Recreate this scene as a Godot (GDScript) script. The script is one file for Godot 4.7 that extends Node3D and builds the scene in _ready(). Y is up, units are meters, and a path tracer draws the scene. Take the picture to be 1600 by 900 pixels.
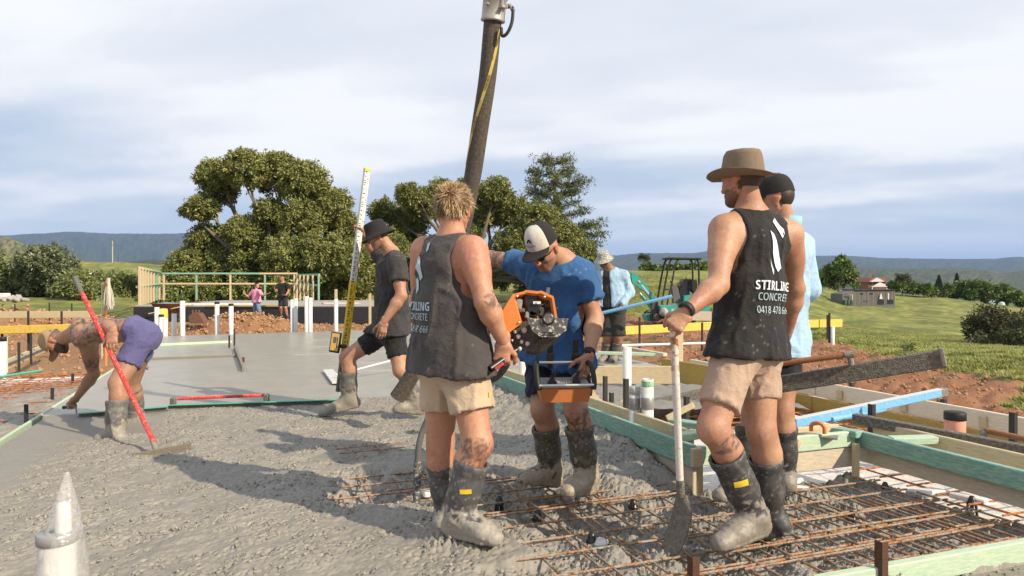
extends Node3D
# ---------- frame: the camera stands at (0, HC, 0) looking along -Z; the slab grid is turned about 20 degrees ----------
const FP := 1080.0      # focal length in photograph pixels
const HC := 1.22        # eye height over the slab
const HY := 443.0       # horizon row
const GA := Vector3(0.938, 0, -0.347)    # slab direction to the right
const GB := Vector3(-0.347, 0, -0.938)   # slab direction away
var M := {}
var used_names := {}
var rng := RandomNumberGenerator.new()
var n_lo := FastNoiseLite.new()
var n_mid := FastNoiseLite.new()
var n_hi := FastNoiseLite.new()

func at(px: float, py: float, d: float) -> Vector3:
	return Vector3((px - 800.0) * d / FP, HC - (py - HY) * d / FP, -d)
func gp(px: float, py: float, y: float = 0.0) -> Vector3:
	return at(px, py, (HC - y) * FP / (py - HY))
func c3(r: float, g: float, b: float) -> Color:
	return Color(r, g, b).linear_to_srgb()
func numbered(n: String) -> String:
	if not used_names.has(n):
		used_names[n] = 0
		return n
	used_names[n] += 1
	return "%s_%03d" % [n, used_names[n]]
func tag(o: Node3D, label: String, category: String, group := "", kind := "") -> Node3D:
	if label != "": o.set_meta("label", label)
	if category != "": o.set_meta("category", category)
	if group != "": o.set_meta("group", group)
	if kind != "": o.set_meta("kind", kind)
	return o
func thing(called: String, label: String, category: String, where := Vector3.ZERO, group := "") -> Node3D:
	var o := Node3D.new()
	o.name = numbered(called)
	add_child(o)
	o.position = where
	tag(o, label, category, group)
	return o
func part(called: String, mesh: Mesh, m: Material, parent: Node3D, where := Vector3.ZERO, b := Basis.IDENTITY) -> MeshInstance3D:
	var o := MeshInstance3D.new()
	o.mesh = mesh
	o.material_override = m
	o.name = numbered(called) if parent == self else called
	o.transform = Transform3D(b, where)
	o.cast_shadow = GeometryInstance3D.SHADOW_CASTING_SETTING_ON
	parent.add_child(o, true)
	return o
func struct(called: String, mesh: Mesh, m: Material, parent: Node3D = self) -> MeshInstance3D:
	var o := part(called, mesh, m, parent)
	if parent == self: o.set_meta("kind", "structure")
	return o

# ---------- materials ----------
func ntex(freq: float, cols: Array, seed_: int, type := FastNoiseLite.TYPE_SIMPLEX_SMOOTH, oct := 4, offs: Array = [], size := 512) -> NoiseTexture2D:
	var n := FastNoiseLite.new()
	n.noise_type = type
	n.seed = seed_
	n.frequency = freq
	n.fractal_octaves = oct
	n.fractal_gain = 0.55
	var t := NoiseTexture2D.new()
	t.width = size; t.height = size
	t.seamless = true
	t.noise = n
	var g := Gradient.new()
	var o: PackedFloat32Array = []
	var cc: PackedColorArray = []
	for i in cols.size():
		o.append(offs[i] if offs.size() > i else float(i) / maxf(1.0, cols.size() - 1))
		cc.append(cols[i])
	g.offsets = o
	g.colors = cc
	t.color_ramp = g
	return t
func nnorm(freq: float, seed_: int, strength := 6.0, type := FastNoiseLite.TYPE_SIMPLEX_SMOOTH, oct := 4, size := 512, ridged := false) -> NoiseTexture2D:
	var n := FastNoiseLite.new()
	n.noise_type = type
	n.seed = seed_
	n.frequency = freq
	n.fractal_octaves = oct
	if ridged: n.fractal_type = FastNoiseLite.FRACTAL_RIDGED
	var t := NoiseTexture2D.new()
	t.width = size; t.height = size
	t.seamless = true
	t.noise = n
	t.as_normal_map = true
	t.bump_strength = strength
	return t
func mat(col: Color, rough := 0.7, metal := 0.0) -> StandardMaterial3D:
	var m := StandardMaterial3D.new()
	m.albedo_color = col
	m.roughness = rough
	m.metallic = metal
	return m
# textured: colour ramp on a world-size tile (metres), optional normal map
func tmat(tex: Texture2D, tile: float, rough := 0.7, norm: Texture2D = null, nscale := 1.0, world := false) -> StandardMaterial3D:
	var m := StandardMaterial3D.new()
	m.albedo_texture = tex
	m.uv1_triplanar = true
	m.uv1_world_triplanar = world
	m.uv1_scale = Vector3.ONE / tile
	m.roughness = rough
	if norm:
		m.normal_enabled = true
		m.normal_texture = norm
		m.normal_scale = nscale
	return m
func vmat(rough := 0.7, norm: Texture2D = null, tile := 0.3, nscale := 1.0, tex: Texture2D = null) -> StandardMaterial3D:
	var m := StandardMaterial3D.new()
	m.vertex_color_use_as_albedo = true
	m.roughness = rough
	if norm or tex:
		m.uv1_triplanar = true
		m.uv1_scale = Vector3.ONE / tile
	if norm:
		m.normal_enabled = true
		m.normal_texture = norm
		m.normal_scale = nscale
	if tex: m.albedo_texture = tex
	return m

# ---------- plain mesh builders ----------
func st_new() -> SurfaceTool:
	var st := SurfaceTool.new()
	st.begin(Mesh.PRIMITIVE_TRIANGLES)
	return st
func st_quad(st: SurfaceTool, a: Vector3, b: Vector3, c: Vector3, d: Vector3) -> void:
	for p in [a, b, c, a, c, d]: st.add_vertex(p)
func st_done(st: SurfaceTool) -> ArrayMesh:
	st.generate_normals()
	return st.commit()
# chamfered box between corner sizes, centred
func st_box(st: SurfaceTool, s: Vector3, ch := 0.004, x := Transform3D.IDENTITY) -> void:
	st.set_smooth_group(-1)
	var h := s * 0.5
	ch = minf(ch, minf(h.x, minf(h.y, h.z)) * 0.45)
	for ax in 3:
		for sg in [-1.0, 1.0]:
			var u := (ax + 1) % 3
			var v := (ax + 2) % 3
			var q: Array = []
			for k in [[-1, -1], [1, -1], [1, 1], [-1, 1]]:
				var p := Vector3.ZERO
				p[ax] = sg * h[ax]; p[u] = k[0] * (h[u] - ch); p[v] = k[1] * (h[v] - ch)
				q.append(x * p)
			if sg > 0: st_quad(st, q[3], q[2], q[1], q[0])
			else: st_quad(st, q[0], q[1], q[2], q[3])
	for ax in 3:       # edges along ax
		var u := (ax + 1) % 3
		var v := (ax + 2) % 3
		for k in [[-1, -1], [1, -1], [1, 1], [-1, 1]]:
			var p0 := Vector3.ZERO
			var p1 := Vector3.ZERO
			p0[u] = k[0] * h[u]; p0[v] = k[1] * (h[v] - ch)
			p1[u] = k[0] * (h[u] - ch); p1[v] = k[1] * h[v]
			var a0 := p0; a0[ax] = -(h[ax] - ch)
			var a1 := p0; a1[ax] = h[ax] - ch
			var b0 := p1; b0[ax] = -(h[ax] - ch)
			var b1 := p1; b1[ax] = h[ax] - ch
			if k[0] * k[1] > 0: st_quad(st, x * b0, x * b1, x * a1, x * a0)
			else: st_quad(st, x * a0, x * a1, x * b1, x * b0)
	for sx in [-1.0, 1.0]:
		for sy in [-1.0, 1.0]:
			for sz in [-1.0, 1.0]:
				var a := Vector3(sx * h.x, sy * (h.y - ch), sz * (h.z - ch))
				var b := Vector3(sx * (h.x - ch), sy * h.y, sz * (h.z - ch))
				var c := Vector3(sx * (h.x - ch), sy * (h.y - ch), sz * h.z)
				if sx * sy * sz > 0:
					for p in [a, c, b]: st.add_vertex(x * p)
				else:
					for p in [a, b, c]: st.add_vertex(x * p)
func box(s: Vector3, ch := 0.004) -> ArrayMesh:
	var st := st_new()
	st_box(st, s, ch)
	return st_done(st)
func look_basis(dir: Vector3, up := Vector3.UP) -> Basis:      # x along dir, y near up
	var xx := dir.normalized()
	var zz := xx.cross(up)
	if zz.length() < 0.01: zz = xx.cross(Vector3.RIGHT)
	zz = zz.normalized()
	return Basis(xx, zz.cross(xx).normalized(), zz)
# a board from a to b (top edge centre line), h tall, t thick, as one part
func board(called: String, a: Vector3, b: Vector3, h: float, t: float, m: Material, parent: Node3D, up := Vector3.UP) -> MeshInstance3D:
	var bb := look_basis(b - a, up)
	return part(called, box(Vector3(a.distance_to(b), h, t), minf(0.005, t * 0.2)), m, parent, (a + b) * 0.5 - bb.y * h * 0.5, bb)
# a tube through points with radii
func st_tube(st: SurfaceTool, pts: Array, rad: Array, sides := 10, caps := true) -> void:
	st.set_smooth_group(0)
	var rings: Array = []
	var pu := Vector3.ZERO
	for i in pts.size():
		var d: Vector3 = (pts[mini(i + 1, pts.size() - 1)] - pts[maxi(i - 1, 0)]).normalized()
		var u := pu - d * pu.dot(d) if i > 0 else d.cross(Vector3(0.31, 0.77, 0.55))
		u = u.normalized()
		pu = u
		var v := d.cross(u)
		var r: float = rad[mini(i, rad.size() - 1)]
		var ring: Array = []
		for k in sides:
			var a := TAU * k / sides
			ring.append(pts[i] + (u * cos(a) + v * sin(a)) * r)
		rings.append(ring)
	for i in rings.size() - 1:
		for k in sides:
			var k2 := (k + 1) % sides
			st_quad(st, rings[i][k], rings[i + 1][k], rings[i + 1][k2], rings[i][k2])
	if caps:
		st.set_smooth_group(-1)
		for e in [0, rings.size() - 1]:
			var c: Vector3 = pts[e]
			for k in sides:
				var k2 := (k + 1) % sides
				if e == 0:
					for p in [c, rings[e][k], rings[e][k2]]: st.add_vertex(p)
				else:
					for p in [c, rings[e][k2], rings[e][k]]: st.add_vertex(p)
func tube(pts: Array, rad: Array, sides := 10, caps := true) -> ArrayMesh:
	var st := st_new()
	st_tube(st, pts, rad, sides, caps)
	return st_done(st)
# profile [[r, y] ...] turned about y
func st_lathe(st: SurfaceTool, prof: Array, sides := 24, x := Transform3D.IDENTITY, sc := Vector3.ONE) -> void:
	st.set_smooth_group(0)
	for i in prof.size() - 1:
		for k in sides:
			var a := TAU * k / sides
			var b := TAU * (k + 1) / sides
			var p: Array = []
			for q in [[i, a], [i, b], [i + 1, b], [i + 1, a]]:
				p.append(x * (Vector3(cos(q[1]) * prof[q[0]][0], prof[q[0]][1], sin(q[1]) * prof[q[0]][0]) * sc))
			st_quad(st, p[0], p[1], p[2], p[3])
func lathe(prof: Array, sides := 24, sc := Vector3.ONE) -> ArrayMesh:
	var st := st_new()
	st_lathe(st, prof, sides, Transform3D.IDENTITY, sc)
	return st_done(st)
func crom(pts: Array, n: int) -> Array:       # smooth curve through points
	var out: Array = []
	for i in pts.size() - 1:
		var p0: Vector3 = pts[maxi(i - 1, 0)]
		var p3: Vector3 = pts[mini(i + 2, pts.size() - 1)]
		for k in n:
			out.append(pts[i].cubic_interpolate(pts[i + 1], p0, p3, float(k) / n))
	out.append(pts[-1])
	return out
func amesh(v: PackedVector3Array, idx: PackedInt32Array, col := PackedColorArray(), nor := PackedVector3Array()) -> ArrayMesh:
	if nor.is_empty():
		nor.resize(v.size())
		for i in range(0, idx.size(), 3):
			var a := idx[i]; var b := idx[i + 1]; var c := idx[i + 2]
			var n := (v[c] - v[a]).cross(v[b] - v[a])
			nor[a] += n; nor[b] += n; nor[c] += n
		for i in nor.size(): nor[i] = nor[i].normalized()
	var arr := []
	arr.resize(Mesh.ARRAY_MAX)
	arr[Mesh.ARRAY_VERTEX] = v
	arr[Mesh.ARRAY_NORMAL] = nor
	if not col.is_empty(): arr[Mesh.ARRAY_COLOR] = col
	arr[Mesh.ARRAY_INDEX] = idx
	var me := ArrayMesh.new()
	me.add_surface_from_arrays(Mesh.PRIMITIVE_TRIANGLES, arr)
	return me

# ---------- bodies and clothes: smooth-joined tapered shapes, meshed as surface nets ----------
# shape: [a, b, ra(Vector2 side/front), rb, side axis, blend, op]   op 0 adds, 1 cuts away
func sh(a: Vector3, b: Vector3, ra, rb, lat := Vector3.RIGHT, k := 0.03, op := 0) -> Array:
	var va: Vector2 = ra if ra is Vector2 else Vector2(ra, ra)
	var vb: Vector2 = rb if rb is Vector2 else Vector2(rb, rb)
	return [a, b, va, vb, lat, k, op]
# planes: [point, normal]  keeps the side the normal points away from
func sdf(shapes: Array, cell: float, planes: Array = []) -> Dictionary:
	var lo := Vector3(1e9, 1e9, 1e9)
	var hi := -lo
	for s in shapes:
		if s[6] == 1: continue
		var r: float = maxf(maxf(s[2].x, s[2].y), maxf(s[3].x, s[3].y)) + cell * 3.0
		var rv := Vector3(r, r, r)
		lo = lo.min(s[0].min(s[1]) - rv)
		hi = hi.max(s[0].max(s[1]) + rv)
	var nx := int(ceil((hi.x - lo.x) / cell)) + 1
	var ny := int(ceil((hi.y - lo.y) / cell)) + 1
	var nz := int(ceil((hi.z - lo.z) / cell)) + 1
	var f := PackedFloat32Array()
	f.resize(nx * ny * nz)
	f.fill(1.0)
	for s in shapes:
		var a: Vector3 = s[0]
		var ab: Vector3 = s[1] - s[0]
		var ra: Vector2 = s[2]
		var rb: Vector2 = s[3]
		var k: float = s[5]
		var op: int = s[6]
		var rr := maxf(maxf(ra.x, ra.y), maxf(rb.x, rb.y)) + maxf(k, cell * 2.0)
		var rv := Vector3(rr, rr, rr)
		var l = (s[0].min(s[1]) - rv - lo) / cell
		var h = (s[0].max(s[1]) + rv - lo) / cell
		var x0 := maxi(0, int(l.x)); var x1 := mini(nx - 1, int(h.x) + 1)
		var y0 := maxi(0, int(l.y)); var y1 := mini(ny - 1, int(h.y) + 1)
		var z0 := maxi(0, int(l.z)); var z1 := mini(nz - 1, int(h.z) + 1)
		var len2 := ab.length_squared()
		var inv := 1.0 / len2 if len2 > 1e-9 else 0.0
		var isround: bool = absf(ra.x - ra.y) < 1e-5 and absf(rb.x - rb.y) < 1e-5
		var ax := ab.normalized() if len2 > 1e-9 else Vector3.UP
		var lat: Vector3 = s[4]
		lat = (lat - ax * lat.dot(ax)).normalized()
		var fw := lat.cross(ax)
		var r0 := ra.x
		var dr := rb.x - ra.x
		var q0 := ra.y
		var dq := rb.y - ra.y
		var mr := minf(minf(ra.x, ra.y), minf(rb.x, rb.y))
		for z in range(z0, z1 + 1):
			for y in range(y0, y1 + 1):
				var i := (z * ny + y) * nx + x0
				var pa := lo + Vector3(x0, y, z) * cell - a
				for x in range(x0, x1 + 1):
					var t := clampf(pa.dot(ab) * inv, 0.0, 1.0)
					var o := pa - ab * t
					var d: float
					if isround:
						d = o.length() - r0 - dr * t
					else:
						var rx := r0 + dr * t
						var rz := q0 + dq * t
						var m := minf(rx, rz)
						d = (Vector3(o.dot(lat) / rx, o.dot(ax) / m, o.dot(fw) / rz).length() - 1.0) * m
					var g := f[i]
					if op == 0:
						var hh := k - absf(g - d)
						g = minf(g, d)
						if hh > 0.0: g -= hh * hh / k * 0.25
					else:
						d = -d
						var hh := k - absf(g - d)
						g = maxf(g, d)
						if hh > 0.0: g += hh * hh / k * 0.25
					f[i] = g
					i += 1
					pa.x += cell
	for pl in planes:
		var n: Vector3 = pl[1].normalized()
		var c: Vector3 = pl[0]
		var rad: float = pl[2] if pl.size() > 2 else 1e9
		for z in nz:
			for y in ny:
				var i := (z * ny + y) * nx
				var p := lo + Vector3(0, y, z) * cell - c
				for x in nx:
					if f[i] < cell * 3.0:
						var d := n.dot(p)
						if d > f[i] and d < 0.3 and (p - n * d).length_squared() < rad * rad: f[i] = d
					i += 1
					p.x += cell
	return {"f": f, "lo": lo, "n": Vector3i(nx, ny, nz), "c": cell}
func sdf_at(g: Dictionary, p: Vector3) -> float:
	var q: Vector3 = (p - g.lo) / g.c
	var n: Vector3i = g.n
	if q.x < 0 or q.y < 0 or q.z < 0 or q.x >= n.x - 1 or q.y >= n.y - 1 or q.z >= n.z - 1: return 1.0
	var x := int(q.x); var y := int(q.y); var z := int(q.z)
	var fx := q.x - x; var fy := q.y - y; var fz := q.z - z
	var f: PackedFloat32Array = g.f
	var i := (z * n.y + y) * n.x + x
	var j := i + n.x * n.y
	return lerpf(lerpf(lerpf(f[i], f[i + 1], fx), lerpf(f[i + n.x], f[i + n.x + 1], fx), fy), lerpf(lerpf(f[j], f[j + 1], fx), lerpf(f[j + n.x], f[j + n.x + 1], fx), fy), fz)
# surface nets, appended to buf {v, i, c}; colour(p, n) -> Color; push(p, n) -> metres along the normal
func nets(g: Dictionary, buf: Dictionary, colour: Callable, push = null) -> void:
	var f: PackedFloat32Array = g.f
	var n: Vector3i = g.n
	var cell: float = g.c
	var lo: Vector3 = g.lo
	var nx := n.x; var ny := n.y; var nz := n.z
	var sxy := nx * ny
	var vid := PackedInt32Array()
	vid.resize(f.size())
	vid.fill(-1)
	var v := PackedVector3Array()
	var nor := PackedVector3Array()
	var cells := PackedInt32Array()
	var lim := cell * 1.9
	for i in f.size():
		var q := f[i]
		if q > lim or q < -lim: continue
		var x := i % nx
		var y := (i / nx) % ny
		var z := i / sxy
		if x >= nx - 1 or y >= ny - 1 or z >= nz - 1: continue
		var a0 := q; var a1 := f[i + 1]; var a2 := f[i + nx]; var a3 := f[i + nx + 1]
		var b0 := f[i + sxy]; var b1 := f[i + sxy + 1]; var b2 := f[i + sxy + nx]; var b3 := f[i + sxy + nx + 1]
		var neg := int(a0 < 0.0) + int(a1 < 0.0) + int(a2 < 0.0) + int(a3 < 0.0) + int(b0 < 0.0) + int(b1 < 0.0) + int(b2 < 0.0) + int(b3 < 0.0)
		if neg == 0 or neg == 8: continue
		var s := Vector3.ZERO
		var c := 0
		if (a0 < 0.0) != (a1 < 0.0): s += Vector3(a0 / (a0 - a1), 0, 0); c += 1
		if (a2 < 0.0) != (a3 < 0.0): s += Vector3(a2 / (a2 - a3), 1, 0); c += 1
		if (b0 < 0.0) != (b1 < 0.0): s += Vector3(b0 / (b0 - b1), 0, 1); c += 1
		if (b2 < 0.0) != (b3 < 0.0): s += Vector3(b2 / (b2 - b3), 1, 1); c += 1
		if (a0 < 0.0) != (a2 < 0.0): s += Vector3(0, a0 / (a0 - a2), 0); c += 1
		if (a1 < 0.0) != (a3 < 0.0): s += Vector3(1, a1 / (a1 - a3), 0); c += 1
		if (b0 < 0.0) != (b2 < 0.0): s += Vector3(0, b0 / (b0 - b2), 1); c += 1
		if (b1 < 0.0) != (b3 < 0.0): s += Vector3(1, b1 / (b1 - b3), 1); c += 1
		if (a0 < 0.0) != (b0 < 0.0): s += Vector3(0, 0, a0 / (a0 - b0)); c += 1
		if (a1 < 0.0) != (b1 < 0.0): s += Vector3(1, 0, a1 / (a1 - b1)); c += 1
		if (a2 < 0.0) != (b2 < 0.0): s += Vector3(0, 1, a2 / (a2 - b2)); c += 1
		if (a3 < 0.0) != (b3 < 0.0): s += Vector3(1, 1, a3 / (a3 - b3)); c += 1
		vid[i] = v.size()
		cells.append(i)
		v.append(lo + (Vector3(x, y, z) + s / c) * cell)
		nor.append(Vector3(a1 + a3 + b1 + b3 - a0 - a2 - b0 - b2, a2 + a3 + b2 + b3 - a0 - a1 - b0 - b1, b0 + b1 + b2 + b3 - a0 - a1 - a2 - a3).normalized())
	var base: int = buf.v.size()
	var idx: PackedInt32Array = buf.i
	var d := [1, nx, sxy]
	for i in cells:
		var q := f[i] < 0.0
		for ax in 3:
			var e: int = i + d[ax]
			if (f[e] < 0.0) == q: continue
			var du: int = d[(ax + 1) % 3]
			var dv: int = d[(ax + 2) % 3]
			var p0 := vid[i]
			var p1 := vid[i - du] if i >= du else -1
			var p2 := vid[i - du - dv] if i >= du + dv else -1
			var p3 := vid[i - dv] if i >= dv else -1
			if p1 < 0 or p2 < 0 or p3 < 0: continue
			if q: idx.append_array([base + p0, base + p3, base + p2, base + p0, base + p2, base + p1])
			else: idx.append_array([base + p0, base + p1, base + p2, base + p0, base + p2, base + p3])
	buf.i = idx
	var vv: PackedVector3Array = buf.v
	var cc: PackedColorArray = buf.c
	for i in v.size():
		var p := v[i]
		cc.append(colour.call(p, nor[i]))
		if push != null: p += nor[i] * push.call(p, nor[i])
		vv.append(p)
	buf.v = vv
	buf.c = cc
func buf_new() -> Dictionary:
	return {"v": PackedVector3Array(), "i": PackedInt32Array(), "c": PackedColorArray()}
func buf_mesh(b: Dictionary) -> ArrayMesh:
	return amesh(b.v, b.i, b.c)
# flat print laid on a meshed body: triangles in (u, v) metres, thrown along dir onto the surface
func print_on(g: Dictionary, tris: Array, org: Vector3, u: Vector3, v: Vector3, dir: Vector3, push = null, lift := 0.005) -> ArrayMesh:
	var st := st_new()
	var work: Array = []
	for i in range(0, tris.size(), 3): work.append([tris[i], tris[i + 1], tris[i + 2]])
	var fine: Array = []
	while not work.is_empty():       # cut long triangles so that the print follows the cloth
		var t: Array = work.pop_back()
		var e := [t[0].distance_to(t[1]), t[1].distance_to(t[2]), t[2].distance_to(t[0])]
		var m := 0 if e[0] >= e[1] and e[0] >= e[2] else (1 if e[1] >= e[2] else 2)
		if e[m] > 0.03:
			var mid: Vector2 = (t[m] + t[(m + 1) % 3]) * 0.5
			work.append([t[m], mid, t[(m + 2) % 3]])
			work.append([mid, t[(m + 1) % 3], t[(m + 2) % 3]])
		else: fine.append(t)
	var memo := {}
	for t in fine:
		var w: Array = []
		for q in t:
			if not memo.has(q): memo[q] = throw(g, org + u * q.x + v * q.y, dir, push, lift)
			w.append(memo[q])
		if w[0] == null or w[1] == null or w[2] == null: continue
		if (w[2] - w[0]).cross(w[1] - w[0]).dot(dir) < 0.0:
			for p in w: st.add_vertex(p)
		else:
			for p in [w[0], w[2], w[1]]: st.add_vertex(p)
	return st_done(st)
func throw(g: Dictionary, p: Vector3, dir: Vector3, push, lift: float):
	var s: float = g.c * 0.7
	var t := 0.0
	var last := 1.0
	while t < 0.6:
		var d := sdf_at(g, p + dir * t)
		if d < 0.0:
			t -= s * (-d) / maxf(1e-6, last - d)
			var h := p + dir * t
			var e: float = g.c
			var n := Vector3(sdf_at(g, h + Vector3(e, 0, 0)) - sdf_at(g, h - Vector3(e, 0, 0)), sdf_at(g, h + Vector3(0, e, 0)) - sdf_at(g, h - Vector3(0, e, 0)), sdf_at(g, h + Vector3(0, 0, e)) - sdf_at(g, h - Vector3(0, 0, e))).normalized()
			var o := lift
			if push != null: o += push.call(h, n)
			return h + n * o
		last = d
		t += s
	return null
func text_tris(words: String, height: float, bold := true, stretch := 1.0) -> Array:
	var tm := TextMesh.new()
	tm.text = words
	var fo := SystemFont.new()
	fo.font_names = PackedStringArray(["Droid Sans"])
	if bold: fo.font_weight = 700
	tm.font = fo
	tm.font_size = 32
	tm.pixel_size = height / 23.0
	tm.depth = 0.0
	tm.curve_step = 2.0
	var out: Array = []
	if tm.get_surface_count() == 0: return out
	var arr := tm.surface_get_arrays(0)
	var vs: PackedVector3Array = arr[Mesh.ARRAY_VERTEX]
	var id = arr[Mesh.ARRAY_INDEX]
	if id == null or id.size() == 0:
		for p in vs: out.append(Vector2(p.x * stretch, p.y))
	else:
		for i in id: out.append(Vector2(vs[i].x * stretch, vs[i].y))
	return out
func poly_tris(p: Array) -> Array:
	var pv := PackedVector2Array(p)
	var out: Array = []
	for i in Geometry2D.triangulate_polygon(pv): out.append(pv[i])
	return out

func materials() -> void:
	var fine := nnorm(0.06, 3, 5.0)
	var weave := nnorm(0.22, 4, 4.0, FastNoiseLite.TYPE_SIMPLEX, 3)
	M.skin = vmat(0.55, nnorm(0.035, 15, 6.0, FastNoiseLite.TYPE_SIMPLEX_SMOOTH, 5), 0.2, 0.45)
	M.skin.subsurf_scatter_enabled = true
	M.skin.subsurf_scatter_strength = 0.08
	M.cloth = vmat(0.9, nnorm(0.011, 14, 9.0, FastNoiseLite.TYPE_SIMPLEX_SMOOTH, 4, 512, true), 0.55, 0.7)
	M.cloth.rim_enabled = true
	M.cloth.rim = 0.15
	M.rubber = vmat(0.55, fine, 0.14, 0.5)
	M.hair = vmat(0.5)
	M.felt = tmat(ntex(0.03, [c3(0.17, 0.125, 0.088), c3(0.23, 0.175, 0.125)], 5), 0.25, 0.95, weave, 0.4)
	M.leather = mat(c3(0.05, 0.03, 0.02), 0.6)
	M.cap_black = tmat(ntex(0.03, [c3(0.008, 0.008, 0.009), c3(0.022, 0.021, 0.02)], 6), 0.2, 0.9, weave, 0.5)
	M.cap_white = tmat(ntex(0.02, [c3(0.5, 0.46, 0.4), c3(0.62, 0.6, 0.56), c3(0.3, 0.26, 0.2)], 7, FastNoiseLite.TYPE_SIMPLEX_SMOOTH, 4, [0.0, 0.75, 1.0]), 0.2, 0.9, weave, 0.5)
	M.cap_tan = tmat(ntex(0.03, [c3(0.3, 0.2, 0.1), c3(0.4, 0.28, 0.16)], 8), 0.2, 0.9, weave, 0.5)
	M.camo = tmat(ntex(0.035, [c3(0.5, 0.5, 0.46), c3(0.5, 0.5, 0.46), c3(0.14, 0.15, 0.12), c3(0.14, 0.15, 0.12)], 9, FastNoiseLite.TYPE_SIMPLEX, 3, [0.0, 0.48, 0.5, 1.0]), 0.5, 0.9)
	M.blue_cloth = mat(c3(0.27, 0.5, 0.69), 0.9)
	M.print_white = mat(c3(0.66, 0.74, 0.78), 0.8)
	M.print_pale = mat(c3(0.4, 0.53, 0.57), 0.8)
	M.print_blue = mat(c3(0.05, 0.1, 0.4), 0.8)
	M.badge_green = mat(c3(0.03, 0.3, 0.06), 0.7)
	M.badge_yellow = mat(c3(0.7, 0.5, 0.03), 0.6)
	M.black_rubber = mat(c3(0.012, 0.012, 0.013), 0.6)
	M.gloss_black = mat(c3(0.008, 0.008, 0.009), 0.12)
	M.white_paint = tmat(ntex(0.02, [c3(0.55, 0.53, 0.5), c3(0.62, 0.6, 0.57), c3(0.4, 0.3, 0.22)], 75, FastNoiseLite.TYPE_SIMPLEX_SMOOTH, 4, [0.0, 0.7, 0.82]), 0.3, 0.6)
	M.steel = mat(c3(0.6, 0.6, 0.58), 0.35, 0.9)
	# ground and concrete
	var grit := nnorm(0.09, 31, 10.0, FastNoiseLite.TYPE_SIMPLEX, 5)
	M.earth = vmat(0.95, grit, 0.9, 0.8, ntex(0.06, [c3(0.62, 0.62, 0.62), c3(1, 1, 1)], 33, FastNoiseLite.TYPE_SIMPLEX, 5))
	M.earth.uv1_world_triplanar = true
	M.clod = vmat(0.95)
	M.forest = vmat(0.95)
	M.leaf = vmat(0.55)
	M.leaf.backlight_enabled = true
	M.leaf.backlight = Color(0.22, 0.25, 0.08)
	M.leaf.cull_mode = BaseMaterial3D.CULL_DISABLED
	M.bark = tmat(ntex(0.04, [c3(0.12, 0.1, 0.08), c3(0.26, 0.23, 0.19)], 35), 1.0, 0.95, grit, 0.8)
	M.wet = vmat(0.46, grit, 0.11, 0.8)
	M.slab = tmat(ntex(0.012, [c3(0.25, 0.24, 0.205), c3(0.32, 0.305, 0.26)], 37, FastNoiseLite.TYPE_SIMPLEX_SMOOTH, 5), 3.0, 0.34, nnorm(0.02, 38, 2.0), 0.12, true)
	M.slab_dry = tmat(ntex(0.02, [c3(0.3, 0.29, 0.27), c3(0.42, 0.4, 0.37)], 39), 1.2, 0.85, grit, 0.5)
	M.membrane = tmat(ntex(0.02, [c3(0.5, 0.47, 0.43), c3(0.75, 0.72, 0.68)], 40), 0.9, 0.6, nnorm(0.03, 41, 5.0), 0.6)
	M.membrane_black = tmat(ntex(0.02, [c3(0.012, 0.013, 0.016), c3(0.03, 0.031, 0.036)], 42), 1.5, 0.45, nnorm(0.02, 43, 4.0), 0.4)
	M.foam = tmat(ntex(0.05, [c3(0.58, 0.58, 0.58), c3(0.7, 0.7, 0.69)], 44), 0.3, 0.8)
	# steel and timber
	var rust_cols := [c3(0.05, 0.025, 0.015), c3(0.32, 0.12, 0.03), c3(0.36, 0.17, 0.06), c3(0.3, 0.27, 0.23), c3(0.32, 0.29, 0.25)]
	M.rebar = tmat(ntex(0.03, [c3(0.08, 0.04, 0.022), c3(0.36, 0.15, 0.045), c3(0.36, 0.17, 0.06), c3(0.3, 0.27, 0.23)], 45, FastNoiseLite.TYPE_SIMPLEX_SMOOTH, 4, [0.25, 0.38, 0.47, 0.55]), 1.1, 0.85, grit, 0.5, true)
	M.rebar_rust = tmat(ntex(0.03, [c3(0.08, 0.035, 0.018), c3(0.36, 0.11, 0.03), c3(0.5, 0.17, 0.05), c3(0.3, 0.27, 0.23)], 46, FastNoiseLite.TYPE_SIMPLEX_SMOOTH, 4, [0.2, 0.4, 0.62, 0.8]), 1.1, 0.85, grit, 0.5, true)
	M.rust_steel = tmat(ntex(0.04, [c3(0.05, 0.025, 0.018), c3(0.17, 0.075, 0.035)], 47), 0.2, 0.9, grit, 0.6)
	M.rust_sheet = tmat(ntex(0.03, [c3(0.08, 0.04, 0.025), c3(0.22, 0.11, 0.06)], 48), 0.6, 0.9)
	M.rusty_pipe = tmat(ntex(0.03, [c3(0.1, 0.08, 0.06), c3(0.33, 0.12, 0.045), c3(0.25, 0.2, 0.16)], 49), 0.25, 0.75)
	M.rusty_white = tmat(ntex(0.009, [c3(0.62, 0.6, 0.56), c3(0.66, 0.64, 0.6), c3(0.3, 0.1, 0.03), c3(0.16, 0.06, 0.025)], 50, FastNoiseLite.TYPE_SIMPLEX_SMOOTH, 5, [0.0, 0.5, 0.58, 0.9]), 0.3, 0.6)
	M.black_steel = tmat(ntex(0.04, [c3(0.012, 0.012, 0.013), c3(0.035, 0.032, 0.03)], 51), 0.3, 0.6)
	M.steel_dull = tmat(ntex(0.03, [c3(0.28, 0.27, 0.25), c3(0.5, 0.48, 0.45)], 52), 0.3, 0.5)
	M.steel_dull.metallic = 0.4
	M.alu = mat(c3(0.6, 0.6, 0.58), 0.45, 0.2)
	M.grey_timber = wood(c3(0.4, 0.34, 0.26), c3(0.56, 0.49, 0.39), 53)
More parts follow.
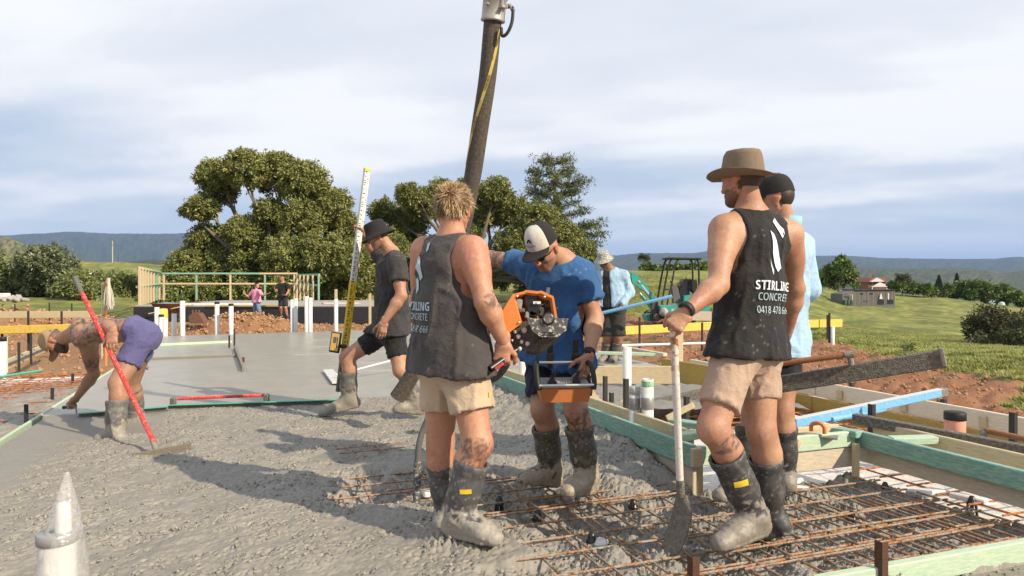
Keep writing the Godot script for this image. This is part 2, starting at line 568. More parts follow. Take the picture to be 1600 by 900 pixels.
	M.form_ply = wood(c3(0.58, 0.5, 0.38), c3(0.72, 0.64, 0.51), 76)
	M.pale_timber = wood(c3(0.42, 0.33, 0.2), c3(0.58, 0.48, 0.31), 54)
	M.green_timber = wood(c3(0.07, 0.25, 0.24), c3(0.32, 0.44, 0.34), 56)
	M.green_timber_pale = wood(c3(0.3, 0.47, 0.37), c3(0.5, 0.58, 0.42), 57)
	M.pale_green = wood(c3(0.14, 0.3, 0.24), c3(0.26, 0.42, 0.3), 58)
	M.yellow_board = wood(c3(0.3, 0.2, 0.04), c3(0.42, 0.3, 0.08), 59)
	M.yellow_paint = tmat(ntex(0.02, [c3(0.6, 0.38, 0.03), c3(0.75, 0.52, 0.08), c3(0.62, 0.5, 0.25)], 60), 1.0, 0.7)
	M.crusted = tmat(ntex(0.03, [c3(0.09, 0.08, 0.066), c3(0.16, 0.145, 0.122), c3(0.29, 0.265, 0.225)], 61, FastNoiseLite.TYPE_SIMPLEX_SMOOTH, 5), 0.5, 0.85, grit, 1.0)
	M.crusted_pale = tmat(ntex(0.03, [c3(0.2, 0.185, 0.155), c3(0.34, 0.315, 0.27)], 62, FastNoiseLite.TYPE_SIMPLEX_SMOOTH, 5), 0.3, 0.85, grit, 1.0)
	M.rake_steel = tmat(ntex(0.03, [c3(0.13, 0.118, 0.09), c3(0.24, 0.215, 0.165)], 63), 0.3, 0.8, grit, 0.5)
	# plastics and paints
	M.pvc = tmat(ntex(0.012, [c3(0.55, 0.55, 0.53), c3(0.66, 0.66, 0.64)], 64), 0.5, 0.4)
	M.gloss_plastic = mat(c3(0.018, 0.018, 0.019), 0.35)
	M.dirty_black = tmat(ntex(0.05, [c3(0.014, 0.013, 0.012), c3(0.03, 0.028, 0.025), c3(0.3, 0.27, 0.22)], 65, FastNoiseLite.TYPE_SIMPLEX, 4, [0.0, 0.62, 0.75]), 0.16, 0.7)
	M.splashed_plate = tmat(ntex(0.018, [c3(0.06, 0.06, 0.063), c3(0.1, 0.1, 0.1), c3(0.5, 0.47, 0.41)], 66, FastNoiseLite.TYPE_SIMPLEX, 4, [0.0, 0.66, 0.74]), 0.3, 0.6)
	M.grip_grey = mat(c3(0.11, 0.11, 0.11), 0.7)
	M.bone_plastic = mat(c3(0.5, 0.47, 0.4), 0.7)
	M.orange = tmat(ntex(0.05, [c3(0.72, 0.2, 0.02), c3(0.66, 0.19, 0.025), c3(0.45, 0.4, 0.34)], 67, FastNoiseLite.TYPE_SIMPLEX, 4, [0.0, 0.7, 0.78]), 0.16, 0.45)
	M.orange_dirty = tmat(ntex(0.04, [c3(0.42, 0.12, 0.03), c3(0.5, 0.15, 0.03), c3(0.3, 0.22, 0.16)], 68, FastNoiseLite.TYPE_SIMPLEX, 4, [0.0, 0.6, 0.8]), 0.16, 0.6)
	M.orange_grip = mat(c3(0.62, 0.2, 0.06), 0.6)
	M.red_paint = tmat(ntex(0.03, [c3(0.6, 0.03, 0.025), c3(0.62, 0.035, 0.03), c3(0.55, 0.42, 0.38)], 69, FastNoiseLite.TYPE_SIMPLEX_SMOOTH, 5, [0.0, 0.68, 0.74]), 0.35, 0.45)
	M.red_plastic = mat(c3(0.5, 0.05, 0.03), 0.5)
	M.red_spray = tmat(ntex(0.03, [c3(0.6, 0.18, 0.12), c3(0.66, 0.42, 0.33)], 70), 0.15, 0.7)
	M.green_paint = mat(c3(0.06, 0.36, 0.25), 0.6)
	M.green_splash = tmat(ntex(0.03, [c3(0.72, 0.72, 0.7), c3(0.03, 0.4, 0.12)], 71, FastNoiseLite.TYPE_SIMPLEX_SMOOTH, 3, [0.45, 0.5]), 0.15, 0.5)
	M.blue_paint = tmat(ntex(0.03, [c3(0.12, 0.37, 0.66), c3(0.17, 0.44, 0.72), c3(0.4, 0.42, 0.4)], 72, FastNoiseLite.TYPE_SIMPLEX_SMOOTH, 4, [0.0, 0.65, 0.8]), 0.5, 0.45)
	M.tape = mat(c3(0.3, 0.3, 0.3), 0.4, 0.3)
	M.hose = tmat(ntex(0.03, [c3(0.035, 0.028, 0.022), c3(0.075, 0.062, 0.048), c3(0.17, 0.15, 0.12)], 73, FastNoiseLite.TYPE_SIMPLEX_SMOOTH, 5), 0.4, 0.8, grit, 0.5)
	M.yellow_strip = mat(c3(0.5, 0.4, 0.1), 0.7)
	M.print_dark = mat(c3(0.03, 0.03, 0.02), 0.8)
	M.receiver_yellow = mat(c3(0.6, 0.4, 0.1), 0.5)
	M.staff_yellow_edge = mat(c3(0.6, 0.42, 0.03), 0.5)
	M.staff_white_edge = mat(c3(0.6, 0.6, 0.57), 0.5)
	M.teal = tmat(ntex(0.03, [c3(0.02, 0.3, 0.26), c3(0.03, 0.36, 0.31), c3(0.22, 0.22, 0.17)], 74, FastNoiseLite.TYPE_SIMPLEX_SMOOTH, 4, [0.0, 0.68, 0.85]), 0.9, 0.4)
	M.tub_blue = mat(c3(0.14, 0.24, 0.32), 0.7)
	M.bag = mat(Color(0.9, 0.9, 0.9, 0.2), 0.1)
	M.bag.normal_enabled = true
	M.bag.normal_texture = nnorm(0.012, 91, 9.0, FastNoiseLite.TYPE_SIMPLEX_SMOOTH, 4, 512, true)
	M.bag.uv1_triplanar = true
	M.bag.uv1_scale = Vector3(3, 1.6, 3)
	M.bag.transparency = BaseMaterial3D.TRANSPARENCY_ALPHA
	M.bag.cull_mode = BaseMaterial3D.CULL_DISABLED
	# far buildings
	M.cabin_wall = mat(c3(0.15, 0.145, 0.135), 0.9)
	M.cabin_wall2 = mat(c3(0.19, 0.18, 0.165), 0.9)
	M.far_glass = mat(c3(0.03, 0.035, 0.04), 0.1)
	M.house_brick = mat(c3(0.2, 0.1, 0.065), 0.9)
	M.roof_tile = mat(c3(0.3, 0.1, 0.06), 0.9)
	M.tank_green = mat(c3(0.03, 0.06, 0.045), 0.6)
	M.tank_pale = mat(c3(0.4, 0.52, 0.55), 0.6)
func wood(a: Color, b: Color, seed_: int) -> StandardMaterial3D:
	# grain stretched along the board
	var m := tmat(ntex(0.02, [a, b, a.lerp(b, 0.35), b], seed_, FastNoiseLite.TYPE_SIMPLEX_SMOOTH, 5, [0.1, 0.4, 0.6, 0.9]), 1.0, 0.8, nnorm(0.03, seed_ + 100, 4.0), 0.35)
	m.uv1_scale = Vector3(0.45, 4.5, 4.5)
	return m

# ---------- people ----------
func jp(j) -> Vector3:
	return at(j[0], j[1], j[2])
func frame_of(fwd: Vector3, up: Vector3) -> Basis:      # x right, y up, z back
	var f := fwd.normalized()
	var r := f.cross(up).normalized()
	return Basis(r, r.cross(f).normalized(), -f)
func blot(p: Vector3, s: float) -> float:
	return n_mid.get_noise_3d(p.x * s, p.y * s, p.z * s)
func hand_shapes(wr: Vector3, dir: Vector3, nrm: Vector3, right: bool, curl: Array, s := 1.0) -> Array:
	dir = dir.normalized()
	nrm = (nrm - dir * nrm.dot(dir)).normalized()
	var th := dir.cross(nrm) if right else nrm.cross(dir)
	var o: Array = []
	o.append(sh(wr - dir * 0.03 * s, wr + dir * 0.02 * s, Vector2(0.029, 0.024) * s, Vector2(0.034, 0.02) * s, th, 0.015))
	o.append(sh(wr + dir * 0.02 * s, wr + dir * 0.085 * s, Vector2(0.036, 0.017) * s, Vector2(0.042, 0.0135) * s, th, 0.015))
	var off := [0.0315, 0.0105, -0.0105, -0.031]
	var ln := [0.074, 0.082, 0.077, 0.06]
	for i in 4:
		var b: Vector3 = wr + dir * (0.088 if i in [1, 2] else 0.083) * s + th * off[i] * s
		var d = (dir + th * off[i] * 1.5).normalized()
		var a := 0.0
		for k in 3:
			a += curl[k]
			var dd = (d * cos(a) + nrm * sin(a)).normalized()
			var e: Vector3 = b + dd * ln[i] * [0.46, 0.31, 0.23][k] * s
			o.append(sh(b, e, 0.0095 * s - k * 0.0005, 0.0088 * s - k * 0.0006, th, 0.004))
			b = e
	var tb := wr + dir * 0.028 * s + th * 0.026 * s + nrm * 0.008 * s
	var tc: float = curl[3]
	var td := (dir * 0.62 + th * 0.68 + nrm * (0.25 + tc * 0.3)).normalized()
	var t1 := tb + td * 0.042 * s
	o.append(sh(tb, t1, 0.0155 * s, 0.0115 * s, th, 0.012))
	td = (dir * 0.8 + th * (0.5 - tc * 0.6) + nrm * (0.2 + tc * 0.6)).normalized()
	var t2 := t1 + td * 0.032 * s
	o.append(sh(t1, t2, 0.0112 * s, 0.0105 * s, th, 0.004))
	td = (dir * 0.8 + th * (0.3 - tc * 0.8) + nrm * (0.2 + tc * 0.6)).normalized()
	o.append(sh(t2, t2 + td * 0.024 * s, 0.0105 * s, 0.008 * s, th, 0.004))
	return o
func head_shapes(c: Vector3, B: Basis, s: float) -> Array:
	var o: Array = []
	var P := func(x: float, y: float, z: float) -> Vector3: return c + B * (Vector3(x, y, z) * s)
	var r := B.x
	# cranium, face wedge, jaw
	o.append(sh(P.call(0, 0.03, 0.022), P.call(0, 0.034, -0.02), Vector2(0.076, 0.083) * s, Vector2(0.07, 0.078) * s, r, 0.02))
	o.append(sh(P.call(0, 0.02, -0.03), P.call(0, -0.05, -0.04), Vector2(0.066, 0.056) * s, Vector2(0.056, 0.048) * s, r, 0.03))
	o.append(sh(P.call(0, -0.06, -0.03), P.call(0, -0.094, -0.066), Vector2(0.05, 0.04) * s, Vector2(0.026, 0.023) * s, r, 0.03))
	for e in [-1.0, 1.0]:
		o.append(sh(P.call(0.05 * e, -0.045, 0.005), P.call(0.02 * e, -0.092, -0.062), 0.02 * s, 0.016 * s, r, 0.025))
		o.append(sh(P.call(0.037 * e, -0.022, -0.066), P.call(0.048 * e, -0.02, -0.045), 0.019 * s, 0.02 * s, r, 0.02))
		o.append(sh(P.call(0.012 * e, 0.021, -0.09), P.call(0.045 * e, 0.02, -0.072), 0.011 * s, 0.012 * s, r, 0.012))
		o.append(sh(P.call(0.012 * e, -0.034, -0.094), P.call(0.008 * e, -0.034, -0.1), 0.009 * s, 0.009 * s, r, 0.008))
		# ears
		o.append(sh(P.call(0.078 * e, 0.012, 0.012), P.call(0.076 * e, -0.03, 0.002), Vector2(0.008, 0.021) * s, Vector2(0.008, 0.013) * s, r, 0.006))
	o.append(sh(P.call(0, 0.012, -0.088), P.call(0, -0.03, -0.109), 0.009 * s, 0.0125 * s, r, 0.012))
	o.append(sh(P.call(-0.019, -0.06, -0.082), P.call(0.019, -0.06, -0.082), 0.009 * s, 0.009 * s, r, 0.008))
	o.append(sh(P.call(-0.016, -0.071, -0.08), P.call(0.016, -0.071, -0.08), 0.009 * s, 0.009 * s, r, 0.008))
	for e in [-1.0, 1.0]:
		o.append(sh(P.call(0.032 * e, 0.003, -0.092), P.call(0.033 * e, 0.003, -0.1), 0.013 * s, 0.014 * s, r, 0.01, 1))
	for e in [-1.0, 1.0]:
		o.append(sh(P.call(0.031 * e, 0.002, -0.07), P.call(0.031 * e, 0.002, -0.071), 0.0135 * s, 0.0135 * s, r, 0.003))
	return o
# build the body; cfg keys: j, s, fat, skin, face, up, hair [colour, line], beard, tattoos, hands {L, R}, fine
func body_of(cfg: Dictionary, P: Node3D) -> Dictionary:
	var J := {}
	for k in cfg.j: J[k] = jp(cfg.j[k]) - P.position
	var s: float = cfg.get("s", 1.0)
	var w: float = cfg.get("fat", 1.0) * s
	var ms: float = cfg.get("limb", 1.0) * s
	var hm: Vector3 = (J.hipL + J.hipR) * 0.5
	var hd: Vector3 = (J.hipR - J.hipL).normalized() * 0.088 * s
	J.hipL = hm - hd
	J.hipR = hm + hd
	var lat: Vector3 = (J.shR - J.shL).normalized()
	var up: Vector3 = (J.neck - J.pelvis).normalized()
	lat = (lat - up * lat.dot(up)).normalized()
	var fwd := up.cross(lat)
	var B := frame_of(cfg.face, cfg.get("up", Vector3.UP))
	J.merge({"lat": lat, "up": up, "fwd": fwd, "B": B, "s": s, "w": w})
	var c1: Vector3 = J.pelvis.lerp(J.neck, 0.42)
	var c2: Vector3 = J.pelvis.lerp(J.neck, 0.76)
	J.c1 = c1; J.c2 = c2
	var o: Array = []
	o.append(sh(J.pelvis, c1, Vector2(0.138, 0.1) * w, Vector2(0.132, 0.096) * w, lat, 0.05))
	o.append(sh(c1, c2, Vector2(0.132, 0.096) * w, Vector2(0.158, 0.1) * s, lat, 0.05))
	o.append(sh(c2, J.neck - up * 0.05, Vector2(0.158, 0.1) * s, Vector2(0.075, 0.06) * s, lat, 0.05))
	o.append(sh(J.hipL, J.hipR, 0.096 * w, 0.096 * w, lat, 0.04))
	o.append(sh(J.neck - up * 0.03, J.head - B.y * 0.03 + B.z * 0.015, 0.064 * s, 0.056 * s, lat, 0.035))
	for q in ["L", "R"]:
		var S: Vector3 = J["sh" + q]
		var E: Vector3 = J["el" + q]
		var W: Vector3 = J["wr" + q]
		o.append(sh(J.neck - up * 0.035, S, 0.05 * s, 0.056 * ms, lat, 0.05))
		o.append(sh(c2, S - up * 0.03, 0.08 * s, 0.052 * s, lat, 0.05))
		o.append(sh(S, S.lerp(E, 0.4), 0.063 * ms, 0.054 * ms, lat, 0.03))
		o.append(sh(S.lerp(E, 0.3), E, 0.053 * ms, 0.041 * ms, lat, 0.03))
		var bend := (S.lerp(W, 0.5) - E)
		bend = bend.normalized() if bend.length() > 0.02 else fwd
		o.append(sh(S.lerp(E, 0.42) + bend * 0.016 * ms, S.lerp(E, 0.72) + bend * 0.017 * ms, 0.04 * ms, 0.036 * ms, lat, 0.016))     # biceps
		o.append(sh(S.lerp(E, 0.3) - bend * 0.018 * ms, S.lerp(E, 0.62) - bend * 0.018 * ms, 0.042 * ms, 0.034 * ms, lat, 0.016))     # triceps
		o.append(sh(E.lerp(W, 0.03) + lat * 0.012, E.lerp(W, 0.3) + lat * 0.012, 0.032 * ms, 0.034 * ms, lat, 0.012))
		o.append(sh(E - bend * 0.012, E - bend * 0.014, 0.034 * ms, 0.033 * ms, lat, 0.012))
		o.append(sh(E, E.lerp(W, 0.28), 0.041 * ms, 0.045 * ms, lat, 0.025))
		o.append(sh(E.lerp(W, 0.28), W, 0.045 * ms, 0.027 * ms, lat, 0.02))
		var Hp: Vector3 = J["hip" + q]
		var K: Vector3 = J["kn" + q]
		var A: Vector3 = J["an" + q]
		var calf = (K.lerp(A, 0.3) - (J["toe" + q] - A).normalized() * 0.018)
		var kf: Vector3 = (J["toe" + q] - A).normalized()
		o.append(sh(K + kf * 0.022, K + kf * 0.024 - Vector3(0, 0.02, 0), 0.036 * ms, 0.034 * ms, lat, 0.014))
		o.append(sh(K.lerp(A, 0.16) - kf * 0.02 + lat * 0.022, K.lerp(A, 0.36) - kf * 0.02 + lat * 0.02, 0.034 * ms, 0.034 * ms, lat, 0.012))
		o.append(sh(K.lerp(A, 0.16) - kf * 0.02 - lat * 0.022, K.lerp(A, 0.4) - kf * 0.02 - lat * 0.02, 0.034 * ms, 0.034 * ms, lat, 0.012))
		o.append(sh(Hp, K, 0.09 * ms, 0.06 * ms, lat, 0.04))
		o.append(sh(K, calf, 0.055 * ms, 0.058 * ms, lat, 0.03))
		o.append(sh(calf, A, 0.058 * ms, 0.038 * ms, lat, 0.03))
	# shoulder blades and the furrow of the spine
	if cfg.has("bare"):
		for sg in [-1.0, 1.0]: o.append(sh(c2 + lat * sg * 0.075 * s - fwd * 0.07 * s + up * 0.06, c2 + lat * sg * 0.09 * s - fwd * 0.062 * s - up * 0.05, 0.045 * s, 0.03 * s, lat, 0.025))
	if cfg.has("bare"): o.append(sh(c1 - fwd * 0.118 * w, J.neck - up * 0.08 - fwd * 0.112 * s, 0.014 * s, 0.014 * s, lat, 0.03, 1))
	var skin: Color = cfg.skin
	var tats: Array = []
	for t in cfg.get("tattoos", []): tats.append([jp(t) - P.position, t[3]])
	var ptone := float(cfg.get("seed", 1)) * 7.3
	var col := func(p: Vector3, _n: Vector3) -> Color:
		var v := 1.0 + 0.2 * n_lo.get_noise_3d(p.x * 9.0 + ptone, p.y * 9.0, p.z * 9.0) + 0.1 * blot(p, 45.0)
		var c := Color(skin.r * v, skin.g * v * v, skin.b * v * v)
		if blot(p + Vector3(ptone, 0, 3), 36.0) > 0.56: c = c.lerp(Color(0.38, 0.35, 0.31), 0.5)     # dried splashes of cement
		for t in tats:
			if p.distance_to(t[0]) < t[1]:
				var k := absf(blot(p + Vector3(0, ptone, 0), 15.0))
				var k2 := blot(p + Vector3(ptone, 2.0, 0), 19.0)
				if k < 0.09 or k2 > 0.22: c = c.lerp(Color(0.04, 0.042, 0.047), 0.66)
				elif k2 > -0.05: c = c.lerp(Color(0.07, 0.065, 0.065), 0.3)
		return c
	var buf := buf_new()
	nets(sdf(o, cfg.get("cell", 0.012)), buf, col)
	# hands
	for q in ["L", "R"]:
		if cfg.hands.has(q):
			var h: Array = cfg.hands[q]
			nets(sdf(hand_shapes(J["wr" + q], h[0], h[1], q == "R", h[2], s), cfg.get("hcell", 0.0045)), buf, col)
	# head
	var hair: Color = cfg.hair[0]
	var hl: float = cfg.hair[1]      # 0 none (covered), else cropped hair
	var beard: Color = cfg.get("beard", Color(0, 0, 0, 0))
	var bi := B.inverse()
	var hc: Vector3 = J.head
	var hcol := func(p: Vector3, n: Vector3) -> Color:
		var q: Vector3 = bi * (p - hc) / s
		var v := 1.0 + 0.08 * blot(p, 30.0)
		var c := Color(skin.r * v, skin.g * v * v * 0.97, skin.b * v * v * 0.97)
		var wob := 0.006 * blot(p, 90.0)
		if absf(q.x) > 0.07 and q.y > -0.05 and q.y < 0.04 and q.z < 0.035: c = Color(skin.r * 1.02, skin.g * 0.82, skin.b * 0.8)
		elif hl > 0.0 and (q.y + wob > 0.062 or (q.z + wob > 0.018 and q.y > -0.045 + wob) or (q.z > -0.03 and q.y > 0.015 + wob)): c = hair * (1.0 + 0.25 * blot(p, 120.0))
		elif q.z < -0.07 and absf(q.y - 0.024) < 0.006 and absf(q.x) > 0.012 and absf(q.x) < 0.05: c = hair * 0.8
		elif absf(Vector2(absf(q.x) - 0.031, q.y - 0.002).length()) < 0.0085 and q.z < -0.07: c = Color(0.05, 0.035, 0.03) if absf(absf(q.x) - 0.031) < 0.006 else Color(0.5, 0.45, 0.42)
		elif q.z < -0.07 and absf(q.y + 0.066) < 0.009 and absf(q.x) < 0.024: c = Color(skin.r * 0.9, skin.g * 0.6, skin.b * 0.6)
		elif beard.a > 0.0 and q.y + wob < -0.038 and q.z < 0.012 and not (absf(q.x) < 0.02 and q.y > -0.05): c = c.lerp(Color(beard.r, beard.g, beard.b), beard.a)
		return c
	nets(sdf(head_shapes(hc, B, s), cfg.get("fcell", 0.005)), buf, hcol)
	part("body", buf_mesh(buf), M.skin, P)
	return J
func folds(seed_: float, amp: float, along: Vector3, freq := 9.0) -> Callable:
	# creases that run across "along": wrinkled cloth
	var a := along.normalized()
	return func(p: Vector3, _n: Vector3) -> float:
		var t := p - a * p.dot(a) * 0.62
		var k := n_mid.get_noise_3d(t.x * freq + seed_, t.y * freq, t.z * freq)
		var k2 := n_mid.get_noise_3d(t.x * freq * 2.3, t.y * freq * 2.3 + seed_, t.z * freq * 2.3)
		var r := maxf(0.0, 1.0 - 3.2 * absf(k))
		return amp * (r * r * 1.1 - 0.2) + amp * 0.15 * k2
func cloth_col(base: Color, spots: Color, amount: float, seed_: float, fade := 0.12) -> Callable:
	return func(p: Vector3, _n: Vector3) -> Color:
		var v := 1.0 + fade * n_lo.get_noise_3d(p.x * 7.0 + seed_, p.y * 7.0, p.z * 7.0) * 2.0
		var c := Color(base.r * v, base.g * v, base.b * v)
		var b := blot(p + Vector3(seed_, 0, 0), 70.0) + 0.4 * n_lo.get_noise_3d(p.x * 5.0, p.y * 5.0 + seed_, p.z * 5.0)
		if b > 1.0 - amount: c = c.lerp(spots, 0.5)
		return c
# torso garment. sleeves: 0 tank, else share of the upper arm (over 1: forearm too)
func shirt(J: Dictionary, P: Node3D, called: String, hem: float, loose: float, sleeves: float, m: Material, col: Callable, push: Callable, cell := 0.012, sleeve_r := 0.078, open := Vector3.ZERO) -> Dictionary:
	var s: float = J.s
	var w: float = J.w
	var lat: Vector3 = J.lat
	var up: Vector3 = J.up
	var L := loose
	var o: Array = []
	var hp: Vector3 = J.pelvis - up * hem
	o.append(sh(hp, J.c1, Vector2(0.166 * w + L * 1.35, 0.137 * w + L * 1.2), Vector2(0.142 * w + L, 0.108 * w + L), lat, 0.05))
	o.append(sh(J.c1, J.c2, Vector2(0.142 * w + L, 0.108 * w + L), Vector2(0.164 * s + L * 0.7, 0.104 * s + L * 0.8), lat, 0.05))
	o.append(sh(J.c2, J.neck - up * 0.055, Vector2(0.164 * s + L * 0.7, 0.104 * s + L * 0.8), Vector2(0.085 * s, 0.07 * s), lat, 0.05))
	var cuts: Array = []
	var planes: Array = [[hp, -up, 0.6]]
	for q in ["L", "R"]:
		o.append(sh(J["hip" + q], J["hip" + q].lerp(J["kn" + q], 0.3), 0.12 * w + L * 0.4, 0.12 * w + L * 0.5, lat, 0.06))
		var S: Vector3 = J["sh" + q]
		var E: Vector3 = J["el" + q]
		var W: Vector3 = J["wr" + q]
		var sg := -1.0 if q == "L" else 1.0
		o.append(sh(J.neck - up * 0.035, S, 0.057 * s, 0.066 * s, lat, 0.045))
		o.append(sh(J.c2, S - up * 0.03, 0.088 * s, 0.06 * s + L * 0.3, lat, 0.05))
		if sleeves <= 0.0:
			cuts.append(sh(S + lat * sg * 0.035 + up * 0.12, S + lat * sg * 0.035 - up * 0.02, Vector2(0.07, 0.2) * s, Vector2(0.1, 0.2) * s, lat, 0.012, 1))
			cuts.append(sh(S + lat * sg * 0.035 - up * 0.02, S + lat * sg * 0.04 - up * 0.15, Vector2(0.1, 0.2) * s, Vector2(0.085, 0.2) * s, lat, 0.012, 1))
		else:
			var e: Vector3 = S.lerp(E, minf(sleeves, 1.0))
			o.append(sh(S, e, 0.072 * s, sleeve_r * s, lat, 0.03))
			if sleeves > 1.0:
				var e2: Vector3 = E.lerp(W, sleeves - 1.0)
				o.append(sh(E, e2, sleeve_r * s * 0.95, sleeve_r * s * 0.62, lat, 0.025))
				planes.append([e2, E.direction_to(W), 0.075])
			else: planes.append([e, S.direction_to(E), sleeve_r * s * 1.12])
	cuts.append(sh(J.neck - up * 0.005 + J.fwd * 0.02, J.neck + up * 0.2, Vector2(0.076, 0.072) * s, Vector2(0.11, 0.11) * s, lat, 0.025, 1))
	if open != Vector3.ZERO: cuts.append(sh(J.neck + open * 0.13 - up * 0.02, hp + open * 0.14 - up * 0.1, Vector2(0.05, 0.11), Vector2(0.075, 0.11), lat, 0.02, 1))
	var g := sdf(o + cuts, cell, planes)
	var buf := buf_new()
	var nk: Vector3 = J.neck
	var ss: Array = [J.shL, J.shR]
	var calm := func(p: Vector3, n: Vector3) -> float:      # seams at neck and shoulder hold the cloth flat
		return push.call(p, n) * smoothstep(0.07, 0.19, p.distance_to(nk)) * smoothstep(0.05, 0.12, minf(p.distance_to(ss[0]), p.distance_to(ss[1])))
	g.push = calm
	nets(g, buf, col, calm)
	var mi := part(called, buf_mesh(buf), m, P)
	g.node = mi
	return g
func shorts(J: Dictionary, P: Node3D, hem: Array, m: Material, col: Callable, push: Callable, cell := 0.012, rise := 0.07, flare := 1.0) -> Dictionary:
	var w: float = J.w
	var lat: Vector3 = (J.hipR - J.hipL).normalized()
	var o: Array = []
	o.append(sh(J.hipL, J.hipR, 0.119 * w, 0.119 * w, lat, 0.04))
	o.append(sh((J.hipL + J.hipR) * 0.5, J.pelvis.lerp(J.neck, rise / 0.5), Vector2(0.16, 0.13) * w, Vector2(0.15, 0.122) * w, J.lat, 0.04))
	var planes: Array = [[J.pelvis.lerp(J.neck, rise / 0.5), J.up, 0.4]]
	var i := 0
	for q in ["L", "R"]:
		var Hp: Vector3 = J["hip" + q]
		var K: Vector3 = J["kn" + q]
		var e := Hp.lerp(K, hem[i])
		o.append(sh(Hp, e, 0.1 * w, 0.094 * w * flare, lat, 0.035))
		planes.append([e, Hp.direction_to(K), 0.17])
		i += 1
	var g := sdf(o, cell, planes)
	var buf := buf_new()
	nets(g, buf, col, push)
	g.node = part("shorts", buf_mesh(buf), m, P)
	return g
func boots(J: Dictionary, P: Node3D, rubber: Color, mud: Color, mudh: Array, tops: Array, seed_: float, cell := 0.008, called := "boot") -> Array:
	var s: float = J.s
	var out: Array = []
	var i := 0
	for q in ["L", "R"]:
		var K: Vector3 = J["kn" + q]
		var A: Vector3 = J["an" + q]
		var T: Vector3 = J["toe" + q]
		var ax := K.direction_to(A)
		var top := K.lerp(A, tops[i])
		var fdir := T - A
		var gy: float = T.y - 0.045 * s
		var fl := Vector3(fdir.x, 0, fdir.z).normalized()
		var tilt := (T - (A - Vector3(0, 0.075, 0) * s)).normalized()
		var down := tilt.cross(fl.cross(Vector3.UP)).normalized()
		if down.y > 0: down = -down
		var side := tilt.cross(down).normalized()
		var heel := A + down * 0.05 * s - tilt * 0.035 * s
		var ball := heel + tilt * 0.17 * s
		var o: Array = []
		var calf := K.lerp(A, 0.42)
		o.append(sh(top - ax * 0.05, A.lerp(top, 0.45), 0.08 * s, 0.072 * s, side, 0.03))
		o.append(sh(A.lerp(top, 0.45), A, 0.072 * s, 0.058 * s, side, 0.03))
		o.append(sh(A, heel, 0.054 * s, 0.046 * s, side, 0.03))
		o.append(sh(A - down * 0.005 * s + tilt * 0.02, ball + down * 0.002, 0.05 * s, Vector2(0.05, 0.042) * s, side, 0.035))
		o.append(sh(heel + down * 0.01, ball, Vector2(0.042, 0.045) * s, Vector2(0.05, 0.042) * s, side, 0.02))
		o.append(sh(ball, T, Vector2(0.05, 0.042) * s, Vector2(0.042, 0.036) * s, side, 0.02))
		o.append(sh(heel + down * 0.036 * s, ball + down * 0.036 * s, Vector2(0.042, 0.014) * s, Vector2(0.05, 0.012) * s, side, 0.004))
		o.append(sh(ball + down * 0.036 * s, T + down * 0.028 * s + tilt * 0.006, Vector2(0.052, 0.012) * s, Vector2(0.042, 0.012) * s, side, 0.004))
		o.append(sh(A.lerp(top, 0.62) - ax * 0.003, A.lerp(top, 0.62) + ax * 0.003, 0.079 * s, 0.079 * s, side, 0.006))      # ring seam
		o.append(sh(top + ax * 0.012, top + ax * 0.016, 0.0845 * s, 0.0845 * s, side, 0.006))                                  # rim band
		o.append(sh(top - ax * 0.08, top.lerp(A, 0.3), 0.072 * s, 0.06 * s, side, 0.004, 1))
		var g := sdf(o, cell, [[top, -ax, 0.3], [heel + down * 0.047 * s, down, 0.4]])
		var mh: float = mudh[i]
		var col := func(p: Vector3, _n: Vector3) -> Color:
			var v := 1.0 + 0.3 * blot(p, 20.0)
			var c := Color(rubber.r * v, rubber.g * v, rubber.b * v)
			var k := blot(p + Vector3(seed_, 0, 0), 11.0) * 0.09 + blot(p, 34.0) * 0.04
			if p.y < mh + k: c = mud * (1.0 + 0.2 * blot(p, 50.0))
			elif blot(p + Vector3(0, seed_, 0), 17.0) + 0.4 * blot(p, 55.0) > 0.36: c = c.lerp(mud, 0.3)
			elif blot(p + Vector3(0, 0, seed_), 48.0) > 0.5: c = c.lerp(mud * 1.4, 0.5)
			return c
		var push := func(p: Vector3, _n: Vector3) -> float:
			var k := blot(p + Vector3(seed_, 0, 0), 11.0) * 0.09 + blot(p, 34.0) * 0.04
			var r := 0.002 * blot(p, 30.0)
			if p.y < mh + k: r += 0.004 + 0.007 * absf(blot(p, 38.0))
			return r
		var buf := buf_new()
		nets(g, buf, col, push)
		g.node = part(called, buf_mesh(buf), M.rubber, P)
		g.push = push
		out.append(g)
		i += 1
	return out
func hat_lathe(c: Vector3, B: Basis, prof: Array, sc: Vector3, m: Material, P: Node3D, called: String, wav := 0.0, roll := 0.0) -> MeshInstance3D:
	# crown and brim turned as one, then the brim dipped and rolled
	var v := PackedVector3Array()
	var idx := PackedInt32Array()
	var n := 48
	for i in prof.size():
		for k in n:
			var a := TAU * k / n
			var p := Vector3(cos(a) * prof[i][0], prof[i][1], sin(a) * prof[i][0]) * sc
			var out := maxf(0.0, prof[i][0] - 0.1) if prof[i].size() > 2 else 0.0
			p.y += out * (roll * absf(cos(a)) * 1.3 - wav * absf(sin(a)))
			v.append(p + Vector3(1, 1, 1) * 0.0015 * n_mid.get_noise_3d(p.x * 60.0, p.y * 60.0, p.z * 60.0))
	for i in prof.size() - 1:
		for k in n:
			var k2 := (k + 1) % n
			idx.append_array([i * n + k, i * n + k2, (i + 1) * n + k2, i * n + k, (i + 1) * n + k2, (i + 1) * n + k])
	return part(called, amesh(v, idx), m, P, c, B)
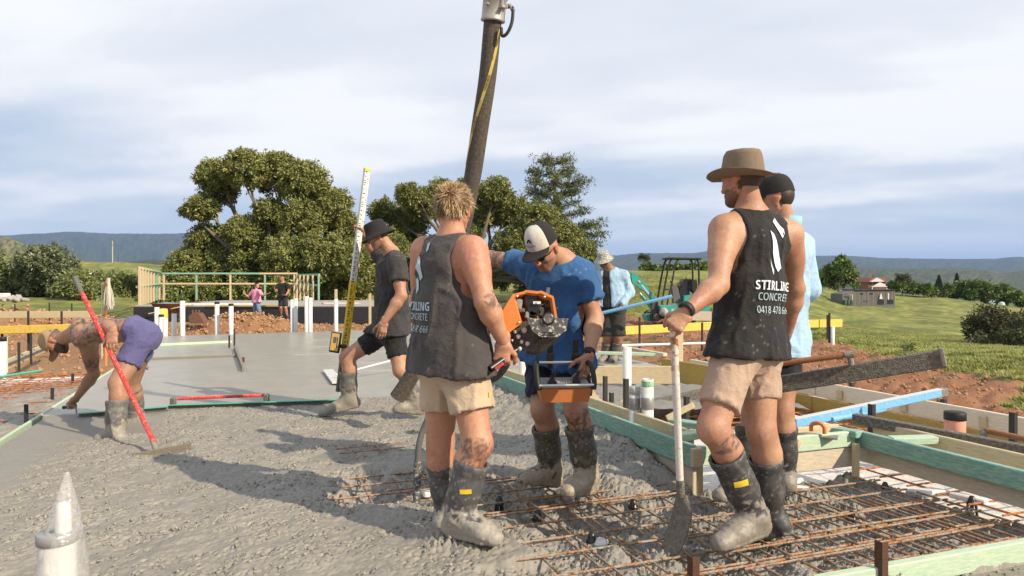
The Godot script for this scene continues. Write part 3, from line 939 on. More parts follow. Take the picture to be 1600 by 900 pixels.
func cap(c: Vector3, B: Basis, P: Node3D, front: Material, back: Material, peak: Material, backward := false) -> Node3D:
	# six-panel cap: front dome, back dome, peak, button
	var bb := B if not backward else B * Basis(Vector3.UP, PI)
	var dome := func(z0: float, z1: float) -> ArrayMesh:
		var v := PackedVector3Array()
		var idx := PackedInt32Array()
		var n := 28
		for i in 13:
			var e := (PI / 2) * i / 12.0
			for k in n + 1:
				var a := lerpf(z0, z1, float(k) / n)
				var r := 0.088 * pow(cos(e), 0.6)
				var p := Vector3(sin(a) * r * 0.95, 0.118 * sin(e) - 0.006, -cos(a) * r * 1.17)
				p *= 1.0 + 0.012 * cos(a * 6.0) * cos(e)
				v.append(p)
		for i in 12:
			for k in n:
				var q := i * (n + 1) + k
				idx.append_array([q, q + n + 2, q + 1, q, q + n + 1, q + n + 2])
		return amesh(v, idx)
	var up := Vector3(0, 0.03, 0)
	var root := part("cap", dome.call(-1.15, 1.15), front, P, c + bb * up, bb)
	part("back_panel", dome.call(1.15, TAU - 1.15), back, root)
	var pv := PackedVector3Array()
	var pi := PackedInt32Array()
	for side in [0.0, -0.004]:
		for i in 9:
			for k in 17:
				var a := lerpf(-1.15, 1.15, k / 16.0)
				var t := i / 8.0
				var o := Vector3(sin(a) * 0.084, -0.006, -cos(a) * 0.103)
				var ext := 0.078 * t * pow(maxf(0.0, cos(a * 1.2)), 0.6)
				pv.append(o + Vector3(sin(a) * 0.1 * ext, -ext * 0.22 - 0.014 * t * absf(sin(a)) * absf(sin(a)) + side, -ext))
	for l in 2:
		for i in 8:
			for k in 16:
				var q := l * 153 + i * 17 + k
				if l == 0: pi.append_array([q, q + 1, q + 18, q, q + 18, q + 17])
				else: pi.append_array([q, q + 18, q + 1, q, q + 17, q + 18])
	for k in 16:
		var q := 8 * 17 + k
		pi.append_array([q, q + 1, q + 154, q, q + 154, q + 153])
	part("peak", amesh(pv, pi), peak, root)
	part("button", lathe([[0.0, 0.006], [0.006, 0.004], [0.008, 0.0], [0.007, -0.004]], 12), peak, root, Vector3(0, 0.113, 0))
	return root
func ring_band(c: Vector3, axis: Vector3, r: float, wdt: float, m: Material, P: Node3D, called: String, ell := 0.85) -> MeshInstance3D:
	var b := look_basis(axis.normalized())
	var bb := Basis(b.y, b.x, b.z)
	return part(called, lathe([[r * 0.9, -wdt / 2], [r + 0.004, -wdt / 2], [r + 0.006, 0], [r + 0.004, wdt / 2], [r * 0.9, wdt / 2]], 20, Vector3(1, 1, ell)), m, P, c, bb)
func tufts(c: Vector3, B: Basis, P: Node3D, n: int, seed_: int, cols: Array, ln: float, m: Material) -> void:
	# tousled hair: many thin curved locks rooted on the skull
	var r := RandomNumberGenerator.new()
	r.seed = seed_
	var v := PackedVector3Array()
	var idx := PackedInt32Array()
	var cc := PackedColorArray()
	for i in n:
		var u := Vector3(r.randfn(), r.randfn(), r.randfn()).normalized()
		if u.y < -0.62 or (u.z < -0.55 and u.y < 0.45) or (absf(u.x) > 0.6 and u.y < -0.05 and u.z < 0.35): continue
		var root := Vector3(u.x * 0.073, u.y * 0.085 + 0.03, u.z * 0.092 + 0.004)
		var flow := (Vector3(0, 0.55, -0.35) * maxf(u.y, 0.0) + Vector3(0, -0.9, 0.1) * maxf(0.0, 0.45 - u.y) + Vector3(r.randf_range(-0.3, 0.3), r.randf_range(-0.25, 0.25), r.randf_range(-0.3, 0.3)))
		var d := (u * 0.22 + flow * 1.1 + Vector3(sin(u.x * 9.0 + u.y * 5.0), 0.2, cos(u.z * 8.0 + u.x * 6.0)) * 0.45).normalized()
		var l := ln * r.randf_range(0.6, 1.25) * (1.15 if u.y > 0.2 else 0.75)
		var side := d.cross(Vector3(r.randf(), r.randf(), r.randf())).normalized() * r.randf_range(0.0013, 0.003)
		var col: Color = cols[r.randi() % cols.size()] * r.randf_range(0.75, 1.2)
		var b := v.size()
		for k in 4:
			var t := k / 3.0
			var p := root + d * l * t + (flow.normalized() * 0.4 + Vector3(0, -0.35, 0)) * l * t * t
			var w := 1.0 - t * 0.85
			var cl := col
			v.append(p - side * w); v.append(p + side * w)
			cc.append(cl); cc.append(cl)
		for k in 3:
			var q := b + k * 2
			idx.append_array([q, q + 1, q + 3, q, q + 3, q + 2])
	part("hair", amesh(v, idx, cc), m, P, c, B)
const SKIN := Color(0.395, 0.21, 0.132)
const MUD := Color(0.235, 0.215, 0.18)
const GRIP := [1.35, 1.3, 0.9, 1.0]
const REST := [0.35, 0.45, 0.35, 0.25]
func person_at(label: String, foot: Vector3) -> Node3D:
	return thing("person", label, "person", foot)
func logo_back(g: Dictionary, J: Dictionary, mid: Vector3, push: Callable, ink: Material, pale: Material, tilt := 0.0, k := 1.0, wide := 1.0) -> void:
	# leaning bars over two lines of lettering and a number, printed on the back of a singlet
	var dir: Vector3 = J.fwd
	var u: Vector3 = (-J.up.cross(dir)).normalized()      # reads left to right seen from behind
	var v: Vector3 = J.up
	u = (u + v * tilt).normalized()
	var org: Vector3 = mid - dir * 0.35
	var put := func(called: String, tris: Array, off: Vector2, m: Material) -> void:
		var t: Array = []
		for q in tris: t.append(Vector2(q.x * wide, q.y) * k + off * k)
		part(called, print_on(g, t, org, u, v, dir, g.push), m, g.node)
	put.call("lettering", text_tris("STIRLING", 0.042, true), Vector2(0, 0.0), ink)
	put.call("lettering", text_tris("CONCRETE", 0.032, false, 1.08), Vector2(0, -0.052), pale)
	put.call("lettering", text_tris("0418 478 666", 0.032, false, 0.9), Vector2(0, -0.112), pale)
	g.put = put
func people() -> void:
	var white = M.print_white
	var pale = M.print_pale
	# --- the man with the felt hat and the shovel
	var P := person_at("man in black singlet and brown felt hat, back turned, leaning on a rusty shovel", gp(1170, 850))
	var J := body_of({"j": {"head": [1160, 284, 3.3], "neck": [1174, 326, 3.31], "pelvis": [1168, 540, 3.28], "shL": [1132, 358, 3.25], "shR": [1231, 366, 3.37], "elL": [1122, 444, 3.1], "elR": [1241, 450, 3.47], "wrL": [1073, 487, 2.97], "wrR": [1228, 525, 3.6], "hipL": [1146, 545, 3.2], "hipR": [1190, 543, 3.36], "knL": [1114, 668, 3.08], "knR": [1190, 672, 3.27], "anL": [1180, 806, 3.2], "anR": [1206, 806, 3.36], "toeL": [1126, 850, 3.07], "toeR": [1160, 838, 3.5]},
		"s": 1.0, "limb": 1.1, "fat": 1.0, "skin": SKIN, "face": Vector3(-0.6, -0.05, -0.8), "hair": [Color(0.05, 0.032, 0.022), 1.0], "beard": Color(0.06, 0.04, 0.03, 0.7), "hands": {"L": [Vector3(-0.6, -0.62, 0.2), Vector3(-0.35, -0.75, -0.55), GRIP]}, "seed": 1, "tattoos": [[1130, 688, 3.1, 0.07], [1246, 438, 3.47, 0.05]]}, P)
	var fp := folds(11.0, 0.009, J.up, 6.0)
	var g := shirt(J, P, "singlet", 0.055, 0.02, 0.0, M.cloth, cloth_col(Color(0.013, 0.013, 0.015), Color(0.2, 0.19, 0.17), 0.34, 3.0), fp, 0.0105)
	logo_back(g, J, jp([1183, 448, 3.3]) - P.position, fp, white, pale, 0.0, 1.0, 0.82)
	g.put.call("stripe", poly_tris([Vector2(0.005, 0.24), Vector2(0.03, 0.26), Vector2(0.075, 0.185), Vector2(0.05, 0.165)]), Vector2(0.0, 0.06), white)
	g.put.call("stripe", poly_tris([Vector2(-0.035, 0.2), Vector2(-0.015, 0.185), Vector2(0.04, 0.07), Vector2(0.04, 0.03), Vector2(0.015, 0.01), Vector2(-0.02, 0.1)]), Vector2(0.0, 0.055), white)
	g.put.call("stripe", poly_tris([Vector2(-0.035, 0.09), Vector2(-0.01, 0.03), Vector2(-0.018, 0.01)]), Vector2(0.0, 0.04), white)
	var sp := folds(31.0, 0.008, Vector3(0.2, 1, 0))
	var tan_ := Color(0.40, 0.29, 0.22)
	g = shorts(J, P, [0.76, 0.62], M.cloth, cloth_col(tan_, Color(0.3, 0.27, 0.23), 0.1, 5.0, 0.06), sp, 0.0105, -0.015)
	part("badge", print_on(g, poly_tris([Vector2(-0.016, -0.017), Vector2(0.016, -0.017), Vector2(0.016, 0.017), Vector2(-0.016, 0.017)]), jp([1099, 612, 3.1]) + Vector3(0, 0, 0.3) - P.position, Vector3(1, -0.1, 0), Vector3(0.1, 1, 0), Vector3(0, 0, -1), sp), M.badge_green, g.node)
	var bt := boots(J, P, Color(0.055, 0.055, 0.057), MUD, [0.2, 0.03], [0.3, 0.32], 4.0)
	part("boot_label", print_on(bt[0], poly_tris([Vector2(-0.03, -0.014), Vector2(0.03, -0.014), Vector2(0.03, 0.014), Vector2(-0.03, 0.014)]), jp([1153, 751, 3.12]) + Vector3(0, 0, 0.3) - P.position, Vector3(0.97, 0.25, 0), Vector3(-0.25, 0.97, 0), Vector3(0, 0, -1), bt[0].push), M.badge_yellow, bt[0].node)
	var hc: Vector3 = J.head + J.B.y * 0.022
	var hb: Basis = J.B * Basis(Vector3.RIGHT, 0.06)
	var hat := hat_lathe(hc, hb, [[0.0, 0.122], [0.03, 0.121], [0.055, 0.128], [0.072, 0.124], [0.082, 0.103], [0.09, 0.05], [0.0945, 0.012], [0.098, 0.001], [0.118, 0.0, 1], [0.14, 0.004, 1], [0.154, 0.011, 1], [0.155, 0.008, 1], [0.14, 0.001, 1], [0.115, -0.004, 1], [0.092, -0.006]], Vector3(0.95, 1, 1.14), M.felt, P, "felt_hat", 0.25, 0.3)
	part("hat_band", lathe([[0.0945, 0.004], [0.0965, 0.006], [0.0955, 0.022], [0.093, 0.024]], 48, Vector3(0.955, 1, 1.145)), M.leather, hat)
	ring_band(jp([1069, 484, 2.965]) - P.position + Vector3(0.01, 0.0, 0), J.elL - J.wrL, 0.033, 0.026, M.black_rubber, P, "wrist_watch", 0.95)
	# --- the man with the black cap behind him
	P = person_at("man in pale blue long-sleeved shirt and black cap standing behind the felt-hatted man", gp(1225, 770))
	J = body_of({"j": {"head": [1214, 314, 4.0], "neck": [1229, 350, 4.02], "pelvis": [1212, 530, 4.05], "shL": [1196, 378, 3.9], "shR": [1250, 382, 4.14], "elL": [1180, 450, 3.85], "elR": [1264, 452, 4.15], "wrL": [1165, 500, 4.0], "wrR": [1228, 478, 4.35], "hipL": [1196, 535, 4.0], "hipR": [1228, 532, 4.1], "knL": [1178, 640, 3.95], "knR": [1222, 640, 4.02], "anL": [1160, 752, 3.92], "anR": [1227, 742, 4.08], "toeL": [1126, 776, 3.75], "toeR": [1212, 762, 4.28]},
		"skin": SKIN, "limb": 1.08, "face": Vector3(-0.85, -0.1, -0.5), "hair": [Color(0.035, 0.025, 0.02), 1.0], "hands": {}, "seed": 2}, P)
	fp = folds(21.0, 0.01, J.up, 6.0)
	shirt(J, P, "shirt", 0.09, 0.03, 1.8, M.cloth, cloth_col(Color(0.32, 0.49, 0.65), Color(0.4, 0.5, 0.55), 0.08, 8.0, 0.04), fp, 0.012, 0.07)
	ring_band(J.neck + J.up * 0.012 - J.fwd * 0.008, J.up, 0.068, 0.07, M.blue_cloth, P, "collar", 0.95)
	shorts(J, P, [0.6, 0.6], M.cloth, cloth_col(Color(0.012, 0.014, 0.025), MUD, 0.3, 6.0), folds(3.0, 0.008, Vector3.UP))
	boots(J, P, Color(0.05, 0.05, 0.05), MUD, [0.25, 0.13], [0.25, 0.27], 9.0)
	cap(J.head + J.B.y * 0.012, J.B * Basis(Vector3.RIGHT, -0.08), P, M.cap_black, M.cap_black, M.cap_black)
	# --- the fair-haired man
	P = person_at("fair-haired man in dark grey singlet and beige shorts, back turned, muddy boots on the rebar", gp(725, 848))
	J = body_of({"j": {"head": [708, 330, 3.33], "neck": [705, 368, 3.32], "pelvis": [704, 555, 3.32], "shL": [665, 392, 3.42], "shR": [738, 392, 3.2], "elL": [655, 470, 3.6], "elR": [758, 472, 3.12], "wrL": [690, 540, 3.7], "wrR": [787, 534, 3.2], "hipL": [684, 558, 3.42], "hipR": [728, 556, 3.24], "knL": [688, 690, 3.42], "knR": [746, 692, 3.18], "anL": [700, 800, 3.48], "anR": [716, 806, 3.22], "toeL": [745, 815, 3.7], "toeR": [772, 842, 3.12]},
		"skin": Color(0.44, 0.215, 0.135), "limb": 1.12, "fat": 1.05, "face": Vector3(0.12, -0.2, -0.97), "hair": [Color(0.16, 0.1, 0.05), 1.0], "hands": {"R": [Vector3(-0.12, -0.95, 0.1), Vector3(0.25, -0.1, -0.95), [1.2, 1.3, 0.9, 0.8]]}, "seed": 3, "tattoos": [[742, 715, 3.12, 0.09], [700, 395, 3.25, 0.05], [772, 470, 3.1, 0.05]]}, P)
	fp = folds(41.0, 0.014, J.up, 5.5)
	g = shirt(J, P, "singlet", 0.085, 0.034, 0.0, M.cloth, cloth_col(Color(0.056, 0.052, 0.052), Color(0.2, 0.18, 0.16), 0.3, 13.0), fp, 0.0105)
	logo_back(g, J, jp([671, 478, 3.32]) - P.position, fp, pale, pale, 0.0, 0.95, 0.85)
	for q in [[Vector2(0.03, 0.245), 0.6], [Vector2(-0.02, 0.18), 0.95], [Vector2(-0.0, 0.12), 1.0], [Vector2(-0.03, 0.055), 1.0]]:
		var z: float = q[1]
		g.put.call("stripe", poly_tris([Vector2(-0.03, 0.03) * z, Vector2(0.005, 0.045) * z, Vector2(0.03, -0.02) * z, Vector2(-0.003, -0.04) * z]), q[0] + Vector2(0.008, 0.045), pale)
	sp = folds(51.0, 0.01, Vector3(-0.2, 1, 0), 7.0)
	g = shorts(J, P, [0.6, 0.64], M.cloth, cloth_col(Color(0.47, 0.37, 0.26), Color(0.3, 0.27, 0.23), 0.08, 15.0, 0.06), sp, 0.0105, -0.04, 1.08)
	part("badge", print_on(g, poly_tris([Vector2(-0.013, -0.013), Vector2(0.013, -0.013), Vector2(0.013, 0.013), Vector2(-0.013, 0.013)]), jp([767, 620, 3.12]) + Vector3(0, 0, 0.3) - P.position, Vector3(1, 0, 0), Vector3(0, 1, 0), Vector3(0, 0, -1), sp), M.badge_yellow, g.node)
	bt = boots(J, P, Color(0.085, 0.085, 0.088), Color(0.3, 0.275, 0.235), [0.1, 0.16], [0.28, 0.25], 14.0)
	part("boot_label", print_on(bt[1], poly_tris([Vector2(-0.025, -0.011), Vector2(0.025, -0.011), Vector2(0.025, 0.011), Vector2(-0.025, 0.011)]), jp([728, 766, 3.15]) + Vector3(0, 0, 0.3) - P.position, Vector3(1, 0.05, 0), Vector3(-0.05, 1, 0), Vector3(0, 0, -1), bt[1].push), M.badge_yellow, bt[1].node)
	tufts(J.head, J.B, P, 17000, 5, [Color(0.12, 0.07, 0.035), Color(0.42, 0.29, 0.15), Color(0.6, 0.45, 0.26), Color(0.3, 0.19, 0.09)], 0.029, M.hair)
	# --- the man in the blue T-shirt
	P = person_at("man in blue T-shirt and white-fronted trucker cap, looking down at a remote control box", gp(880, 768))
	J = body_of({"j": {"head": [850, 388, 3.88], "neck": [878, 398, 4.02], "pelvis": [868, 545, 4.14], "shL": [908, 425, 4.0], "shR": [828, 414, 4.14], "elL": [930, 498, 3.97], "elR": [782, 406, 4.3], "wrL": [920, 556, 3.8], "wrR": [728, 400, 4.5], "hipL": [889, 545, 4.08], "hipR": [848, 545, 4.18], "knL": [900, 640, 3.92], "knR": [848, 640, 4.06], "anL": [918, 745, 3.98], "anR": [862, 734, 4.17], "toeL": [888, 768, 3.8], "toeR": [818, 748, 4.02]},
		"skin": SKIN, "limb": 1.1, "fat": 1.08, "face": Vector3(-0.48, -0.62, 0.62), "up": Vector3(-0.25, 0.75, 0.3), "hair": [Color(0.05, 0.035, 0.025), 1.0], "beard": Color(0.12, 0.08, 0.06, 0.5), "hands": {"L": [Vector3(-0.3, -0.8, 0.35), Vector3(-0.7, -0.3, -0.5), [0.25, 0.35, 0.25, 0.2]]}, "seed": 4, "tattoos": [[905, 655, 3.9, 0.08], [775, 406, 4.28, 0.1]]}, P)
	fp = folds(61.0, 0.013, J.up, 6.0)
	g = shirt(J, P, "t_shirt", 0.06, 0.036, 0.62, M.cloth, cloth_col(Color(0.026, 0.095, 0.24), Color(0.25, 0.28, 0.32), 0.26, 23.0, 0.14), fp, 0.012, 0.085)
	part("emblem", print_on(g, poly_tris([Vector2(-0.01, -0.02), Vector2(0.012, -0.012), Vector2(0.016, 0.02), Vector2(-0.004, 0.022)]), jp([857, 455, 3.85]) + Vector3(0, 0, 0.3) - P.position, Vector3(1, 0, 0), Vector3(0, 1, 0), Vector3(0, 0, -1), g.push), pale, g.node)
	shorts(J, P, [0.78, 0.78], M.cloth, cloth_col(Color(0.012, 0.014, 0.04), Color(0.3, 0.3, 0.3), 0.2, 26.0), folds(71.0, 0.008, Vector3.UP), 0.012, -0.02)
	boots(J, P, Color(0.075, 0.072, 0.055), Color(0.33, 0.28, 0.21), [0.2, 0.13], [0.25, 0.28], 24.0)
	var cp := cap(J.head + J.B.y * 0.012, J.B * Basis(Vector3.RIGHT, 0.1), P, M.cap_white, M.cap_black, M.cap_black)
	part("cap_print", print_cap(0.042, 0.012), M.print_blue, cp)
	part("cap_print", print_cap_mark(), M.cap_black, cp)
	# sunglasses
	var lens := st_new()
	for e in [-1.0, 1.0]:
		st_lathe(lens, [[0.0, 0.004], [0.018, 0.003], [0.022, 0.0], [0.02, -0.003], [0.0, -0.003]], 16, Transform3D(Basis(Vector3.RIGHT, -PI / 2) * Basis(Vector3.FORWARD, e * 0.25), Vector3(0.032 * e, 0.002, -0.1)), Vector3(1.15, 1, 0.85))
		st_tube(lens, [Vector3(0.05 * e, 0.006, -0.097), Vector3(0.074 * e, 0.008, -0.07), Vector3(0.08 * e, 0.006, 0.0)], [0.004, 0.004, 0.003], 6)
	st_tube(lens, [Vector3(-0.012, 0.006, -0.104), Vector3(0, 0.01, -0.107), Vector3(0.012, 0.006, -0.104)], [0.003], 6)
	part("sunglasses", st_done(lens), M.gloss_black, P, J.head, J.B)
	ring_band(J.wrL + (J.elL - J.wrL).normalized() * 0.025, J.elL - J.wrL, 0.031, 0.024, M.black_rubber, P, "wrist_watch", 0.95)
	part("watch_face", box(Vector3(0.034, 0.014, 0.036), 0.004), M.gloss_black, P, J.wrL + (J.elL - J.wrL).normalized() * 0.025 + Vector3(-0.012, 0.0, 0.032), Basis(Vector3.RIGHT, PI / 2) * Basis(Vector3.UP, -0.2))
	ring_band(J.wrL + Vector3(-0.035, -0.105, 0.035), Vector3(-0.3, -0.8, 0.3), 0.0105, 0.006, M.steel, P, "finger_ring", 1.0)
	# --- the man with the black bucket hat and the levelling staff
	P = person_at("man in dark grey T-shirt and black bucket hat stepping through concrete with a levelling staff", gp(580, 648))
	J = body_of({"j": {"head": [591, 368, 6.2], "neck": [612, 390, 6.24], "pelvis": [612, 512, 6.28], "shL": [620, 408, 6.06], "shR": [604, 405, 6.42], "elL": [627, 462, 5.98], "elR": [584, 394, 6.62], "wrL": [600, 503, 5.93], "wrR": [568, 364, 6.48], "hipL": [614, 517, 6.18], "hipR": [606, 517, 6.36], "knL": [626, 577, 6.12], "knR": [542, 558, 6.34], "anL": [650, 630, 6.2], "anR": [546, 622, 6.36], "toeL": [620, 640, 6.1], "toeR": [504, 646, 6.3]},
		"skin": SKIN, "limb": 1.1, "face": Vector3(-0.9, -0.38, 0.12), "hair": [Color(0.06, 0.035, 0.02), 1.0], "beard": Color(0.1, 0.06, 0.045, 0.4), "hands": {"L": [Vector3(-0.2, -0.95, 0.05), Vector3(-0.2, 0.0, -1), REST], "R": [Vector3(-0.35, 0.75, 0.1), Vector3(-0.75, -0.3, 0.5), GRIP]}, "seed": 5, "tattoos": [[622, 445, 6.0, 0.04]]}, P)
	fp = folds(81.0, 0.011, J.up)
	g = shirt(J, P, "t_shirt", 0.05, 0.03, 0.6, M.cloth, cloth_col(Color(0.035, 0.035, 0.036), Color(0.2, 0.19, 0.17), 0.25, 33.0), fp, 0.014, 0.084)
	g = shorts(J, P, [0.68, 0.62], M.cloth, cloth_col(Color(0.012, 0.012, 0.012), Color(0.3, 0.3, 0.28), 0.3, 36.0), folds(91.0, 0.008, Vector3.UP), 0.014, -0.015)
	boots(J, P, Color(0.11, 0.105, 0.095), MUD, [0.22, 0.25], [0.35, 0.35], 34.0, 0.011)
	hat_lathe(J.head + J.B.y * 0.035, J.B, [[0.0, 0.092], [0.05, 0.091], [0.076, 0.084], [0.083, 0.07], [0.088, 0.03], [0.094, 0.0], [0.115, -0.018, 1], [0.142, -0.04, 1], [0.143, -0.044, 1], [0.115, -0.024, 1], [0.092, -0.006]], Vector3(0.98, 1.1, 1.14), M.cap_black, P, "bucket_hat")
	# --- the bent man with the red rake
	P = person_at("shirtless tattooed man in purple shorts bending low to trowel the slab edge", gp(195, 672))
	J = body_of({"j": {"head": [87, 533, 5.98], "neck": [115, 519, 5.87], "pelvis": [213, 516, 5.76], "shL": [128, 530, 5.68], "shR": [138, 541, 6.04], "elL": [168, 510, 5.5], "elR": [146, 584, 6.2], "wrL": [176, 518, 5.3], "wrR": [119, 622, 6.36], "hipL": [221, 528, 5.66], "hipR": [226, 525, 5.86], "knL": [184, 598, 5.48], "knR": [204, 600, 6.02], "anL": [180, 676, 5.4], "anR": [213, 652, 6.14], "toeL": [152, 690, 5.45], "toeR": [184, 665, 6.2]},
		"bare": true, "skin": Color(0.33, 0.175, 0.108), "limb": 1.12, "face": Vector3(-0.2, -0.95, 0.1), "up": Vector3(-0.95, 0.15, 0.0), "hair": [Color(0.13, 0.08, 0.055), 1.0], "beard": Color(0.025, 0.018, 0.014, 0.85), "hands": {"L": [Vector3(0.12, -0.85, 0.35), Vector3(-0.2, -0.25, -0.9), [0.3, 0.5, 0.4, 0.3]], "R": [Vector3(-0.62, -0.7, 0.1), Vector3(0.3, -0.55, 0.4), GRIP]}, "seed": 6, "tattoos": [[130, 524, 5.65, 0.17], [155, 515, 5.55, 0.14], [160, 493, 5.8, 0.2], [190, 490, 5.75, 0.12], [146, 572, 6.1, 0.09]]}, P)
	shorts(J, P, [0.62, 0.62], M.cloth, cloth_col(Color(0.095, 0.092, 0.22), Color(0.3, 0.29, 0.3), 0.16, 46.0, 0.1), folds(101.0, 0.009, Vector3(1, 0.6, 0), 7.0), 0.012, 0.02, 1.04)
	boots(J, P, Color(0.12, 0.118, 0.11), Color(0.27, 0.25, 0.21), [0.12, 0.1], [0.36, 0.12], 44.0, 0.01)
	cap(J.head - J.B.y * 0.006, J.B * Basis(Vector3.RIGHT, -0.05), P, M.cap_tan, M.cap_tan, M.cap_tan)
	# --- the man holding the blue pole further back
	P = person_at("man in open pale blue shirt and patterned bucket hat holding a long blue pole", gp(952, 566))
	J = body_of({"j": {"head": [943, 405, 10.7], "neck": [952, 417, 10.8], "pelvis": [956, 478, 10.85], "shL": [975, 429, 10.75], "shR": [931, 428, 10.9], "elL": [984, 457, 10.8], "elR": [925, 458, 10.95], "wrL": [968, 480, 10.55], "wrR": [935, 483, 10.7], "hipL": [966, 482, 10.8], "hipR": [948, 482, 10.9], "knL": [966, 525, 10.75], "knR": [949, 526, 10.8], "anL": [961, 556, 10.85], "anR": [946, 558, 10.9], "toeL": [956, 563, 10.6], "toeR": [938, 564, 10.7]},
		"skin": Color(0.26, 0.13, 0.08), "limb": 1.15, "fat": 1.15, "face": Vector3(-0.5, -0.4, 0.75), "hair": [Color(0.02, 0.015, 0.012), 1.0], "beard": Color(0.02, 0.015, 0.012, 0.8), "hands": {}, "cell": 0.018, "fcell": 0.009, "seed": 7}, P)
	fp = folds(111.0, 0.014, J.up, 6.0)
	shirt(J, P, "undershirt", 0.0, 0.022, 0.3, M.cloth, cloth_col(Color(0.025, 0.025, 0.025), MUD, 0.1, 51.0), fp, 0.018, 0.07)
	shirt(J, P, "open_shirt", 0.0, 0.04, 1.85, M.cloth, cloth_col(Color(0.31, 0.46, 0.59), MUD, 0.1, 53.0, 0.05), fp, 0.018, 0.078, J.fwd - J.lat * -0.25)
	shorts(J, P, [1.0, 1.0], M.cloth, cloth_col(Color(0.03, 0.028, 0.026), MUD, 0.2, 56.0), folds(3.0, 0.008, Vector3.UP), 0.018, 0.1, 1.1)
	boots(J, P, Color(0.1, 0.095, 0.085), MUD, [0.1, 0.1], [0.3, 0.3], 54.0, 0.014)
	hat_lathe(J.head + J.B.y * 0.035, J.B, [[0.0, 0.092], [0.05, 0.091], [0.076, 0.084], [0.083, 0.07], [0.088, 0.03], [0.094, 0.0], [0.115, -0.018, 1], [0.142, -0.04, 1], [0.143, -0.044, 1], [0.115, -0.024, 1], [0.092, -0.006]], Vector3(1.05, 1.15, 1.2), M.camo, P, "bucket_hat")
	for q in ["L", "R"]:
		var gb := buf_new()
		nets(sdf(hand_shapes(J["wr" + q], Vector3(-0.3, -0.9, 0.2), Vector3(-0.6, -0.1, -0.7), q == "R", GRIP, 1.15), 0.009), gb, func(_p, _n): return Color(0.012, 0.012, 0.012))
		part("glove", buf_mesh(gb), M.rubber, P)
	# --- the two people by the raised platform
	P = person_at("woman in pink T-shirt and jeans with arms spread, near the raised platform", at(402, 497, 28))
	J = body_of({"j": {"head": [401.5, 446, 28], "neck": [400, 452, 28], "pelvis": [401, 471, 28], "shL": [405, 455, 27.85], "shR": [395.5, 455, 28.1], "elL": [410, 462, 27.6], "elR": [389, 464, 28.1], "wrL": [418, 459, 27.5], "wrR": [383, 460, 28], "hipL": [403.5, 472, 27.9], "hipR": [398.5, 472, 28.1], "knL": [405, 485, 27.8], "knR": [398, 485, 28], "anL": [405, 496, 27.9], "anR": [398, 496, 28.1], "toeL": [408, 498, 27.8], "toeR": [401, 498, 28]},
		"s": 0.92, "skin": Color(0.5, 0.28, 0.2), "face": Vector3(0.85, 0, 0.4), "hair": [Color(0.012, 0.01, 0.01), 1.0], "hands": {"L": [Vector3(0.9, 0.2, 0.2), Vector3(0, 1, 0), REST], "R": [Vector3(-0.7, 0.6, 0), Vector3(0, 1, 0), REST]}, "cell": 0.025, "fcell": 0.012, "hcell": 0.012, "seed": 8}, P)
	shirt(J, P, "t_shirt", 0.05, 0.05, 0.75, M.cloth, cloth_col(Color(0.72, 0.3, 0.48), Color(0.7, 0.4, 0.5), 0.0, 61.0, 0.02), folds(5.0, 0.012, J.up), 0.025, 0.09)
	shorts(J, P, [1.0, 1.0], M.cloth, cloth_col(Color(0.13, 0.22, 0.32), Color(0.2, 0.3, 0.4), 0.0, 62.0), folds(6.0, 0.006, J.up), 0.025, 0.05)
	var jb := buf_new()
	for q in ["L", "R"]: nets(sdf([sh(J["kn" + q], J["an" + q], 0.075, 0.085)], 0.02), jb, func(_p, _n): return Color(0.13, 0.22, 0.32))
	part("jeans_leg", buf_mesh(jb), M.cloth, P)
	tufts(J.head, J.B, P, 900, 9, [Color(0.012, 0.01, 0.01), Color(0.02, 0.016, 0.014)], 0.06, M.hair)
	P = person_at("man in black shirt and black shorts talking, near the raised platform", at(441, 497, 28))
	J = body_of({"j": {"head": [441, 434.5, 28], "neck": [442, 441, 28.05], "pelvis": [442, 463, 28], "shL": [449.5, 445.5, 27.95], "shR": [434.5, 445.5, 28], "elL": [451, 455, 27.9], "elR": [431, 455, 27.9], "wrL": [447, 461, 27.6], "wrR": [432, 456, 27.6], "hipL": [445.5, 464, 28], "hipR": [438.5, 464, 28], "knL": [446, 481, 27.95], "knR": [439, 481, 27.95], "anL": [449, 495, 28], "anR": [440, 493, 28.1], "toeL": [450, 498, 27.7], "toeR": [438, 496, 27.8]},
		"skin": Color(0.4, 0.2, 0.13), "face": Vector3(-0.3, -0.05, 0.95), "hair": [Color(0.02, 0.015, 0.012), 1.0], "hands": {"L": [Vector3(-0.7, -0.1, 0.6), Vector3(0, 1, 0), REST], "R": [Vector3(0.3, 0.3, 0.8), Vector3(1, 0, 0), REST]}, "cell": 0.025, "fcell": 0.012, "hcell": 0.012, "seed": 9}, P)
	shirt(J, P, "t_shirt", 0.05, 0.03, 0.65, M.cloth, cloth_col(Color(0.01, 0.01, 0.011), Color(0.1, 0.1, 0.1), 0.0, 71.0), folds(7.0, 0.01, J.up), 0.025, 0.085)
	shorts(J, P, [0.85, 0.85], M.cloth, cloth_col(Color(0.022, 0.022, 0.025), MUD, 0.0, 72.0), folds(8.0, 0.008, J.up), 0.025, 0.05, 1.1)
	boots(J, P, Color(0.02, 0.02, 0.02), MUD, [-1.0, -1.0], [0.8, 0.8], 74.0, 0.02, "shoe")
func print_cap(h: float, hh: float) -> ArrayMesh:
	var st := st_new()
	var tr := text_tris("STIRLING", 0.012, true)
	for q in tr:
		var a: float = q.x / 0.098
		st.add_vertex(Vector3(sin(a) * 0.0875, h - 0.012 + q.y, -cos(a) * 0.1075 + 0.25 * (h - 0.03) * 0.3))
	return st_done(st)
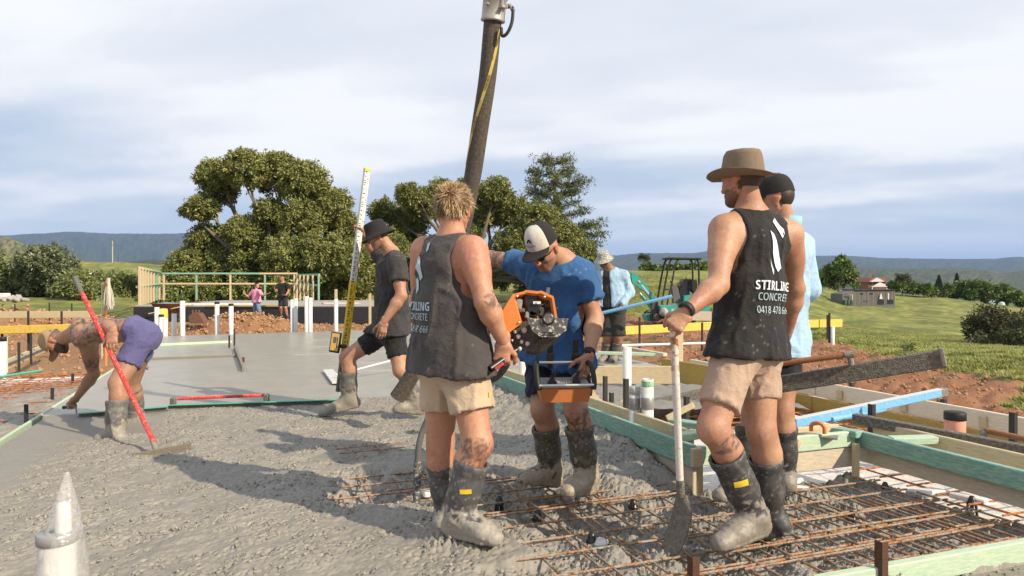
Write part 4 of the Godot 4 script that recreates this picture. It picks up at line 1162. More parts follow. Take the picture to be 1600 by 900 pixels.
func print_cap_mark() -> ArrayMesh:
	var st := st_new()
	for q in poly_tris([Vector2(-0.02, 0.0), Vector2(-0.012, 0.022), Vector2(0.0, 0.028), Vector2(0.012, 0.02), Vector2(0.02, 0.0), Vector2(0.008, 0.006), Vector2(0.0, 0.016), Vector2(-0.008, 0.006)]):
		var a: float = q.x / 0.098
		st.add_vertex(Vector3(sin(a) * 0.0865, 0.045 + q.y, -cos(a) * 0.106 + q.y * 0.22))
	return st_done(st)

# ---------- sky, land, trees ----------
func sky_panorama() -> PanoramaSkyMaterial:
	var w := 1536
	var h := 768
	var img := Image.create(w, h, false, Image.FORMAT_RGBF)
	var n1 := FastNoiseLite.new()
	n1.seed = 7; n1.frequency = 0.42; n1.fractal_octaves = 5
	n1.domain_warp_enabled = true; n1.domain_warp_amplitude = 0.6; n1.domain_warp_frequency = 0.5
	var n2 := FastNoiseLite.new()
	n2.seed = 21; n2.frequency = 1.6; n2.fractal_octaves = 4
	for y in h:
		var el := PI / 2 - PI * (y + 0.5) / h
		var se := sin(el)
		for x in w:
			if el < -0.02:
				img.set_pixel(x, y, Color(0.3, 0.33, 0.36))
				continue
			var az := TAU * ((x + 0.5) / w - 0.5)
			var e := maxf(se, 0.0)
			var t := pow(e, 0.5)
			var c := Color(0.54, 0.615, 0.68).lerp(Color(0.29, 0.41, 0.6), t)
			var d := 1.0 / (e + 0.075)
			var px := sin(az) * d * cos(el)
			var pz := cos(az) * d * cos(el)
			var k := n1.get_noise_2d(px * 0.55 + pz * 0.3, pz * 0.8) + 0.22 * n2.get_noise_2d(px * 0.5 + pz * 0.3, pz * 1.1)
			var cover := smoothstep(-0.5, 0.38, k + 0.5 * smoothstep(0.08, 0.3, e) * (1.0 - 0.6 * smoothstep(0.5, 0.85, e)) - 0.05)
			cover *= smoothstep(0.015, 0.13, e)
			var cc := Color(0.68, 0.705, 0.755).lerp(Color(0.83, 0.835, 0.845), smoothstep(-0.15, 0.4, k))
			c = c.lerp(cc, cover * 0.92)
			img.set_pixel(x, y, c)
	var pm := PanoramaSkyMaterial.new()
	pm.panorama = ImageTexture.create_from_image(img)
	return pm
const CREST := [[-90, 200, 6.0], [-38, 220, 7.0], [-30, 210, 6.5], [-26, 200, 5.5], [-20, 150, 2.5], [-10, 110, 0.6], [0, 100, 1.5], [8, 120, 3.4], [16, 130, 3.3], [22, 190, 0.9], [27, 225, -0.9], [31, 225, -2.6], [37, 225, -5.6], [90, 225, -8.0]]
func crest(az: float) -> Vector2:
	for i in CREST.size() - 1:
		if az < CREST[i + 1][0]:
			var t := smoothstep(0.0, 1.0, (az - CREST[i][0]) / float(CREST[i + 1][0] - CREST[i][0]))
			return Vector2(lerpf(CREST[i][1], CREST[i + 1][1], t), lerpf(CREST[i][2], CREST[i + 1][2], t))
	return Vector2(220, -8)
func uv_of(x: float, z: float) -> Vector2:
	return Vector2(x * GA.x + z * GA.z, x * GB.x + z * GB.z)
func dirt_share(x: float, z: float) -> float:       # over 0: dug earth, below: grass
	var q := uv_of(x, z)
	var n := n_lo.get_noise_2d(x * 1.2, z * 1.2) * 1.3 + n_mid.get_noise_2d(x * 0.9, z * 0.9) * 0.7
	var right := 8.9 + 0.72 * maxf(0.0, q.y - 5.6) - q.x
	if q.y > 15.5: right = 15.5 - q.x
	var back := 31.0 - q.y + (6.0 if q.x < -6.0 else 0.0)
	return minf(minf(right, back), q.x + 40.0) + n * 1.2
func mound(x: float, z: float, px: float, py: float, d: float, r: float, h: float, sq := 1.0) -> float:
	var c := at(px, py, d)
	var k := Vector2((x - c.x) / r, (z - c.z) / (r * sq)).length()
	return h * exp(-k * k * 1.4)
func land(x: float, z: float) -> float:
	var r := sqrt(x * x + z * z)
	var az := rad_to_deg(atan2(x, -z))
	var c := crest(az)
	var r0 := 16.0
	var y := -0.42
	if r > r0:
		var s := clampf((r - r0) / (c.x - r0), 0.0, 1.0)
		var dip := 3.4 * smoothstep(14.0, 26.0, az) + 0.5 * smoothstep(14.0, 8.0, az)
		y = lerpf(-0.42, c.y, s * s * (3.0 - 2.0 * s)) - dip * sin(PI * s) * (1.0 if az > 18 else 0.6)
		if r > c.x: y -= 46.0 * smoothstep(c.x, c.x + 700.0, r)
		y += n_lo.get_noise_2d(x * 0.12, z * 0.12) * 0.5 * smoothstep(16.0, 60.0, r)
	var q := uv_of(x, z)
	var d := dirt_share(x, z)
	if q.x > 6.5 and r < 40.0: y += 0.1 * smoothstep(6.5, 8.0, q.x) + 0.12 * n_lo.get_noise_2d(x * 2.0, z * 2.0)
	if r < 70.0:
		var k := 0.09 if d > 0.0 else 0.04
		if q.x > -2.0 and q.x < 6.4 and q.y < 18.0: k = 0.015
		y += k * n_mid.get_noise_2d(x * 2.2, z * 2.2) + k * 0.6 * n_mid.get_noise_2d(x * 6.0, z * 6.0)
		# spoil heaps
		var m := mound(x, z, 400, 500, 24.0, 1.9, 0.5, 0.7) + mound(x, z, 340, 505, 23.0, 1.8, 0.3, 0.7) + mound(x, z, 50, 485, 22.0, 2.6, 0.62, 0.5) + mound(x, z, -60, 480, 23.0, 3.0, 0.5) + mound(x, z, 120, 480, 25.0, 2.6, 0.42, 0.5) + mound(x, z, 640, 500, 21.5, 2.0, 0.35) + mound(x, z, 1240, 505, 22.0, 1.8, 0.65)
		y += m * (1.0 + 0.35 * n_mid.get_noise_2d(x * 3.0, z * 3.0))
	return y
func terrain() -> void:
	var v := PackedVector3Array()
	var idx := PackedInt32Array()
	var col := PackedColorArray()
	var azs: Array = []
	var a := -180.0
	while a < 180.0:
		azs.append(a)
		a += 0.3 if absf(a) < 42.0 else (1.5 if absf(a) < 60 else 6.0)
	azs.append(180.0)
	var rs: Array = [0.5]
	while rs[-1] < 14000.0:
		rs.append(rs[-1] * (1.0165 if rs[-1] > 5.0 and rs[-1] < 60.0 else (1.018 if rs[-1] < 260 else 1.12)) + 0.02)
	for r in rs:
		for t in azs:
			var x: float = sin(deg_to_rad(t)) * r
			var z: float = -cos(deg_to_rad(t)) * r
			v.append(Vector3(x, land(x, z), z))
			var n := n_lo.get_noise_2d(x * 0.5, z * 0.5)
			var n2 := n_mid.get_noise_2d(x * 1.3, z * 1.3)
			var d := dirt_share(x, z)
			var c: Color
			if d > 0.0 and r < 60.0:
				c = Color(0.33, 0.165, 0.075).lerp(Color(0.4, 0.24, 0.125), clampf(n + 0.5, 0, 1)) if x < 3.0 else Color(0.27, 0.115, 0.055).lerp(Color(0.38, 0.19, 0.095), clampf(n2 + 0.5, 0, 1))
				if x > 3.0 and n2 + n > 0.62: c = Color(0.09, 0.1, 0.03)
			else:
				c = Color(0.2, 0.25, 0.045).lerp(Color(0.35, 0.33, 0.09), clampf(0.5 + n * 1.1 + n2 * 0.4, 0, 1))
				if r > 25.0:
					var pk := n_mid.get_noise_2d(x * 0.35, z * 0.2)
					c = c * (1.0 + 0.35 * n_mid.get_noise_2d(x * 0.8, z * 0.5))
					if pk > 0.32: c = c.lerp(Color(0.11, 0.105, 0.045), 0.55)
				if r > 30 and n_lo.get_noise_2d(x * 0.16 + 9.0, z * 0.3) > 0.2: c = c.lerp(Color(0.12, 0.16, 0.03), 0.7)
				if r > 320.0: c = Color(0.05, 0.07, 0.025).lerp(c, clampf(0.4 + n_lo.get_noise_2d(x * 0.02, z * 0.02) * 2.0, 0, 1))
			col.append(c)
	var na := azs.size()
	for i in rs.size() - 1:
		for k in na - 1:
			var q := i * na + k
			idx.append_array([q, q + na, q + na + 1, q, q + na + 1, q + 1])
	struct("terrain", amesh(v, idx, col), M.earth)
func ridge(called: String, r: float, tops: Array, depth: float, base: float, ca: Color, cb: Color, rough: float, seed_: float) -> void:
	var v := PackedVector3Array()
	var idx := PackedInt32Array()
	var col := PackedColorArray()
	var rows := 26
	var x0: float = tops[0][0]
	var x1: float = tops[-1][0]
	var n := int((x1 - x0) / 4.0)
	for i in rows + 1:
		var t := float(i) / rows
		for k in n + 1:
			var px := lerpf(x0, x1, float(k) / n)
			var py := 440.0
			for j in tops.size() - 1:
				if px >= tops[j][0] and px <= tops[j + 1][0]:
					py = lerpf(tops[j][1], tops[j + 1][1], smoothstep(0, 1, (px - tops[j][0]) / (tops[j + 1][0] - tops[j][0])))
			var rr := r + depth * t
			var top := HC + (HY - py) * (r + depth * 0.69) / FP
			var s := sin(minf(1.0, t * 1.45) * PI / 2) if t < 0.69 else cos((t - 0.69) / 0.31 * PI / 2)
			var x := (px - 800.0) / FP * rr
			var y := base + (top - base) * s
			var sc := 1.0 / (r * 0.01)
			y += rough * r * (n_mid.get_noise_2d(x * sc * 1.6 + seed_, rr * sc * 1.6) * 0.6 + n_mid.get_noise_2d(x * sc * 6.0, rr * sc * 6.0 + seed_) * 0.35) * (0.25 + s)
			v.append(Vector3(x, y, -rr))
			col.append(ca.lerp(cb, clampf(0.35 + n_mid.get_noise_2d(x * sc * 2.0, rr * sc * 1.2 + seed_) * 1.3, 0, 1)))
	for i in rows:
		for k in n:
			var q := i * (n + 1) + k
			idx.append_array([q, q + n + 1, q + n + 2, q, q + n + 2, q + 1])
	struct(called, amesh(v, idx, col), M.forest)
func leaf_sprig(n: int, size: float, ratio: float, droop: float, seed_: int) -> ArrayMesh:
	var r := RandomNumberGenerator.new()
	r.seed = seed_
	var v := PackedVector3Array()
	var idx := PackedInt32Array()
	for i in n:
		var d := Vector3(r.randfn(), r.randfn() * 0.7 + 0.25, r.randfn()).normalized()
		var s := d.cross(Vector3(r.randfn(), r.randfn(), r.randfn())).normalized()
		var o := d * size * r.randf_range(0.2, 0.7)
		var l := size * r.randf_range(0.75, 1.2)
		var b := v.size()
		v.append(o); v.append(o + d * l * 0.5 + s * l * ratio - Vector3(0, droop * l * 0.2, 0)); v.append(o + d * l - Vector3(0, droop * l * 0.6, 0)); v.append(o + d * l * 0.5 - s * l * ratio + Vector3(0, l * 0.08, 0))
		idx.append_array([b, b + 1, b + 2, b, b + 2, b + 3])
	return amesh(v, idx)
func copies(called: String, mesh: Mesh, m: Material, parent: Node3D, xf: Array, cols: Array) -> MultiMeshInstance3D:
	var mm := MultiMesh.new()
	mm.transform_format = MultiMesh.TRANSFORM_3D
	mm.use_colors = true
	mm.mesh = mesh
	mm.instance_count = xf.size()
	for i in xf.size():
		mm.set_instance_transform(i, xf[i])
		mm.set_instance_color(i, cols[i])
	var o := MultiMeshInstance3D.new()
	o.multimesh = mm
	o.material_override = m
	o.name = numbered(called) if parent == self else called
	parent.add_child(o, true)
	return o
func rand_basis(r: RandomNumberGenerator, s: float) -> Basis:
	return Basis(Vector3(r.randfn(), r.randfn(), r.randfn()).normalized(), r.randf() * TAU).scaled(Vector3.ONE * s)
# lobes in pixels [px, py, radius px]; d distance; the crown fills them with sprigs, limbs reach for them
func tree(called: String, label: String, foot: Vector3, d: float, lobes: Array, per: float, sprig: Mesh, pal: Array, seed_: int, group := "", trunk_r := 0.5, fork := 0.3, deep := 0.8, sc := 1.0, cat := "tree") -> Node3D:
	var r := RandomNumberGenerator.new()
	r.seed = seed_
	var sprig_open := called == "fig_tree"
	var root := thing(called, label, cat, foot, group)
	var xf: Array = []
	var cols: Array = []
	var ppm := FP / d
	var wood := st_new()
	var f := Vector3.ZERO
	var cen := Vector3.ZERO
	for l in lobes: cen += at(l[0], l[1], d) - foot
	cen /= lobes.size()
	var fk := f.lerp(cen, fork)
	if trunk_r > 0.0: st_tube(wood, crom([f - Vector3(0, 0.2, 0), f.lerp(fk, 0.5) + Vector3(0.1, 0, 0.1) * trunk_r, fk], 3), [trunk_r * 1.5, trunk_r * 1.15, trunk_r, trunk_r * 0.9, trunk_r * 0.85, trunk_r * 0.8], 9)
	for l in lobes:
		var rad: float = l[2] / ppm * (0.86 if sprig_open else 1.0)
		var c := at(l[0], l[1], d + r.randf_range(-deep, deep) * rad * 1.6) - foot
		if trunk_r > 0.0:
			var mid := fk.lerp(c, 0.5) + Vector3(r.randfn(), r.randfn() * 0.5 - 0.3, r.randfn()) * rad * 0.25
			st_tube(wood, crom([fk, mid, c], 4), [trunk_r * 0.55, trunk_r * 0.5, trunk_r * 0.4, trunk_r * 0.33, trunk_r * 0.28, trunk_r * 0.22, trunk_r * 0.16, trunk_r * 0.1, trunk_r * 0.05], 6)
			for k in 5:
				var e := c + Vector3(r.randfn(), r.randfn() * 0.6 + 0.3, r.randfn()).normalized() * rad * 0.85
				var s0 := mid.lerp(c, r.randf_range(0.3, 1.0))
				st_tube(wood, [s0, s0.lerp(e, 0.5) + Vector3(r.randfn(), r.randfn(), r.randfn()) * rad * 0.08, e], [trunk_r * 0.14, trunk_r * 0.09, trunk_r * 0.03], 5, false)
		var n := int(per * rad * rad)
		for k in n:
			var u := Vector3(r.randfn(), r.randfn(), r.randfn()).normalized()
			var w := 1.0 + 0.28 * n_mid.get_noise_3d(u.x * 2.4 + l[0], u.y * 2.4, u.z * 2.4 + l[1])
			var p := c + u * Vector3(1.0, 0.85, 1.0) * rad * w * pow(r.randf_range(0.25, 1.0), 0.4)
			if n_mid.get_noise_3d(p.x * 1.1 / maxf(0.3, rad) * 1.6, p.y * 1.6 / maxf(0.3, rad), p.z * 1.6 / maxf(0.3, rad)) < -0.02: continue
			xf.append(Transform3D(rand_basis(r, r.randf_range(0.75, 1.3) * sc), p))
			var q := r.randf()
			var cl: Color = pal[0].lerp(pal[1], q)
			if r.randf() < 0.025 and pal.size() > 2: cl = pal[2]
			cols.append(cl)
	if trunk_r > 0.0: part("trunk", st_done(wood), M.bark, root)
	copies("crown", sprig, M.leaf, root, xf, cols).set_meta("kind", "stuff")
	return root
func vegetation() -> void:
	var fig := leaf_sprig(11, 0.2, 0.19, 0.5, 3)
	var fine := leaf_sprig(10, 0.2, 0.17, 0.3, 4)
	var big := leaf_sprig(9, 0.7, 0.2, 0.3, 5)
	var figp := [Color(0.12, 0.145, 0.04), Color(0.265, 0.275, 0.085), Color(0.38, 0.33, 0.1)]
	var d := 46.0
	tree("fig_tree", "huge spreading fig tree with broad domed crown behind the timber frame", Vector3((425 - 800) * d / FP, land((425 - 800) * d / FP, -d), -d), d, [[385, 365, 36], [420, 370, 34], [340, 278, 36], [318, 325, 26], [297, 330, 14], [385, 265, 38], [430, 270, 44], [475, 285, 42], [510, 320, 42], [535, 355, 34], [470, 340, 45], [420, 330, 26], [350, 300, 24], [325, 375, 34], [300, 415, 38], [290, 445, 34], [350, 420, 46], [400, 405, 42], [450, 400, 46], [500, 400, 48], [545, 405, 40], [560, 440, 40], [330, 455, 36], [390, 455, 42], [450, 450, 44], [510, 450, 44], [270, 425, 16]], 1000.0, fig, figp, 31, "", 0.45, 0.5, 0.75, 1.0)
	d = 50.0
	tree("fig_tree", "second fig tree with ragged open crown beside the tall pine", Vector3((740 - 800) * d / FP, land((740 - 800) * d / FP, -d), -d), d, [[600, 330, 26], [640, 305, 24], [665, 320, 34], [640, 350, 38], [690, 300, 26], [730, 300, 28], [775, 300, 28], [800, 330, 36], [760, 335, 30], [845, 345, 34], [880, 370, 34], [910, 395, 26], [600, 385, 38], [650, 400, 44], [700, 390, 34], [810, 385, 44], [860, 410, 40], [770, 420, 44], [700, 430, 44], [620, 435, 40], [900, 430, 28], [580, 420, 24], [840, 445, 40], [740, 365, 18]], 850.0, fig, figp, 32, "", 0.55, 0.4, 0.9, 1.0)
	# pine with whorled branches
	d = 56.0
	var foot := Vector3((866 - 800) * d / FP, land((866 - 800) * d / FP, -d), -d)
	var pine := thing("pine_tree", "tall sparse pine with flat tiered branches rising above the fig trees", "tree", foot)
	var wood := st_new()
	var r := RandomNumberGenerator.new()
	r.seed = 77
	var topy := HC + (HY - 252) * d / FP - foot.y
	st_tube(wood, [Vector3.ZERO, Vector3(0.05, topy * 0.5, 0), Vector3(0, topy, 0)], [0.32, 0.2, 0.03], 8)
	var xf: Array = []
	var cols: Array = []
	for i in 9:
		var t := i / 8.0
		var y := topy * lerpf(0.4, 0.98, t)
		var nb := 7
		for k in nb:
			var a := TAU * (k + r.randf() * 0.6) / nb + i
			var l := lerpf(4.9, 1.2, pow(t, 1.2)) * r.randf_range(0.6, 1.0)
			if t > 0.7: l = lerpf(3.1, 1.5, (t - 0.7) / 0.3) * r.randf_range(0.7, 1.0)
			var dir := Vector3(cos(a), 0, sin(a))
			var e := Vector3(0, y, 0) + dir * l + Vector3(0, -0.1 * l + 0.5 * t, 0)
			var m := Vector3(0, y, 0).lerp(e, 0.5) - Vector3(0, 0.12 * l, 0)
			st_tube(wood, [Vector3(0, y, 0), m, e], [0.06, 0.04, 0.015], 5, false)
			for q in int(17 * l):
				var s := r.randf_range(0.5, 1.05)
				if k % 5 == 3 and t < 0.6: continue
				var p := Vector3(0, y, 0).lerp(m, s * 2.0) if s < 0.5 else m.lerp(e, s * 2.0 - 1.0)
				xf.append(Transform3D(rand_basis(r, r.randf_range(0.9, 1.5)), p + Vector3(r.randfn() * 0.24, r.randf() * 0.08, r.randfn() * 0.24)))
				cols.append(Color(0.06, 0.08, 0.02).lerp(Color(0.15, 0.17, 0.05), r.randf()))
	part("trunk", st_done(wood), M.bark, pine)
	copies("crown", leaf_sprig(8, 0.24, 0.1, 0.2, 6), M.leaf, pine, xf, cols).set_meta("kind", "stuff")
	# bushes and trees on the left
	var bp := [Color(0.07, 0.1, 0.025), Color(0.22, 0.25, 0.08), Color(0.36, 0.36, 0.2)]
	var spots := [[20, 452, 48, [[10, 430, 34], [-20, 420, 34], [0, 455, 30], [45, 450, 28]], "dark rounded bush at the edge of the thicket"], [75, 462, 45, [[50, 415, 28], [75, 410, 30], [95, 425, 28], [70, 440, 34], [105, 450, 26]], "tall pale-flowering bush above the spoil heap"], [130, 470, 43, [[120, 445, 24], [140, 455, 20], [110, 465, 20]], "low bush between the pale-flowering bush and the rope bundle"], [150, 462, 55, [[135, 430, 10], [150, 440, 18], [130, 452, 18]], "small dark tree standing behind the rope bundle"], [200, 462, 50, [[185, 440, 18], [205, 445, 16], [195, 460, 18], [225, 455, 16], [165, 460, 14]], "dark bush beside the timber frame corner"], [198, 440, 70, [[198, 433, 9], [190, 437, 7]], "small round tree on the tan slope by the timber frame"], [240, 480, 44, [[235, 470, 16], [255, 465, 20], [280, 472, 18]], "low dark bush under the fig tree behind the timber frame"]]
	var i := 0
	for s in spots:
		tree("bush", s[4], Vector3((s[0] - 800) * s[2] / FP, land((s[0] - 800) * s[2] / FP, -s[2]), -s[2]), s[2], s[3], 520.0, fine if i != 1 else fig, bp if i != 1 else [Color(0.06, 0.09, 0.025), Color(0.2, 0.22, 0.13), Color(0.4, 0.4, 0.3)], 40 + i, "bushes behind the spoil heaps", 0.1, 0.3, 0.7, 1.1, "bush")
		i += 1
	# far tree line over the paddock
	var far := [[1310, 447, 150, [[1300, 425, 12], [1312, 412, 9], [1318, 420, 13], [1325, 430, 12], [1308, 436, 14], [1315, 404, 4]], "spreading gum tree on the crest of the paddock"], [1285, 443, 170, [[1278, 434, 9], [1288, 438, 8]], "low scrub at the foot of the gum tree on the crest"], [1337, 448, 170, [[1337, 445, 4]], "tiny round shrub between the gum tree and the red-roofed house"], [1412, 452, 190, [[1405, 447, 8], [1420, 448, 9], [1433, 450, 8], [1395, 446, 6]], "hedge of shrubs around the foot of the palm"], [1450, 460, 190, [[1447, 452, 8], [1456, 455, 8]], "round green tree just beside the first conifer"], [1480, 462, 200, [[1478, 452, 10], [1490, 457, 10], [1470, 458, 8]], "pale green tree between the two conifers"], [1512, 465, 200, [[1505, 450, 12], [1520, 448, 12], [1515, 460, 12]], "large bright green tree next to the second conifer"], [1540, 466, 200, [[1535, 452, 12], [1550, 456, 11], [1545, 464, 10]], "wide bright green tree in the row beyond the paddock"], [1566, 470, 200, [[1563, 455, 12], [1575, 460, 11], [1568, 466, 10]], "domed green tree in the row beyond the paddock"], [1592, 472, 190, [[1588, 463, 9], [1602, 468, 11], [1596, 470, 9]], "low green tree ending the row beyond the paddock"], [1010, 425, 118, [[1008, 418, 6], [1016, 420, 5], [1022, 422, 5]], "hedge clump on the grassy crest behind the excavator"], [1060, 424, 125, [[1045, 420, 5], [1058, 421, 6], [1072, 421, 5], [1030, 421, 4]], "long hedge on the grassy crest behind the excavator canopy"], [1095, 424, 125, [[1085, 420, 7], [1100, 419, 7]], "taller hedge on the crest beside the man with the felt hat"]]
	for s in far:
		var y0 := land((s[0] - 800) * s[2] / FP, -s[2])
		tree("far_tree" if s[2] > 140 else "hedge", s[4], Vector3((s[0] - 800) * s[2] / FP, y0, -s[2]), s[2], s[3], 130.0, big, [Color(0.06, 0.1, 0.022), Color(0.19, 0.25, 0.055)], 60 + i, "trees beyond the paddock", 0.16, 0.3, 0.8, 1.0, "tree")
		i += 1
	# dark scrub on the right
	tree("scrub_bush", "large dark scrub bush on the paddock slope", at(1555, 520, 42), 42.0, [[1545, 500, 26], [1565, 505, 24], [1525, 515, 20], [1555, 520, 26], [1580, 520, 24]], 420.0, fine, [Color(0.035, 0.035, 0.014), Color(0.09, 0.085, 0.03), Color(0.14, 0.12, 0.06)], 81, "", 0.08, 0.3, 0.7, 1.0, "bush")
	tree("scrub_bush", "low green scrub spilling down beside the large dark scrub bush", at(1595, 530, 38), 38.0, [[1600, 505, 22], [1590, 525, 24], [1610, 535, 28], [1570, 535, 16], [1530, 532, 12]], 420.0, fine, [Color(0.035, 0.045, 0.014), Color(0.1, 0.11, 0.035)], 82, "", 0.06, 0.3, 0.7, 1.0, "bush")
	tree("thistle", "spiky green weed on the bank between the dirt and the paddock", at(1417, 553, 16), 16.0, [[1417, 543, 7], [1410, 546, 5], [1424, 546, 5]], 900.0, leaf_sprig(8, 0.12, 0.1, 0.3, 9), [Color(0.05, 0.08, 0.03), Color(0.12, 0.16, 0.06)], 83, "", 0.01, 0.3, 0.7, 0.8, "weed")
	# conifers and a palm on the skyline
	for s in [[1467, 458, 195, 430, "first slender conifer between the green trees beyond the paddock"], [1495, 462, 205, 427, "second slender conifer between the green trees beyond the paddock"]]:
		var fo := Vector3((s[0] - 800) * s[2] / FP, land((s[0] - 800) * s[2] / FP, -s[2]), -s[2])
		var t := thing("conifer", s[4], "tree", fo, "trees beyond the paddock")
		var hgt = HC + (HY - s[3]) * s[2] / FP - fo.y
		part("trunk", tube([Vector3.ZERO, Vector3(0, hgt, 0)], [0.25, 0.03], 6), M.bark, t)
		xf = []; cols = []
		for k in 420:
			var q := pow(r.randf(), 0.7)
			var rad := (1.0 - q) * 1.9 * (0.7 + 0.3 * absf(sin(q * 24.0)))
			var an := r.randf() * TAU
			xf.append(Transform3D(rand_basis(r, 0.8 - 0.5 * q), Vector3(cos(an) * rad * r.randf_range(0.3, 1), hgt * (0.12 + 0.88 * q), sin(an) * rad)))
			cols.append(Color(0.03, 0.045, 0.015).lerp(Color(0.07, 0.09, 0.03), r.randf()))
		copies("crown", big, M.leaf, t, xf, cols).set_meta("kind", "stuff")
	for s in [[1411, 452, 190, 433, "palm tree with drooping fronds beyond the grey cabin", 1.0], [1006, 424, 122, 401, "lone slim palm on the crest behind the excavator", 0.55]]:
		var fo := Vector3((s[0] - 800) * s[2] / FP, land((s[0] - 800) * s[2] / FP, -s[2]), -s[2])
		var t := thing("palm_tree", s[4], "tree", fo)
		var hgt: float = HC + (HY - s[3]) * s[2] / FP - fo.y
		part("trunk", tube([Vector3.ZERO, Vector3(0, hgt, 0)], [0.3 * s[5], 0.22 * s[5]], 7), M.bark, t)
		xf = []; cols = []
		for k in 60:
			var an := r.randf() * TAU
			var up := r.randf_range(-0.7, 0.7)
			for q in 7:
				var l: float = q * 0.3 * s[5]
				xf.append(Transform3D(rand_basis(r, 0.5 * s[5]), Vector3(cos(an) * l, hgt + up * l - l * l * 0.14, sin(an) * l)))
				cols.append(Color(0.04, 0.05, 0.016).lerp(Color(0.1, 0.1, 0.04), r.randf()))
		copies("crown", big, M.leaf, t, xf, cols).set_meta("kind", "stuff")
	# grass
	var tuft := PackedVector3Array()
	var ti := PackedInt32Array()
	for k in 7:
		var an := TAU * k / 7.0 + r.randf()
		var dd := Vector3(cos(an), 0, sin(an))
		var b := tuft.size()
		var s := dd.cross(Vector3.UP) * 0.008
		var hgt := r.randf_range(0.05, 0.11)
		tuft.append(dd * 0.03 - s); tuft.append(dd * 0.03 + s); tuft.append(dd * (0.06 + r.randf() * 0.08) + Vector3(0, hgt, 0))
		ti.append_array([b, b + 1, b + 2])
	xf = []; cols = []
	for k in 85000:
		var az := deg_to_rad(r.randf_range(5.0, 39.0))
		var rr := 9.0 * pow(9.0, pow(r.randf(), 1.15))
		var x := sin(az) * rr
		var z := -cos(az) * rr
		if dirt_share(x, z) > 0.1 - 0.5 * r.randf(): continue
		var s := (0.55 + 0.5 * n_lo.get_noise_2d(x * 1.5, z * 1.5) + r.randf() * 0.35) * (1.0 + rr * 0.012)
		if s < 0.2: continue
		xf.append(Transform3D(Basis(Vector3.UP, r.randf() * TAU).scaled(Vector3(s * 1.2, s, s * 1.2)), Vector3(x, land(x, z) - 0.01, z)))
		cols.append(Color(0.17, 0.22, 0.04).lerp(Color(0.36, 0.34, 0.1), r.randf() * 0.6 + 0.4 * clampf(n_lo.get_noise_2d(x * 0.5, z * 0.5) + 0.4, 0, 1)))
	var gr := copies("grass", amesh(tuft, ti), M.leaf, self, xf, cols)
	tag(gr, "dry green pasture grass covering the slope", "grass", "", "stuff")
	# clods of earth
	var clod := lump(0.5, 5)
	xf = []; cols = []
	for k in 26000:
		var x := r.randf_range(-18, 14)
		var z := -r.randf_range(5.0, 30.0)
		if k < 4500:
			var c := at([400, 340, 60, 110, 640, 1240][k % 6], 500, [24, 23, 22, 26, 21.5, 22][k % 6])
			x = c.x + r.randfn() * 1.4; z = c.z + r.randfn() * 1.1
		if k > 16000:
			x = r.randf_range(3.5, 12.0); z = -r.randf_range(5.0, 17.0)
		var q := uv_of(x, z)
		if q.x > -2.3 and q.x < 6.5 and q.y < 18.6: continue
		if dirt_share(x, z) < 0.3: continue
		var s := (0.025 if k < 16000 else 0.014) + (0.07 if k < 16000 else 0.05) * pow(r.randf(), 4.0) + (0.05 * r.randf() * r.randf() if k < 4500 else 0.0)
		xf.append(Transform3D(rand_basis(r, s), Vector3(x, land(x, z) + s * 0.15, z)))
		var cc := Color(0.36, 0.19, 0.09) if x < 3.0 else Color(0.33, 0.155, 0.08)
		cols.append(cc.lerp(Color(0.42, 0.3, 0.2), r.randf() * 0.5))
	tag(copies("clods", clod, M.clod, self, xf, cols), "loose orange clods and stones strewn over the dug earth", "clods", "", "stuff")
func lump(r: float, seed_: int) -> ArrayMesh:
	var s := SphereMesh.new()
	s.radius = r; s.height = r * 2; s.radial_segments = 9; s.rings = 5
	var arr := s.get_mesh_arrays()
	var v: PackedVector3Array = arr[Mesh.ARRAY_VERTEX]
	for i in v.size():
		v[i] *= 1.0 + 0.55 * n_mid.get_noise_3d(v[i].x * 2.6 + seed_, v[i].y * 2.6, v[i].z * 2.6)
	return amesh(v, arr[Mesh.ARRAY_INDEX])

